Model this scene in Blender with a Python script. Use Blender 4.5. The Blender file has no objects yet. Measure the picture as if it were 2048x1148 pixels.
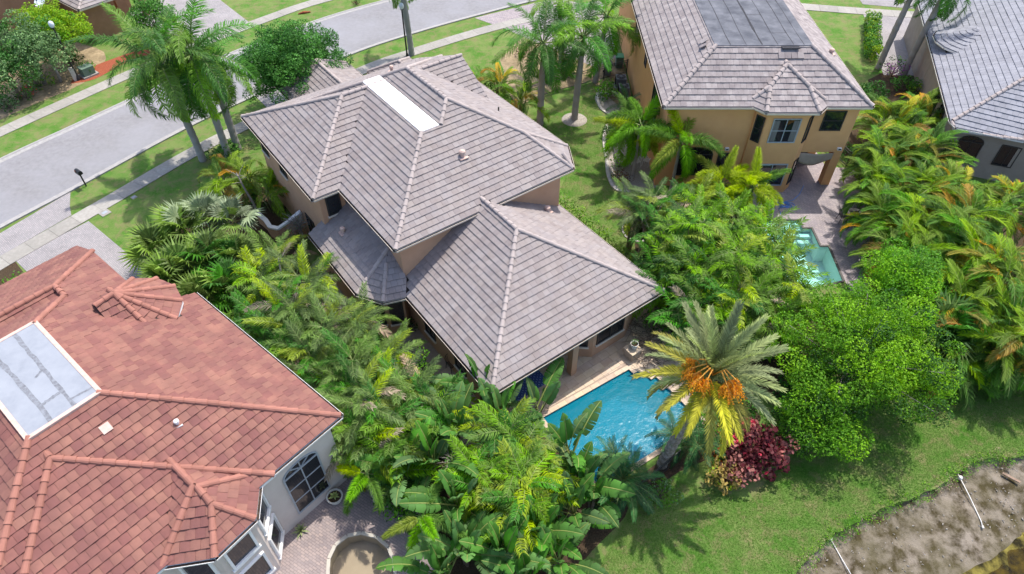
import bpy, math, random
import numpy as np
from mathutils import Vector, Matrix
from mathutils.geometry import tessellate_polygon

# ------------------------------------------------------------------ camera, sky, sun, exposure
sc = bpy.context.scene
COL = sc.collection
rad = math.radians
CAM = Vector((0.0, 0.0, 28.5))
PITCH = rad(45.7)
cam_data = bpy.data.cameras.new("camera")
cam_data.sensor_width = 36.0
cam_data.lens = 1350.0 / 2048.0 * 36.0
cam_data.clip_end = 1000.0
cam = bpy.data.objects.new("camera", cam_data)
COL.objects.link(cam)
cam.location = CAM
cam.rotation_euler = (rad(90) - PITCH, 0, 0)
sc.camera = cam

LIGHT = Vector((-0.30, -0.39, -1.0)).normalized()      # the way the sunlight travels
SUN_EL = math.asin(-LIGHT.z)
SUN_AZ = math.atan2(-LIGHT.x, -LIGHT.y)                # clockwise from +Y
world = bpy.data.worlds.new("World")
sc.world = world
world.use_nodes = True
wn = world.node_tree
for n in list(wn.nodes):
    wn.nodes.remove(n)
w_out = wn.nodes.new("ShaderNodeOutputWorld")
w_bg = wn.nodes.new("ShaderNodeBackground")
w_sky = wn.nodes.new("ShaderNodeTexSky")
w_sky.sky_type = 'NISHITA'
w_sky.sun_disc = False
w_sky.sun_elevation = SUN_EL
w_sky.sun_rotation = SUN_AZ
w_sky.air_density = 0.75
w_sky.dust_density = 1.8
w_sky.ozone_density = 0.4
w_bg.inputs[1].default_value = 0.15
wn.links.new(w_sky.outputs[0], w_bg.inputs[0])
wn.links.new(w_bg.outputs[0], w_out.inputs[0])

sun_data = bpy.data.lights.new("sun", 'SUN')
sun_data.energy = 2.35
sun_data.angle = rad(0.5)
sun_data.color = (1.0, 0.945, 0.86)
sun = bpy.data.objects.new("sun", sun_data)
COL.objects.link(sun)
sun.location = (0, 0, 60)
sun.rotation_euler = LIGHT.to_track_quat('-Z', 'Y').to_euler()

vs = sc.view_settings
vs.view_transform = 'Standard'
vs.look = 'None'
vs.exposure = 1.2
vs.gamma = 1.0
vs.use_curve_mapping = False
sc.cycles.max_bounces = 8
sc.cycles.transparent_max_bounces = 12
sc.cycles.caustics_reflective = False
sc.cycles.caustics_refractive = False
sc.cycles.sample_clamp_indirect = 6.0

random.seed(11)
RNG = np.random.default_rng(11)
U = random.uniform

# ------------------------------------------------------------------ helpers
def tag(o, label=None, cat=None, group=None, kind=None):
    if label: o["label"] = label
    if cat: o["category"] = cat
    if group: o["group"] = group
    if kind: o["kind"] = kind
    return o

def qmesh(name, V, F, mats, mi=None, smooth=False):
    """mesh from numpy arrays; F is an (m,k) array of k-gons or a list of faces"""
    me = bpy.data.meshes.new(name)
    if isinstance(F, np.ndarray):
        m, k = F.shape
        me.vertices.add(len(V)); me.loops.add(m * k); me.polygons.add(m)
        me.vertices.foreach_set("co", np.asarray(V, dtype=np.float32).ravel())
        me.loops.foreach_set("vertex_index", F.astype(np.int32).ravel())
        me.polygons.foreach_set("loop_start", np.arange(0, m * k, k, dtype=np.int32))
        if mi is not None:
            me.polygons.foreach_set("material_index", np.asarray(mi, dtype=np.int32))
        me.update(calc_edges=True)
        me.validate()
    else:
        me.from_pydata([tuple(v) for v in V], [], F)
        if mi is not None:
            me.polygons.foreach_set("material_index", np.asarray(mi, dtype=np.int32))
        me.update()
    for m_ in (mats if isinstance(mats, (list, tuple)) else [mats]):
        me.materials.append(m_)
    if smooth:
        me.polygons.foreach_set("use_smooth", np.ones(len(me.polygons), dtype=bool))
    return me

def link(name, me, parent=None, mat=None, world=False):
    o = bpy.data.objects.new(name, me)
    COL.objects.link(o)
    if parent is not None:
        o.parent = parent
        if world:
            o.matrix_parent_inverse = Matrix.Translation(-PLOC.get(parent.name, Vector((0, 0, 0))))
    if mat is not None:
        o.matrix_basis = mat
    return o

PLOC = {}
def empty(name, loc, label, cat, group=None):
    o = bpy.data.objects.new(name, None)
    COL.objects.link(o)
    o.empty_display_size = 0.3
    o.location = loc
    PLOC[o.name] = Vector(loc)
    return tag(o, label, cat, group)

class MB:
    """collects simple solids into one mesh"""
    def __init__(s): s.v = []; s.f = []; s.m = []
    def add(s, vs_, fs, m=0):
        b = len(s.v); s.v += [tuple(x) for x in vs_]
        for f in fs: s.f.append(tuple(i + b for i in f)); s.m.append(m)
    def box(s, c, size, rz=0.0, m=0, M=None):
        x, y, z = size[0] / 2, size[1] / 2, size[2] / 2
        cs, sn = math.cos(rz), math.sin(rz)
        vs_ = []
        for k in (-z, z):
            for (i, j) in ((-x, -y), (x, -y), (x, y), (-x, y)):
                p = Vector((c[0] + i * cs - j * sn, c[1] + i * sn + j * cs, c[2] + k))
                vs_.append(M @ p if M else p)
        s.add(vs_, [(3, 2, 1, 0), (4, 5, 6, 7), (0, 1, 5, 4), (1, 2, 6, 5), (2, 3, 7, 6), (3, 0, 4, 7)], m)
        return s
    def prism(s, pts, z0, z1, m=0, top=True, bottom=False):
        n = len(pts)
        vs_ = [(p[0], p[1], z0) for p in pts] + [(p[0], p[1], z1) for p in pts]
        fs = [(i, (i + 1) % n, n + (i + 1) % n, n + i) for i in range(n)]
        if top: fs.append(tuple(range(n, 2 * n)))
        if bottom: fs.append(tuple(range(n - 1, -1, -1)))
        s.add(vs_, fs, m)
        return s
    def bar(s, a, b, w, h, m=0):
        """square bar from a to b"""
        a, b = Vector(a), Vector(b)
        d = (b - a).normalized()
        up = Vector((0, 0, 1)) if abs(d.z) < 0.95 else Vector((1, 0, 0))
        x = d.cross(up).normalized() * w / 2
        y = x.cross(d).normalized() * h / 2
        vs_ = [a - x - y, a + x - y, a + x + y, a - x + y, b - x - y, b + x - y, b + x + y, b - x + y]
        s.add(vs_, [(3, 2, 1, 0), (4, 5, 6, 7), (0, 1, 5, 4), (1, 2, 6, 5), (2, 3, 7, 6), (3, 0, 4, 7)], m)
        return s
    def tube(s, pts, rads, n=8, m=0, cap=True):
        pts = [Vector(p) for p in pts]
        if not isinstance(rads, (list, tuple)): rads = [rads] * len(pts)
        b = len(s.v); ref = Vector((0.31, 0.94, 0.12))
        for i, p in enumerate(pts):
            d = (pts[min(i + 1, len(pts) - 1)] - pts[max(i - 1, 0)]).normalized()
            x = d.cross(ref)
            if x.length < 0.05: x = d.cross(Vector((1, 0, 0)))
            x.normalize(); y = d.cross(x)
            for k in range(n):
                a = 2 * math.pi * k / n
                s.v.append(tuple(p + x * (rads[i] * math.cos(a)) + y * (rads[i] * math.sin(a))))
        for i in range(len(pts) - 1):
            for k in range(n):
                k2 = (k + 1) % n
                s.f.append((b + i * n + k, b + i * n + k2, b + (i + 1) * n + k2, b + (i + 1) * n + k)); s.m.append(m)
        if cap:
            s.f.append(tuple(b + k for k in range(n - 1, -1, -1))); s.m.append(m)
            s.f.append(tuple(b + (len(pts) - 1) * n + k for k in range(n))); s.m.append(m)
        return s
    def lathe(s, c, prof, n=14, m=0):
        b = len(s.v)
        for (r, z) in prof:
            for k in range(n):
                a = 2 * math.pi * k / n
                s.v.append((c[0] + r * math.cos(a), c[1] + r * math.sin(a), c[2] + z))
        for i in range(len(prof) - 1):
            for k in range(n):
                k2 = (k + 1) % n
                s.f.append((b + i * n + k, b + i * n + k2, b + (i + 1) * n + k2, b + (i + 1) * n + k)); s.m.append(m)
        return s
    def build(s, name, mats, parent=None, smooth=False, world=False, mat=None):
        me = qmesh(name, s.v, s.f, mats, s.m, smooth)
        return link(name, me, parent, mat, world)

# ------------------------------------------------------------------ materials (procedural)
def _new(name):
    m = bpy.data.materials.new(name); m.use_nodes = True
    nt = m.node_tree
    for n in list(nt.nodes): nt.nodes.remove(n)
    return m, nt, nt.nodes, nt.links

def _val(nt, typ, op, a, b):
    n = nt.nodes.new("ShaderNodeMath"); n.operation = op
    for i, x in enumerate((a, b)):
        if isinstance(x, (int, float)): n.inputs[i].default_value = x
        else: nt.links.new(x, n.inputs[i])
    return n.outputs[0]

def _noise(nt, scale, detail=4, rough=0.55, coord="Object", stretch=None):
    tc = nt.nodes.new("ShaderNodeTexCoord") if coord != "Pos" else nt.nodes.new("ShaderNodeNewGeometry")
    out = tc.outputs["Object" if coord == "Object" else "Position"] if coord in ("Object", "Pos") else tc.outputs[coord]
    if stretch:
        mp = nt.nodes.new("ShaderNodeMapping"); mp.inputs["Scale"].default_value = stretch
        nt.links.new(out, mp.inputs[0]); out = mp.outputs[0]
    n = nt.nodes.new("ShaderNodeTexNoise")
    n.inputs["Scale"].default_value = scale; n.inputs["Detail"].default_value = detail
    n.inputs["Roughness"].default_value = rough
    nt.links.new(out, n.inputs["Vector"])
    return n.outputs["Fac"]

def _ramp(nt, fac, stops):
    r = nt.nodes.new("ShaderNodeValToRGB")
    e = r.color_ramp.elements
    while len(e) < len(stops): e.new(0.5)
    for i, (p, c) in enumerate(stops):
        e[i].position = p; e[i].color = (*c, 1.0)
    nt.links.new(fac, r.inputs[0])
    return r.outputs[0]

def _mix(nt, fac, a, b, mode='MIX'):
    n = nt.nodes.new("ShaderNodeMix"); n.data_type = 'RGBA'; n.blend_type = mode
    if isinstance(fac, (int, float)): n.inputs[0].default_value = fac
    else: nt.links.new(fac, n.inputs[0])
    for i, x in ((6, a), (7, b)):
        if isinstance(x, tuple): n.inputs[i].default_value = (*x[:3], 1.0)
        else: nt.links.new(x, n.inputs[i])
    return n.outputs[2]

def _hsv(nt, col, h=None, s=None, v=None):
    n = nt.nodes.new("ShaderNodeHueSaturation")
    if isinstance(col, tuple): n.inputs["Color"].default_value = (*col, 1)
    else: nt.links.new(col, n.inputs["Color"])
    for k, x in (("Hue", h), ("Saturation", s), ("Value", v)):
        if x is None: continue
        if isinstance(x, (int, float)): n.inputs[k].default_value = x
        else: nt.links.new(x, n.inputs[k])
    return n.outputs[0]

def _map(nt, fac, lo, hi):
    n = nt.nodes.new("ShaderNodeMapRange")
    n.inputs["To Min"].default_value = lo; n.inputs["To Max"].default_value = hi
    nt.links.new(fac, n.inputs["Value"])
    return n.outputs[0]

def mat(name, c1, c2=None, scale=4.0, rough=0.75, spec=0.3, bump=0.0, bscale=60.0, c3=None, scale3=0.5, island=0.0,
        stretch=None, metal=0.0, coord="Object", lo=0.35, hi=0.65, island_hue=0.0):
    m, nt, N, Lk = _new(name)
    out = N.new("ShaderNodeOutputMaterial"); p = N.new("ShaderNodeBsdfPrincipled")
    Lk.new(p.outputs[0], out.inputs[0])
    p.inputs["Roughness"].default_value = rough; p.inputs["Metallic"].default_value = metal
    p.inputs["Specular IOR Level"].default_value = spec
    col = c1
    if c2:
        col = _ramp(nt, _noise(nt, scale, 6, 0.62, coord, stretch), [(lo, c1), (hi, c2)])
    if c3:
        f = _map(nt, _noise(nt, scale3, 4, 0.6, coord), -0.9, 1.5)
        f = _val(nt, None, 'MAXIMUM', f, 0.0); f = _val(nt, None, 'MINIMUM', f, 1.0)
        col = _mix(nt, f, col, c3)
    if island:
        g = N.new("ShaderNodeNewGeometry"); oi = N.new("ShaderNodeObjectInfo")
        r = _val(nt, None, 'FRACT', _val(nt, None, 'ADD', g.outputs["Random Per Island"], oi.outputs["Random"]), 0)
        col = _hsv(nt, col, h=_map(nt, r, 0.5 - island_hue, 0.5 + island_hue), v=_map(nt, r, 1 - island, 1 + island))
    if isinstance(col, tuple): p.inputs["Base Color"].default_value = (*col, 1)
    else: Lk.new(col, p.inputs["Base Color"])
    if bump:
        b = N.new("ShaderNodeBump"); b.inputs["Strength"].default_value = bump; b.inputs["Distance"].default_value = 0.03
        Lk.new(_noise(nt, bscale, 5, 0.6, coord), b.inputs["Height"]); Lk.new(b.outputs[0], p.inputs["Normal"])
    return m

def leaf_mat(name, c1, c2, trans=0.4, rough=0.42, vary=0.28, hue=0.02, spec=0.4, tcol=None, each=None):
    """leaf: glossy face plus light shining through, each leaf or frond a little different"""
    if each is None: each = any(w in name for w in ('palm', 'areca', 'foxtail', 'paddle', 'fan_leaf'))
    m, nt, N, Lk = _new(name)
    out = N.new("ShaderNodeOutputMaterial"); p = N.new("ShaderNodeBsdfPrincipled")
    t = N.new("ShaderNodeBsdfTranslucent"); mx = N.new("ShaderNodeMixShader")
    mx.inputs[0].default_value = trans * .8
    p.inputs["Roughness"].default_value = min(.75, rough + .12); p.inputs["Specular IOR Level"].default_value = spec * .4
    g = N.new("ShaderNodeNewGeometry"); oi = N.new("ShaderNodeObjectInfo")
    r1 = g.outputs["Random Per Island"]; r2 = oi.outputs["Random"]
    k = 1.02 if c1[1] > c1[0] else 1.05
    c1 = tuple(min(.85, x * k) for x in c1); c2 = tuple(min(.85, x * k) for x in c2)
    col = _mix(nt, r2, c1, c2)
    col = _hsv(nt, col, h=_map(nt, r2, 0.5 - hue, 0.5 + hue), v=_map(nt, r1, 1 - vary, 1 + vary))
    if each:                                   # tone spread widely at random from frond to frond
        r3 = _val(nt, None, 'FRACT', _val(nt, None, 'MULTIPLY', r2, 7.13), 0)
        col = _hsv(nt, col, s=_map(nt, r3, 0.88, 1.06), v=_map(nt, r3, 0.62, 1.22))
    Lk.new(col, p.inputs["Base Color"])
    tc = _mix(nt, 0.5, col, tcol) if tcol else _hsv(nt, col, h=0.495, s=1.05, v=1.45)
    Lk.new(tc, t.inputs[0])
    Lk.new(p.outputs[0], mx.inputs[1]); Lk.new(t.outputs[0], mx.inputs[2]); Lk.new(mx.outputs[0], out.inputs[0])
    return m

def glass_mat(name, tint=(0.015, 0.017, 0.02), rough=0.04):
    m, nt, N, Lk = _new(name)
    out = N.new("ShaderNodeOutputMaterial"); p = N.new("ShaderNodeBsdfPrincipled")
    p.inputs["Base Color"].default_value = (*tint, 1); p.inputs["Roughness"].default_value = rough
    p.inputs["Specular IOR Level"].default_value = 0.8
    Lk.new(p.outputs[0], out.inputs[0])
    return m

def water_mat(name, tint, bscale=2.2, strength=0.35, milk=None, mf=0.5, gl=0.06):
    """clear water: tinted see-through below a rippled mirror"""
    m, nt, N, Lk = _new(name)
    out = N.new("ShaderNodeOutputMaterial"); tr = N.new("ShaderNodeBsdfTransparent"); g = N.new("ShaderNodeBsdfGlossy")
    tr.inputs[0].default_value = (*tint, 1); g.inputs["Roughness"].default_value = gl
    fr = N.new("ShaderNodeFresnel"); fr.inputs[0].default_value = 1.33
    mx = N.new("ShaderNodeMixShader"); b = N.new("ShaderNodeBump")
    b.inputs["Strength"].default_value = strength; b.inputs["Distance"].default_value = 0.12
    n1 = _noise(nt, bscale, 3, 0.6, "Pos"); n2 = _noise(nt, bscale * 5.5, 3, 0.6, "Pos")
    h = _val(nt, None, 'ADD', n1, _val(nt, None, 'MULTIPLY', n2, 0.35))
    Lk.new(h, b.inputs["Height"]); Lk.new(b.outputs[0], g.inputs["Normal"]); Lk.new(b.outputs[0], fr.inputs["Normal"])
    body = tr.outputs[0]
    if milk:                                   # light scattered back by the water itself
        df = N.new("ShaderNodeBsdfDiffuse"); df.inputs[0].default_value = (*milk, 1)
        m2 = N.new("ShaderNodeMixShader"); m2.inputs[0].default_value = mf
        Lk.new(tr.outputs[0], m2.inputs[1]); Lk.new(df.outputs[0], m2.inputs[2]); body = m2.outputs[0]
    Lk.new(_val(nt, None, 'MULTIPLY', fr.outputs[0], 0.6), mx.inputs[0]); Lk.new(body, mx.inputs[1]); Lk.new(g.outputs[0], mx.inputs[2])
    Lk.new(mx.outputs[0], out.inputs[0])
    return m

def brick_mat(name, c1, c2, mortar, w=0.2, h=0.1, rot=0.0, rough=0.85, msize=0.012, stain=None, bias=0.0):
    """small pavers seen from far: colour per brick, recessed joints"""
    m, nt, N, Lk = _new(name)
    out = N.new("ShaderNodeOutputMaterial"); p = N.new("ShaderNodeBsdfPrincipled")
    p.inputs["Roughness"].default_value = rough; p.inputs["Specular IOR Level"].default_value = 0.2
    g = N.new("ShaderNodeNewGeometry"); mp = N.new("ShaderNodeMapping")
    mp.inputs["Rotation"].default_value = (0, 0, rot)
    Lk.new(g.outputs["Position"], mp.inputs[0])
    bt = N.new("ShaderNodeTexBrick"); Lk.new(mp.outputs[0], bt.inputs["Vector"])
    bt.inputs["Scale"].default_value = 1.0; bt.inputs["Brick Width"].default_value = w; bt.inputs["Row Height"].default_value = h
    bt.inputs["Mortar Size"].default_value = msize; bt.inputs["Bias"].default_value = bias
    bt.inputs["Color1"].default_value = (*c1, 1); bt.inputs["Color2"].default_value = (*c2, 1); bt.inputs["Mortar"].default_value = (*mortar, 1)
    f = _noise(nt, 1.4, 5, 0.65, "Pos")
    col = _mix(nt, _map(nt, f, -0.2, 0.9), bt.outputs["Color"], stain or c1)
    col = _hsv(nt, col, v=_map(nt, _noise(nt, 0.35, 3, 0.6, "Pos"), 0.75, 1.25))
    Lk.new(col, p.inputs["Base Color"])
    b = N.new("ShaderNodeBump"); b.inputs["Strength"].default_value = 0.5; b.inputs["Distance"].default_value = 0.01; b.invert = True
    Lk.new(bt.outputs["Fac"], b.inputs["Height"]); Lk.new(b.outputs[0], p.inputs["Normal"])
    Lk.new(p.outputs[0], out.inputs[0])
    return m

def lawn_mat(name):
    m, nt, N, Lk = _new(name)
    out = N.new("ShaderNodeOutputMaterial"); p = N.new("ShaderNodeBsdfPrincipled")
    p.inputs["Roughness"].default_value = 0.9; p.inputs["Specular IOR Level"].default_value = 0.1
    fine = _ramp(nt, _noise(nt, 9.0, 8, 0.75, "Pos"), [(0.30, (0.034, 0.115, 0.010)), (0.5, (0.064, 0.170, 0.020)), (0.72, (0.115, 0.225, 0.038))])
    patch = _val(nt, None, 'MULTIPLY', _map(nt, _noise(nt, 0.55, 6, 0.7, "Pos"), -1.3, 2.2), 1.0)
    patch = _val(nt, None, 'MINIMUM', _val(nt, None, 'MAXIMUM', patch, 0.0), 0.8)
    col = _mix(nt, patch, fine, (0.175, 0.215, 0.070))
    dry = _map(nt, _noise(nt, 1.3, 5, 0.7, "Pos"), -3.2, 3.2)
    dry = _val(nt, None, 'MINIMUM', _val(nt, None, 'MAXIMUM', dry, 0.0), 0.55)
    col = _mix(nt, dry, col, (0.20, 0.165, 0.085))
    Lk.new(col, p.inputs["Base Color"])
    b = N.new("ShaderNodeBump"); b.inputs["Strength"].default_value = 0.8; b.inputs["Distance"].default_value = 0.05
    Lk.new(_noise(nt, 22.0, 6, 0.8, "Pos"), b.inputs["Height"]); Lk.new(b.outputs[0], p.inputs["Normal"])
    Lk.new(p.outputs[0], out.inputs[0])
    return m

M = {}
M['lawn'] = lawn_mat('lawn')
M['asphalt'] = mat('asphalt', (0.195, 0.19, 0.197), (0.24, 0.235, 0.24), 3.0, 0.9, 0.2, 0.35, 120, c3=(0.27, 0.27, 0.29), scale3=0.22, coord="Pos")
M['concrete'] = mat('concrete', (0.29, 0.272, 0.245), (0.36, 0.342, 0.31), 5.0, 0.9, 0.2, 0.2, 90, c3=(0.25, 0.24, 0.215), scale3=0.6, island=0.08, coord="Pos")
M['curb'] = mat('curb', (0.29, 0.28, 0.27), (0.36, 0.35, 0.34), 4.0, 0.9, 0.2, 0.2, 90, coord="Pos")
M['drive'] = brick_mat('drive_pavers', (0.34, 0.31, 0.31), (0.24, 0.23, 0.235), (0.16, 0.15, 0.15), 0.2, 0.1, 0.7, stain=(0.31, 0.29, 0.29))
M['drive2'] = brick_mat('patio_pavers', (0.36, 0.305, 0.30), (0.23, 0.20, 0.225), (0.13, 0.115, 0.115), 0.24, 0.16, 0.8, stain=(0.32, 0.285, 0.285))
M['drive3'] = brick_mat('brick_pavers', (0.36, 0.285, 0.26), (0.22, 0.185, 0.19), (0.15, 0.125, 0.12), 0.22, 0.11, 0.55, stain=(0.33, 0.275, 0.26))
M['mulch'] = mat('mulch', (0.035, 0.022, 0.014), (0.10, 0.065, 0.04), 14.0, 0.95, 0.1, 0.9, 40, c3=(0.06, 0.05, 0.03), scale3=0.9, coord="Pos")
M['redmulch'] = mat('red_mulch', (0.22, 0.055, 0.03), (0.34, 0.11, 0.06), 16.0, 0.95, 0.1, 0.9, 60, coord="Pos")
M['sand'] = mat('sandy_soil', (0.26, 0.20, 0.12), (0.40, 0.31, 0.19), 4.0, 0.95, 0.1, 0.6, 50, c3=(0.13, 0.10, 0.06), scale3=0.7, coord="Pos")
M['gravel'] = mat('gravel', (0.22, 0.19, 0.16), (0.46, 0.42, 0.37), 18.0, 0.9, 0.2, 1.0, 30, coord="Pos")
M['mud'] = mat('lake_mud', (0.045, 0.034, 0.016), (0.235, 0.200, 0.160), 1.6, 0.9, 0.15, 1.0, 16, c3=(0.075, 0.065, 0.026), scale3=0.6, coord="Pos", lo=0.38, hi=0.60)
M['stucco_tan'] = mat('tan_stucco', (0.50, 0.295, 0.185), (0.55, 0.33, 0.21), 1.2, 0.9, 0.15, 0.25, 140)
M['stucco_yellow'] = mat('yellow_stucco', (0.68, 0.355, 0.155), (0.73, 0.39, 0.175), 1.0, 0.9, 0.15, 0.25, 140)
M['stucco_pale'] = mat('pale_stucco', (0.56, 0.48, 0.43), (0.62, 0.54, 0.485), 1.2, 0.9, 0.15, 0.2, 140)
M['stucco_grey'] = mat('grey_stucco', (0.30, 0.25, 0.205), (0.35, 0.295, 0.245), 1.2, 0.9, 0.15, 0.2, 140)
M['stucco_brown'] = mat('brown_stucco', (0.27, 0.15, 0.09), (0.32, 0.18, 0.11), 1.2, 0.9, 0.15, 0.2, 140)
M['trim'] = mat('cream_trim', (0.62, 0.54, 0.45), (0.70, 0.62, 0.53), 2.0, 0.6, 0.3)
M['white'] = mat('white_paint', (0.74, 0.73, 0.71), (0.80, 0.79, 0.78), 3.0, 0.55, 0.3)
M['gutter_inside'] = mat('gutter_inside', (0.03, 0.022, 0.018), (0.10, 0.075, 0.06), 6.0, 0.95, 0.1)  # dark brown lining for the inside of the gutter channel
M['tile_grey'] = mat('grey_brown_roof_tile', (0.245, 0.209, 0.196), (0.282, 0.243, 0.229), 1.1, 0.85, 0.2, 0.35, 55, island=0.10, island_hue=0.008, coord="Pos", c3=(0.27, 0.245, 0.245), scale3=1.3)
M['tile_weathered'] = mat('weathered_roof_tile', (0.27, 0.235, 0.225), (0.35, 0.31, 0.30), 1.6, 0.85, 0.2, 0.35, 55, island=0.14, island_hue=0.01, coord="Pos", c3=(0.22, 0.19, 0.19), scale3=2.0)  # mottled tile of the yellow house roof
M['tile_blue'] = mat('blue_grey_roof_tile', (0.225, 0.228, 0.258), (0.275, 0.278, 0.308), 1.4, 0.75, 0.3, 0.3, 55, island=0.10, coord="Pos")
M['tile_red'] = mat('red_clay_roof_tile', (0.270, 0.120, 0.094), (0.195, 0.086, 0.070), 1.2, 0.8, 0.25, 0.4, 45, island=0.12, island_hue=0.008, coord="Pos", c3=(0.18, 0.082, 0.070), scale3=1.1)
M['cap_grey'] = mat('ridge_cap_grey', (0.345, 0.295, 0.275), (0.39, 0.335, 0.315), 3.0, 0.85, 0.2, 0.3, 55, island=0.07, coord="Pos")
M['cap_red'] = mat('ridge_cap_red', (0.335, 0.150, 0.112), (0.295, 0.130, 0.098), 3.0, 0.8, 0.25, 0.3, 55, island=0.12, coord="Pos")
M['mortar'] = mat('pale_mortar', (0.52, 0.36, 0.30), (0.58, 0.44, 0.38), 8.0, 0.9, 0.1)
M['under'] = mat('roof_underlay', (0.05, 0.042, 0.04), (0.08, 0.065, 0.06), 4.0, 0.95, 0.05)
M['white_deck'] = mat('white_roof_deck', (0.86, 0.86, 0.86), (0.90, 0.90, 0.90), 3.0, 0.5, 0.3)
M['red_deck'] = mat('pale_roof_coating', (0.235, 0.255, 0.29), (0.28, 0.30, 0.335), 2.5, 0.6, 0.25, 0.15, 30, c3=(0.30, 0.32, 0.355), scale3=0.7, coord="Pos")
M['seam'] = mat('dirty_seam', (0.14, 0.145, 0.16), (0.24, 0.255, 0.285), 7.0, 0.8, 0.2, coord="Pos")
M['dark_deck'] = mat('weathered_bitumen', (0.065, 0.07, 0.085), (0.16, 0.165, 0.185), 0.9, 0.8, 0.25, 0.2, 40, c3=(0.10, 0.105, 0.12), scale3=1.7, coord="Pos", lo=0.38, hi=0.64)
M['bitumen'] = mat('black_bitumen', (0.02, 0.02, 0.024), (0.05, 0.05, 0.055), 9.0, 0.8, 0.2)
M['glass'] = glass_mat('window_glass')
M['bronze'] = mat('dark_bronze', (0.035, 0.03, 0.028), (0.05, 0.045, 0.04), 5, 0.5, 0.4)
M['alu'] = mat('grey_aluminium', (0.30, 0.33, 0.36), (0.36, 0.39, 0.42), 5, 0.4, 0.5)
M['black'] = mat('black_iron', (0.014, 0.014, 0.015), (0.025, 0.025, 0.027), 8, 0.5, 0.4)
M['curtain'] = mat('dimmed_curtain', (0.13, 0.125, 0.12), (0.21, 0.20, 0.19), 3.0, 0.9, 0.1, stretch=(9, 9, 0.2))  # cloth colour darkened to stand for dimmer light behind the glass
M['travertine'] = mat('travertine', (0.46, 0.355, 0.265), (0.55, 0.445, 0.355), 2.2, 0.7, 0.3, 0.2, 60, island=0.13, island_hue=0.012, coord="Pos", c3=(0.50, 0.38, 0.25), scale3=0.9)
M['grout'] = mat('grout', (0.32, 0.25, 0.20), (0.38, 0.30, 0.24), 6, 0.95, 0.1)
M['plaster'] = mat('blue_pool_plaster', (0.06, 0.50, 0.62), (0.09, 0.56, 0.68), 0.7, 0.7, 0.2, coord="Pos")
M['plaster_pale'] = mat('pale_pool_plaster', (0.60, 0.70, 0.66), (0.66, 0.76, 0.71), 1.5, 0.7, 0.2, coord="Pos")
M['plaster_tan'] = mat('tan_pool_plaster', (0.40, 0.37, 0.32), (0.46, 0.43, 0.37), 0.8, 0.7, 0.2, coord="Pos")
M['water'] = water_mat('pool_water', (0.04, 0.66, 0.82), 3.0, 0.17, (0.002, 0.21, 0.285), 0.6, 0.15)
M['water2'] = water_mat('pale_pool_water', (0.70, 0.95, 0.93), 2.0, 0.12)
M['water3'] = water_mat('still_water', (0.85, 0.80, 0.72), 1.0, 0.1)
M['lake'] = water_mat('lake_water', (0.62, 0.56, 0.24), 1.4, 0.10)
M['lakebed'] = mat('weedy_lake_bed', (0.02, 0.017, 0.007), (0.24, 0.20, 0.045), 1.1, 0.9, 0.1, 0.8, 9, coord="Pos", lo=0.42, hi=0.66)
M['edging'] = mat('white_edging', (0.44, 0.41, 0.37), (0.52, 0.49, 0.45), 5, 0.8, 0.2, coord="Pos")
M['stone'] = mat('flagstone', (0.20, 0.14, 0.10), (0.34, 0.24, 0.18), 4, 0.85, 0.2, 0.4, 30, island=0.2, coord="Pos")

# ------------------------------------------------------------------ plan geometry helpers
def catmull(pts, n=8):
    P = [np.array(p, float) for p in pts]
    P = [2 * P[0] - P[1]] + P + [2 * P[-1] - P[-2]]
    out = []
    for i in range(1, len(P) - 2):
        for k in range(n):
            t = k / n
            out.append(0.5 * (2 * P[i] + (P[i + 1] - P[i - 1]) * t + (2 * P[i - 1] - 5 * P[i] + 4 * P[i + 1] - P[i + 2]) * t ** 2
                              + (3 * P[i] - P[i - 1] - 3 * P[i + 1] + P[i + 2]) * t ** 3))
    out.append(P[-2])
    return np.array(out)

def resample(pts, step):
    pts = np.asarray(pts, float)
    d = np.r_[0, np.cumsum(np.linalg.norm(np.diff(pts, axis=0), axis=1))]
    n = max(2, int(round(d[-1] / step)) + 1)
    s = np.linspace(0, d[-1], n)
    return np.stack([np.interp(s, d, pts[:, 0]), np.interp(s, d, pts[:, 1])], 1)

def normals(pts):
    t = np.gradient(np.asarray(pts, float), axis=0)
    t /= np.linalg.norm(t, axis=1)[:, None] + 1e-9
    return np.stack([-t[:, 1], t[:, 0]], 1)           # left of travel

def inside(p, poly):
    x, y = p; c = False; n = len(poly)
    for i in range(n):
        x0, y0 = poly[i][:2]; x1, y1 = poly[(i + 1) % n][:2]
        if (y0 > y) != (y1 > y) and x < (x1 - x0) * (y - y0) / (y1 - y0) + x0: c = not c
    return c

def ccw(poly):
    a = sum(poly[i][0] * poly[(i + 1) % len(poly)][1] - poly[(i + 1) % len(poly)][0] * poly[i][1] for i in range(len(poly)))
    return list(poly) if a > 0 else list(poly)[::-1]

def clip(poly, a, b, c):
    """keep a*x+b*y+c >= 0"""
    out = []
    for i in range(len(poly)):
        p, q = poly[i], poly[(i + 1) % len(poly)]
        dp, dq = a * p[0] + b * p[1] + c, a * q[0] + b * q[1] + c
        if dp >= 0: out.append(p)
        if (dp >= 0) != (dq >= 0):
            t = dp / (dp - dq); out.append((p[0] + (q[0] - p[0]) * t, p[1] + (q[1] - p[1]) * t))
    return out

def clip_convex(poly, conv):
    conv = ccw(conv)
    for i in range(len(conv)):
        p, q = conv[i], conv[(i + 1) % len(conv)]
        nx, ny = -(q[1] - p[1]), q[0] - p[0]
        poly = clip(poly, nx, ny, -(nx * p[0] + ny * p[1]))
        if len(poly) < 3: return []
    return poly

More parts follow.
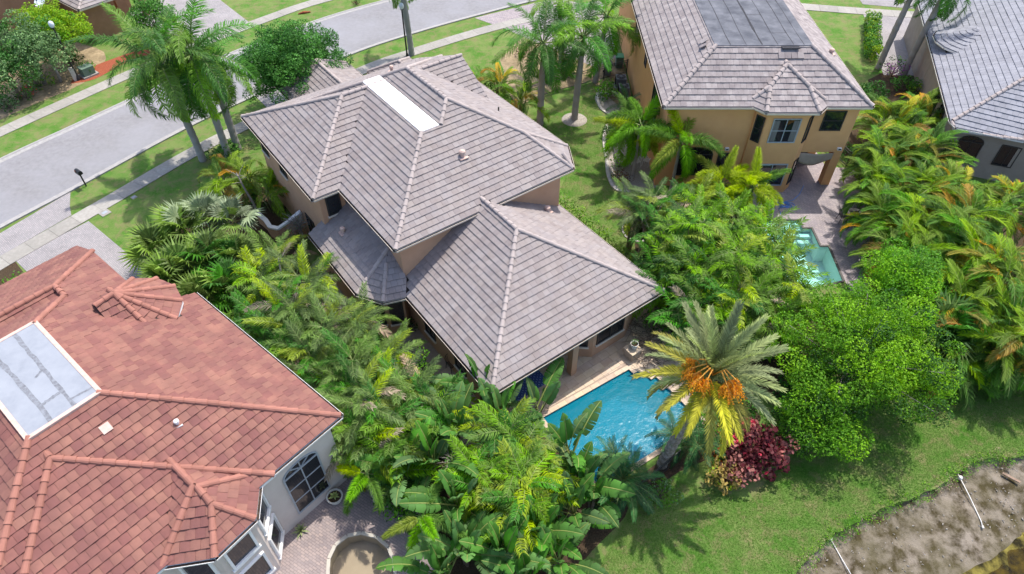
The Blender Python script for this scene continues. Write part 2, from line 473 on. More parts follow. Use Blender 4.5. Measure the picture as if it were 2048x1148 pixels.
def area(poly):
    return abs(sum(poly[i][0] * poly[(i + 1) % len(poly)][1] - poly[(i + 1) % len(poly)][0] * poly[i][1] for i in range(len(poly)))) / 2 if len(poly) > 2 else 0

def sheet(name, loops, z, m, parent=None):
    vs_ = [Vector((p[0], p[1], 0)) for L in loops for p in L]
    tris = tessellate_polygon([[Vector((p[0], p[1], 0)) for p in L] for L in loops])
    fs = []
    for t in tris:
        a, b, c = (vs_[i] for i in t)
        fs.append(tuple(t) if (b - a).cross(c - a).z > 0 else tuple(t[::-1]))
    me = qmesh(name, [(v.x, v.y, z) for v in vs_], fs, m)
    o = link(name, me, parent)
    if parent is None: tag(o, kind='structure')
    return o

def slab(mb, poly, z0, z1, m=0):
    mb.prism(ccw(poly), z0, z1, m)

# main house axes: u runs towards the camera and right, v runs away and right
HA = rad(36.5)
HV = np.array([math.cos(HA), math.sin(HA)]); HU_ = np.array([math.sin(HA), -math.cos(HA)])
def H(u, v): return tuple(u * HU_ + v * HV)
# red house axes
RA = rad(50.0)
RQ = np.array([math.cos(RA), math.sin(RA)]); RP = np.array([math.sin(RA), -math.cos(RA)])
def Q(p, q): return tuple(p * RP + q * RQ)

# ------------------------------------------------------------------ lawn, lake, roads
POOL = [(1.5, 18.75), (6.3, 21.85), (6.62, 21.62), (7.0, 21.52), (7.42, 21.36), (7.72, 21.02), (7.9, 20.62), (8.15, 20.4), (9.4, 18.45), (3.95, 15.05)]
YPOOL = [(16.2, 33.9), (18.73, 33.88), (18.72, 33.08), (19.3, 33.08), (19.3, 31.36), (19.83, 31.36), (19.7, 28.3), (17.3, 27.6), (15.6, 29.6)]
RPOOL = [(-7.62, 11.05), (-7.71, 11.72), (-7.55, 12.28), (-7.13, 12.68), (-6.56, 12.81), (-5.89, 12.63), (-5.33, 12.19), (-5.02, 11.57), (-4.85, 10.85), (-4.5, 8.4), (-6.2, 8.2)]
BANK = [(150, 34), (42, 20.2), (30, 17.6), (24.27, 16.62), (22.58, 16.46), (21.19, 16.01), (19.6, 15.1), (17.84, 14.39), (15.88, 13.68), (14.3, 12.95), (13.2, 12.21), (11.8, 11.09), (9.5, 8.6), (6, 4), (0, -12)]
bank = catmull(BANK, 6)
bank_n = normals(bank)
bank = bank + normals(bank) * RNG.normal(0, 0.045, (len(bank), 1))
lawn_poly = [tuple(p) for p in bank] + [(-150, -12), (-150, 190), (150, 190)]
pool_in = lambda P: [(p[0], p[1]) for p in P]
lawn = sheet('lawn', [lawn_poly, pool_in(POOL), pool_in(YPOOL), pool_in(RPOOL)], 0.0, M['lawn'])

# lake bank, bed and water
bn = bank_n
bank_r = resample(bank[:70], 0.3); bnr = normals(bank_r)
kk = np.ones(9) / 9
bnr = np.stack([np.convolve(np.pad(bnr[:, i], 4, mode='edge'), kk, 'valid') for i in (0, 1)], 1)
ds = [0.0, 0.03] + list(np.arange(0.3, 5.0, 0.3)) + [6.0, 8.0, 14.0, 40.0]
def bank_z(d): return float(np.interp(d, [0, .03, .5, 1.6, 3.2, 4.6, 8, 40], [0, -.26, -.36, -.5, -.72, -.95, -1.5, -2.0]))
k = len(ds)
g1 = RNG.normal(0, 1, (len(bank_r), k)); g2 = np.copy(g1)
for _ in range(2): g2 = (g2 + np.roll(g2, 1, 0) + np.roll(g2, -1, 0) + np.roll(g2, 1, 1) + np.roll(g2, -1, 1)) / 5
V = []; F = []
for i, p in enumerate(bank_r):
    for j, d in enumerate(ds):
        q = p + bnr[i] * d
        V.append((q[0], q[1], bank_z(d) + (g2[i, j] * .09 + g1[i, j] * .012 if .1 < d < 5 else 0)))
for i in range(len(bank_r) - 1):
    for j in range(k - 1):
        F.append((i * k + j, (i + 1) * k + j, (i + 1) * k + j + 1, i * k + j + 1))
mi = [1 if ds[f[0] % k] >= 3.1 else 0 for f in F]
tag(link('lake_bed', qmesh('lake_bed', V, F, [M['mud'], M['lakebed']], mi, True)), kind='structure')
V = [(p[0] + bnr[i][0] * d, p[1] + bnr[i][1] * d, -0.80) for i, p in enumerate(bank_r) for d in (2.6, 90)]
F = [(2 * i, 2 * i + 2, 2 * i + 3, 2 * i + 1) for i in range(len(bank_r) - 1)]
tag(link('lake_water', qmesh('lake_water', V, F, M['lake'])), kind='structure')

# street with valley gutters
near_curb = catmull([(-44, 14), (-36.5, 27.3), (-32.97, 32.9), (-30.1, 36.95), (-25.11, 44.3), (-20.9, 49.4), (-14.7, 56.1), (-10.0, 60.0), (-3.3, 64.5), (5, 69.3), (18, 74.5), (40, 78)], 8)
far_curb = catmull([(-52, 18), (-43, 31.5), (-37.1, 40.6), (-34.25, 44.5), (-31.25, 48.6), (-25.6, 56.3), (-19.4, 62.9), (-15.9, 65.9), (-12.4, 68.4), (-4, 73.8), (8, 79.2), (22, 83), (40, 85.5)], 8)
nc = resample(near_curb, 1.2); fc = resample(far_curb, 1.2)
sheet('road', [[tuple(p) for p in nc] + [tuple(p) for p in fc[::-1]]], 0.006, M['asphalt'])
def curb(name, line, side):
    nn = normals(line) * side
    prof = [(0.0, 0.002), (0.0, 0.10), (0.14, 0.115), (0.20, 0.05), (0.48, 0.024), (0.50, 0.004)]
    V = [(p[0] + nn[i][0] * d, p[1] + nn[i][1] * d, z) for i, p in enumerate(line) for (d, z) in prof]
    k = len(prof)
    F = [(i * k + j, (i + 1) * k + j, (i + 1) * k + j + 1, i * k + j + 1) for i in range(len(line) - 1) for j in range(k - 1)]
    if side > 0: F = [f[::-1] for f in F]
    tag(link(name, qmesh(name, V, F, M['curb'])), kind='structure')
curb('kerb', nc, 1)
curb('kerb', fc, -1)

def sidewalk(name, line, w, step):
    p = resample(catmull(line, 8), step); n = normals(p)
    base = sheet(name, [[tuple(a) for a in p + n * (w / 2)] + [tuple(a) for a in (p - n * (w / 2))[::-1]]], 0.012, M['grout'])
    for i in range(len(p) - 1):
        t = (p[i + 1] - p[i]); L = np.linalg.norm(t); t = t / L
        g = 0.008
        a, b = p[i] + t * g, p[i + 1] - t * g
        mb = MB(); slab(mb, [a + n[i] * w / 2, a - n[i] * w / 2, b - n[i + 1] * w / 2, b + n[i + 1] * w / 2], 0.013, 0.045 + U(-.004, .004))
        mb.build('slab', M['concrete'], base)
    return base
sidewalk('sidewalk', [(-40, 15.5), (-33.9, 25.6), (-31.25, 29.8), (-28.55, 33.75), (-26.85, 36.3), (-21.95, 43.45), (-13.2, 53.4), (-8.95, 57.0), (-2.6, 61.45), (3.4, 64.8), (9, 67.4)], 1.25, 1.55)
sidewalk('sidewalk', [(-47, 31.5), (-42.2, 39.2), (-38.9, 44.2), (-33.1, 52.4), (-28.5, 58.4), (-22.6, 65.0), (-19.1, 68.2), (-10, 74.5), (0, 80)], 1.3, 1.6)
sidewalk('sidewalk', [(27, 67.0), (32, 66.0), (37, 65.1), (44, 64.0)], 1.5, 1.7)

# driveways and paved grounds
def paved(name, pts, m, z=0.02):
    mb = MB(); slab(mb, pts, -0.05, z); o = mb.build(name, m); return tag(o, kind='structure')
paved('driveway', [(-30.55, 30.15), (-27.6, 33.8), (-20.9, 28.3), (-23.8, 24.6)], M['drive'])
paved('driveway', [(-33.2, 31.8), (-30.2, 36.9), (-29.55, 35.4), (-29.0, 34.4), (-31.85, 30.1), (-34.2, 30.0)], M['drive'], 0.018)
paved('driveway', [H(-46, 12.9), H(-53.4, 12.6), H(-58.2, 16.5), H(-56.6, 21.2), H(-54, 19.6), H(-46, 19.0)], M['drive'])
paved('driveway', [(-25.0, 63.0), (-28.6, 58.9), (-38, 64.5), (-32.6, 72)], M['drive'])
paved('driveway', [(-3.6, 64.1), (-0.6, 61.7), (7.2, 54.3), (9.3, 56.2), (9.2, 66), (4.5, 68.8)], M['drive2'], 0.018)
paved('driveway', [(34.2, 64.9), (44, 63.2), (43, 52.5), (31.6, 53.0)], M['drive'])
paved('driveway', [(35, 67.2), (35.6, 77), (44.5, 77), (43.5, 65.3)], M['drive'])

# planting beds, soil and gravel
def bed(name, pts, m, z, n=5):
    p = catmull(pts + [pts[0]], n)[:-1]
    return sheet(name, [[tuple(a) for a in p]], z, m)
bed('planting_bed', [(-21.5, 33.2), (-16.6, 37.6), (-13.6, 31.2), (-9.8, 23.8), (-5.6, 21.2), (-1.6, 18.6), (0.9, 18.3), (3.4, 15.3), (5.2, 14.0), (3.0, 11.6), (1.5, 9.0), (-1.4, 8.6), (-3.2, 12.4), (-6.8, 16.2), (-11.0, 20.0), (-15.6, 24.2), (-20.0, 28.6)], M['mulch'], 0.008)
bed('planting_bed', [(5.4, 15.2), (6.9, 16.3), (9.5, 18.2), (11.7, 19.9), (12.3, 18.6), (10.2, 16.9), (7.8, 15.8), (6.0, 14.6)], M['mulch'], 0.009)
bed('planting_bed', [(8.2, 26.0), (7.7, 31.4), (8.9, 35.4), (11.0, 36.6), (15.4, 35.6), (15.6, 33.0), (14.6, 29.0), (15.2, 26.4), (17.6, 25.0), (15.5, 20.4), (11.2, 20.4), (9.0, 22.4)], M['mulch'], 0.010)
bed('planting_bed', [(23.6, 44.5), (28.6, 45.8), (29.6, 39.5), (36, 33.2), (37, 25.5), (30, 23.3), (24.5, 22.3), (21.6, 25.2), (21.7, 29.6), (24.3, 38.6)], M['mulch'], 0.011)
bed('planting_bed', [(-52, 41.0), (-43.5, 41.3), (-38.8, 47.6), (-35.6, 52.6), (-37.6, 58.0), (-50, 60.0)], M['sand'], 0.008)
bed('mulch_strip', [(-36.91, 51.50), (-35.18, 52.33), (-33.46, 55.66), (-32.20, 56.77), (-33.01, 57.72), (-35.16, 55.85), (-36.94, 53.44)], M['redmulch'], 0.012)
bed('planting_bed', [(9.51, 49.33), (8.68, 51.50), (7.56, 51.50), (6.74, 49.33), (7.01, 47.79), (7.76, 46.54), (7.21, 44.90), (6.86, 42.87), (6.83, 40.64), (6.76, 38.83), (7.15, 37.22), (8.13, 36.83), (10.24, 37.67), (10.96, 40.02)], M['gravel'], 0.008)
bed('planting_bed', [(7.59, 34.33), (7.15, 33.33), (7.25, 32.25), (8.23, 31.78), (9.12, 32.45), (9.04, 34.13), (8.31, 34.54)], M['sand'], 0.010)
bed('planting_bed', [(29.93, 52.16), (32.99, 54.05), (35.64, 53.01), (33.40, 50.12), (30.01, 48.55)], M['mulch'], 0.012)
bed('planting_bed', [(-1.05, 55.66), (1.67, 60.69), (6.31, 60.49), (9.59, 56.59), (6.57, 52.16), (2.50, 49.88), (0.24, 48.55)], M['sand'], 0.009)
bed('gravel_yard', [H(-30.5, 6.0), H(-24, 6.6), H(-14.5, 8.6), H(-14.0, 10.2), H(-23, 10.4), H(-31, 10.2)], M['gravel'], 0.013, 2)
bed('planting_bed', [(-30.57, 30.13), (-28.73, 28.39), (-26.75, 26.76), (-28.29, 26.37), (-31.11, 28.39)], M['mulch'], 0.014)
mb = MB(); mb.lathe((4.85, 46.0, 0.0), [(0.0, 0.12), (0.5, 0.10), (0.95, 0.05), (1.0, 0.0)], 20)
tag(mb.build('gravel_ring', M['gravel'], smooth=True), kind='structure')

# bed edging stones (white curving border by the yellow house, and round the island bed)
def edging(pts, label, w=0.22, h=0.10, closed=False):
    p = resample(catmull(pts + ([pts[0]] if closed else []), 8), 0.45); n = normals(p)
    e = empty('garden_edging', (p[0][0], p[0][1], 0), label, 'edging', 'white garden edgings')
    for i in range(len(p) - 1):
        t = (p[i + 1] - p[i]); t /= np.linalg.norm(t)
        a, b = p[i] + t * .012, p[i + 1] - t * .012
        mb = MB(); slab(mb, [a + n[i] * w / 2, a - n[i] * w / 2, b - n[i + 1] * w / 2, b + n[i + 1] * w / 2], 0.0, h)
        mb.build('edging_block', M['edging'], e, world=True)
edging([(9.49, 49.17), (8.39, 49.56), (7.04, 49.88), (7.01, 47.79), (7.76, 46.54)], 'white curving edging in front of the air conditioners')
edging([(7.70, 45.96), (7.15, 44.69), (6.86, 42.87), (6.83, 40.64), (6.76, 38.83), (7.08, 37.22), (7.99, 36.78)], 'white curving edging of the bed by the yellow house patio corner')
edging([(7.59, 34.33), (7.15, 33.33), (7.25, 32.25), (8.14, 31.78), (9.04, 32.35)], 'white edging round the small island bed by the leaning trunk', 0.14, 0.07)

# main pool terrace: travertine tiles laid one by one
terr = [H(-20, 10.6), H(-20, 23.2), H(-12.2, 23.6), H(-10.6, 20.6)]
TERR = [H(-24.2, 10.0), H(-24.2, 21.0), H(-16.8, 22.6), (9.3, 22.2), (9.5, 20.7), (8.75, 19.5), (8.15, 20.4), (7.9, 20.62), (7.72, 21.02), (7.42, 21.36), (7.0, 21.52), (6.62, 21.62), (6.3, 21.85), (1.5, 18.75), (0.2, 17.9), (-1.8, 16.9)]
terrace = sheet('terrace', [TERR], 0.016, M['grout'])
TW, TH = 0.61, 0.41
edge_n = np.array([3.1, -4.8]); edge_n = edge_n / np.linalg.norm(edge_n)      # from the terrace towards the pool
for iu in range(-30, 40):
    for iv in range(0, 40):
        u0 = -20.0 + iu * TH; v0 = 9.5 + iv * TW + (iu % 2) * TW * 0.5 + (0.13 if iu % 3 == 0 else 0)
        if not (-19.9 < u0 < -11.2): continue
        poly = [H(u0 + .006, v0 + .006), H(u0 + TH - .006, v0 + .006), H(u0 + TH - .006, v0 + TW - .006), H(u0 + .006, v0 + TW - .006)]
        poly = ccw(poly)
        c = np.mean(poly, axis=0)
        if inside(c, POOL) or not inside(c, TERR): continue
        # trim at the long pool edge
        d0 = (c - np.array([1.5, 18.75])) @ np.array([.84, .542])
        if -3 < d0 < 5.7:
            poly = clip(poly, -edge_n[0], -edge_n[1], edge_n @ np.array([1.5, 18.75]) - 0.30)
            if area(poly) < 0.02: continue
        mb = MB(); mb.prism(poly, 0.017, 0.034 + U(-.003, .003)); mb.build('tile', M['travertine'], terrace)

def pool(name, label, pts, depth, mbasin, mwater, mcop, wz, cop=0.3, steps=None):
    pts = ccw(pts)
    e = empty(name, (pts[0][0], pts[0][1], 0), label, 'pool')
    n = len(pts)
    mb = MB(); vs_ = [(p[0], p[1], 0.02) for p in pts] + [(p[0], p[1], -depth) for p in pts]
    mb.add(vs_, [(i, n + i, n + (i + 1) % n, (i + 1) % n) for i in range(n)])
    tr = tessellate_polygon([[Vector((p[0], p[1], 0)) for p in pts]])
    mb.add([(p[0], p[1], -depth) for p in pts], [t for t in tr])
    mb.build('basin', mbasin, e, world=True)
    mb = MB(); mb.add([(p[0], p[1], wz) for p in pts], [t if (Vector((*pts[t[1]], 0)) - Vector((*pts[t[0]], 0))).cross(Vector((*pts[t[2]], 0)) - Vector((*pts[t[0]], 0))).z > 0 else t[::-1] for t in tr])
    mb.build('water', mwater, e, world=True)
    for i in range(n):
        a, b = np.array(pts[i], float), np.array(pts[(i + 1) % n], float)
        L = np.linalg.norm(b - a); t = (b - a) / L; o = np.array([t[1], -t[0]])
        m_ = max(1, int(round(L / 0.5)))
        for j in range(m_):
            p, q = a + t * (L * j / m_ + .005), a + t * (L * (j + 1) / m_ - .005)
            mb = MB(); slab(mb, [p - o * .03, q - o * .03, q + o * cop, p + o * cop], -0.02, 0.052 + U(-.003, .003))
            mb.build('coping_stone', mcop, e, world=True)
    return e
pool('swimming_pool', 'bright blue swimming pool beside the travertine terrace', POOL, 1.5, M['plaster'], M['water'], M['travertine'], -0.08, 0.22)
yp = pool('swimming_pool', 'pale turquoise stepped pool with dark rim behind the yellow house', YPOOL, 1.3, M['plaster_pale'], M['water2'], M['bronze'], -0.07, 0.10)
for (y0, y1, z, nm) in ((33.05, 33.85, -0.14, 'sun_shelf'), (32.65, 33.04, -0.34, 'step'), (32.25, 32.64, -0.55, 'step')):
    pts = [(16.3, y0), (18.70 if nm == 'sun_shelf' else 19.28, y0), (18.70 if nm == 'sun_shelf' else 19.28, y1), (16.3, y1)]
    mb = MB(); slab(mb, pts, -1.29, z); mb.build(nm, M['plaster_pale'], yp, world=True)
pool('garden_pool', 'tan round-ended shallow basin on the red house patio', RPOOL, 0.7, M['plaster_tan'], M['water3'], M['plaster_tan'], -0.06, 0.12)

# patios
sheet('patio', [[(15.0, 36.9), (18.5, 37.0), (18.5, 41.6), (22.3, 41.6), (22.4, 39.8), (24.3, 39.6), (24.6, 38.0), (21.5, 27.6), (19.95, 26.8), (19.8, 28.3), (19.94, 31.47), (19.40, 31.47), (19.40, 33.19), (18.83, 33.19), (18.84, 34.0), (15.0, 34.05)]], 0.014, M['drive2'])
RPAT = [Q(-15.75, 8.0), Q(-13.9, 8.8), (-5.17, 15.37), (-4.36, 14.27), (-3.45, 12.76), (-2.57, 10.85), (-3.4, 8.0), (-4.4, 8.3), (-4.81, 10.85), (-4.98, 11.57), (-5.29, 12.21), (-5.87, 12.68), (-6.57, 12.85), (-7.16, 12.72), (-7.60, 12.30), (-7.75, 11.72), (-7.66, 11.05), (-6.3, 8.0), (-14, 4), Q(-15.75, -2)]
sheet('patio', [RPAT], 0.014, M['drive3'])
sheet('patio', [[(6.57, 52.16), (9.59, 56.59), (9.7, 56), (9.75, 47.0), (8.9, 47.2)]], 0.012, M['sand'])
# flagstones in the passage beside the red house
fpath = bed('flagstone_path', [(-9.40, 19.35), (-8.27, 18.67), (-6.38, 17.48), (-6.09, 16.27), (-7.19, 15.75), (-8.48, 17.35), (-9.07, 18.33)], M['mulch'], 0.016)
for k, (px, py, r) in enumerate([(-7.95, 17.23, 0.42), (-7.47, 17.47, 0.38), (-7.62, 16.65, 0.4), (-7.14, 16.86, 0.36), (-6.83, 17.28, 0.34), (-8.26, 17.80, 0.3), (-6.92, 16.35, 0.33), (-7.38, 16.23, 0.3), (-6.52, 16.76, 0.3), (-8.59, 18.28, 0.3), (-8.98, 18.77, 0.3)]):
    a0 = U(0, 6); pts = [(px + r * math.cos(a0 + i * 1.05 + U(-.2, .2)) * U(.85, 1.1), py + r * math.sin(a0 + i * 1.05 + U(-.2, .2)) * U(.85, 1.1)) for i in range(6)]
    mb = MB(); slab(mb, pts, 0.0, 0.055)
    mb.build('flagstone', M['stone'], fpath)

# ------------------------------------------------------------------ roofs: hip wings laid with single tiles
def project(p):
    d = Vector(p) - CAM
    c, s = math.cos(PITCH), math.sin(PITCH)
    w = d.y * c - d.z * s
    if w < 0.5: return None
    return 1024 + 1350 * d.x / w, 574 - 1350 * (d.y * s + d.z * c) / w, w

def wedge_mesh(name, tw, L, h0, h1, m, wave=0.0):
    """one roof tile: lower edge thick, gently rounded across"""
    g = 0.004; xs = [0, .3, .7, 1.0]; w = [0, wave, wave, 0]; n = len(xs)
    v = []
    for (y, h) in ((0, h0), (L, h1)):
        for x, dz in zip(xs, w): v.append((g + x * (tw - 2 * g), y, h + dz))
    v += [(g, 0, -.01), (tw - g, 0, -.01), (tw - g, L, -.01), (g, L, -.01)]
    f = [(i, i + 1, n + i + 1, n + i) for i in range(n - 1)]
    f += [tuple([2 * n, 2 * n + 1] + [n - 1 - i for i in range(n)]), (2 * n + 1, 2 * n + 2, 2 * n - 1, n - 1), (2 * n + 3, 2 * n, 0, n)]
    return qmesh(name, v, f, m)

def cap_mesh(name, L, r, m):
    n = 7
    V2 = []
    for (x, k) in ((0, 1.0), (L, 0.74)):
        for i in range(n):
            a = math.pi * i / (n - 1)
            V2.append((x, -r * k * math.cos(a), r * k * math.sin(a) - 0.035))
    F = [(i, i + 1, n + i + 1, n + i) for i in range(n - 1)]
    F.append(tuple(range(n - 1, -1, -1)))
    return qmesh(name, V2, F, m)

class Roof:
    def __init__(s, house, tile_m, cap_m, tw=0.33, ex=0.34, capr=0.13, step=0.40, h0=0.052, wave=0.003):
        s.house = house; s.wings = []; s.faces = []; s.caps = []; s.tm = tile_m; s.cm = cap_m
        s.tw = tw; s.ex = ex; s.capr = capr; s.cstep = step; s.h0 = h0; s.wave = wave
        s.base = MB(); s.gut = []
    def height(s, x, y, skip=None, zp=None):
        h = -1e9
        for w in s.wings:
            if w is skip or w.get('virtual'): continue
            if zp is not None and w['ez'] > zp + 0.3: continue          # that roof starts above the point
            if not inside((x, y), w['fp']): continue
            z = min([w['ez'] + sl * max(0, (x - a[0]) * n[0] + (y - a[1]) * n[1]) for (a, n, sl) in w['pl'] if sl is not None])
            if w['zmax'] is not None: z = min(z, w['zmax'])
            h = max(h, z)
        return h
    def hip(s, pts, ez, pitch=0.58, zmax=None, zmin=None, only=None, gutters=None, nocap=False, virtual=False, deck=None, tiles=True):
        area2 = sum(pts[i][0] * pts[(i + 1) % len(pts)][1] - pts[(i + 1) % len(pts)][0] * pts[i][1] for i in range(len(pts)))
        assert area2 > 0, 'footprint must run counter-clockwise'
        n = len(pts); pt = pitch if isinstance(pitch, (list, tuple)) else [pitch] * n
        pl = []
        for i in range(n):
            a, b = np.array(pts[i], float), np.array(pts[(i + 1) % n], float)
            t = (b - a) / np.linalg.norm(b - a)
            pl.append((a, np.array([-t[1], t[0]]), pt[i]))
        w = dict(fp=list(pts), ez=ez, pl=pl, zmax=zmax, virtual=virtual)
        s.wings.append(w)
        seen = {}
        for i in range(n):
            if pt[i] is None: continue
            a, nn, sl = pl[i]
            poly = [tuple(p) for p in pts]
            for j in range(n):
                if j == i or pt[j] is None: continue
                b, nj, sj = pl[j]
                A = sj * nj - sl * nn
                poly = clip(poly, A[0], A[1], -sj * (nj @ b) + sl * (nn @ a))
                if len(poly) < 3: break
            if len(poly) < 3: continue
            if zmax is not None: poly = clip(poly, -sl * nn[0], -sl * nn[1], (zmax - ez) + sl * (nn @ a))
            if len(poly) >= 3 and zmin is not None: poly = clip(poly, sl * nn[0], sl * nn[1], -(zmin - ez) - sl * (nn @ a))
            if len(poly) < 3 or area(poly) < 0.02: continue
            zf = lambda p: ez + sl * float((np.array(p) - a) @ nn)
            if only is None or i in only:
                if tiles: s.faces.append((w, i, poly, a, nn, sl, ez))
                s.base.add([(p[0], p[1], zf(p) - 0.012) for p in poly], [tuple(range(len(poly)))])
            for k in range(len(poly)):
                p, q = poly[k], poly[(k + 1) % len(poly)]
                zp, zq = zf(p), zf(q)
                if abs(zp - ez) < .02 and abs(zq - ez) < .02: continue
                if zmax is not None and abs(zp - zmax) < .02 and abs(zq - zmax) < .02: continue
                if zmin is not None and abs(zp - zmin) < .02 and abs(zq - zmin) < .02: continue
                wallside = False
                for j in range(n):
                    if pt[j] is None:
                        b, nj, _ = pl[j]
                        if abs((np.array(p) - b) @ nj) < .02 and abs((np.array(q) - b) @ nj) < .02: wallside = True
                if wallside: continue
                if math.dist(p, q) < 0.15: continue
                key = tuple(sorted([(round(p[0], 1), round(p[1], 1)), (round(q[0], 1), round(q[1], 1))]))
                if key not in seen:
                    seen[key] = 1
                    if not nocap:
                        lo, hi = ((p, zp), (q, zq)) if zp <= zq else ((q, zq), (p, zp))
                        s.caps.append((w, Vector((*lo[0], lo[1])), Vector((*hi[0], hi[1]))))
        if deck is not None:
            poly = [tuple(p) for p in pts]
            for i in range(n):
                if pt[i] is None: continue
                a, nn, sl = pl[i]
                poly = clip(poly, sl * nn[0], sl * nn[1], -(zmax - ez) - sl * (nn @ a))
            w['deck'] = poly
        for i in (gutters if gutters is not None else [k for k in range(n) if pt[k] is not None and not virtual]):
            s.gut.append((pts[i], pts[(i + 1) % n], ez))
        return w
    def finish(s, n_single=300, label=None, gut_m='trim', soffit=True):
        roof = s.base.build('roof', M['under'], s.house, world=True)
        cand = []; big = MB()
        for (w, i, poly, a, nn, sl, ez) in s.faces:
            e = np.array([nn[1], -nn[0]]); cth = 1 / math.sqrt(1 + sl * sl)
            AB = [(float(np.array(p) @ e), float((np.array(p) - a) @ nn)) for p in poly]
            AB = ccw(AB)
            bh = s.ex * cth
            a0 = min(p[0] for p in AB); a1 = max(p[0] for p in AB); b1 = max(p[1] for p in AB); b0 = min(p[1] for p in AB)
            Nz = Vector((-sl * nn[0], -sl * nn[1], 1)).normalized()
            up = Vector((nn[0] * cth, nn[1] * cth, sl * cth))
            ed = Vector((e[0], e[1], 0))
            base_a = float(np.array(a) @ e)
            def pos(aa, bb, h):
                q = a + (aa - base_a) * e + bb * nn
                return Vector((q[0], q[1], ez + sl * bb)) + Nz * h
            for r in range(int(math.floor(b0 / bh)) - 0, int(math.ceil(b1 / bh))):
                shift = (0.5 if r % 2 else 0.0) * s.tw
                k0 = int(math.floor((a0 - shift) / s.tw)); k1 = int(math.ceil((a1 - shift) / s.tw))
                for k in range(k0, k1):
                    x0 = k * s.tw + shift; y0 = r * bh
                    rect = [(x0, y0), (x0 + s.tw, y0), (x0 + s.tw, y0 + bh), (x0, y0 + bh)]
                    cl = clip_convex(rect, AB)
                    ar = area(cl)
                    if ar < 0.004: continue
                    cx = sum(p[0] for p in cl) / len(cl); cy = sum(p[1] for p in cl) / len(cl)
                    P = pos(cx, cy, 0)
                    if P.z < s.height(P.x, P.y, w, P.z) - 0.06: continue
                    jit = RNG.normal(0, 0.004)
                    if ar > 0.995 * s.tw * bh:
                        pr = project(P)
                        if pr and 0 < pr[0] < 2048 and 0 < pr[1] < 1148:
                            face = Nz.dot((CAM - P).normalized())
                            if face > 0.12:
                                M4 = Matrix(((ed.x, up.x, Nz.x, 0), (ed.y, up.y, Nz.y, 0), (ed.z, up.z, Nz.z, 0), (0, 0, 0, 1)))
                                M4.translation = pos(x0, y0, jit)
                                cand.append((face / pr[2] ** 2, M4, (x0, y0, pos, jit)))
                                continue
                    g = 0.004
                    h = lambda p: s.h0 - (s.h0 - 0.006) * (p[1] - y0) / bh + jit
                    m_ = len(cl)
                    cc = [(min(max(p[0], x0 + g), x0 + s.tw - g), p[1]) for p in cl]
                    big.add([pos(p[0], p[1], -0.01) for p in cc] + [pos(p[0], p[1], h(p)) for p in cc],
                            [(j, (j + 1) % m_, m_ + (j + 1) % m_, m_ + j) for j in range(m_)] + [tuple(range(m_, 2 * m_))])
        cand.sort(key=lambda c: -c[0])
        me = wedge_mesh('tile', s.tw, s.ex, s.h0, 0.006, s.tm, s.wave)
        for sc_, M4, _ in cand[:n_single]:
            link('tile', me, roof, M4)
        g = 0.004
        for sc_, M4, (x0, y0, pos, jit) in cand[n_single:]:
            v = [M4 @ Vector(q.co) for q in me.vertices]
            big.add(v, [tuple(p.vertices) for p in me.polygons])
        tag(big.build('tiles', s.tm, roof), kind='stuff')
        # ridge and hip caps, each a piece
        cm = cap_mesh('ridge_cap', s.cstep * 1.06, s.capr, s.cm)
        nc_ = 0
        for (w, p, q) in s.caps:
            d = q - p; L = d.length; d.normalize()
            side = d.cross(Vector((0, 0, 1)))
            if side.length < 1e-4: continue
            side.normalize(); upv = side.cross(d)
            m_ = max(1, int(round(L / s.cstep)))
            for k in range(m_):
                c = p + d * (L * k / m_)
                mid = c + d * (L / m_ / 2)
                if mid.z < s.height(mid.x, mid.y, w, mid.z) - 0.08: continue
                M4 = Matrix(((d.x, -side.x, upv.x, 0), (d.y, -side.y, upv.y, 0), (d.z, -side.z, upv.z, 0), (0, 0, 0, 1)))
                M4.translation = c + Vector((0, 0, 0.05 + RNG.normal(0, .004)))
                M4 = M4 @ Matrix.Diagonal((L / m_ / s.cstep, 1, 1, 1))
                if nc_ < 290: link('ridge_cap', cm, roof, M4); nc_ += 1
        # gutters and soffits
        for (a, b, ez) in s.gut:
            a, b = np.array(a, float), np.array(b, float); t = (b - a) / np.linalg.norm(b - a); o = np.array([t[1], -t[0]])
            prof = [(0.0, -0.14, 0), (0.10, -0.14, 0), (0.13, -0.02, 0), (0.115, -0.02, 1), (0.09, -0.07, 1), (0.0, -0.07, 1)]
            V = []
            for P in (a - t * 0.0, b + t * 0.0):
                for (d, z, _) in prof: V.append((P[0] + o[0] * d, P[1] + o[1] * d, ez + z))
            k = len(prof); mb = MB()
            for j in range(k - 1):
                mb.add([V[j], V[k + j], V[k + j + 1], V[j + 1]], [(0, 1, 2, 3)], 1 if j >= 3 else 0)
            mb.build('gutter', [M[gut_m], M['gutter_inside']], s.house, world=True)
        if soffit:
            mb = MB()
            for w in s.wings:
                if w['virtual'] or w.get('nosoffit'): continue
                fp = w['fp']; mb.add([(p[0], p[1], w['ez'] - 0.16) for p in fp], [tuple(range(len(fp) - 1, -1, -1))])
                mb.add([(p[0], p[1], w['ez'] - 0.16) for p in fp] + [(p[0], p[1], w['ez'] - 0.013) for p in fp], [(i, (i + 1) % len(fp), len(fp) + (i + 1) % len(fp), len(fp) + i) for i in range(len(fp))])
            mb.build('soffit', M[gut_m], s.house, world=True)
        return roof

def walls(house, pts, z0, z1, m, name='wall'):
    mb = MB(); mb.prism(ccw(pts), z0, z1, 0, top=True, bottom=z0 > 1); return mb.build(name, m, house, world=True)

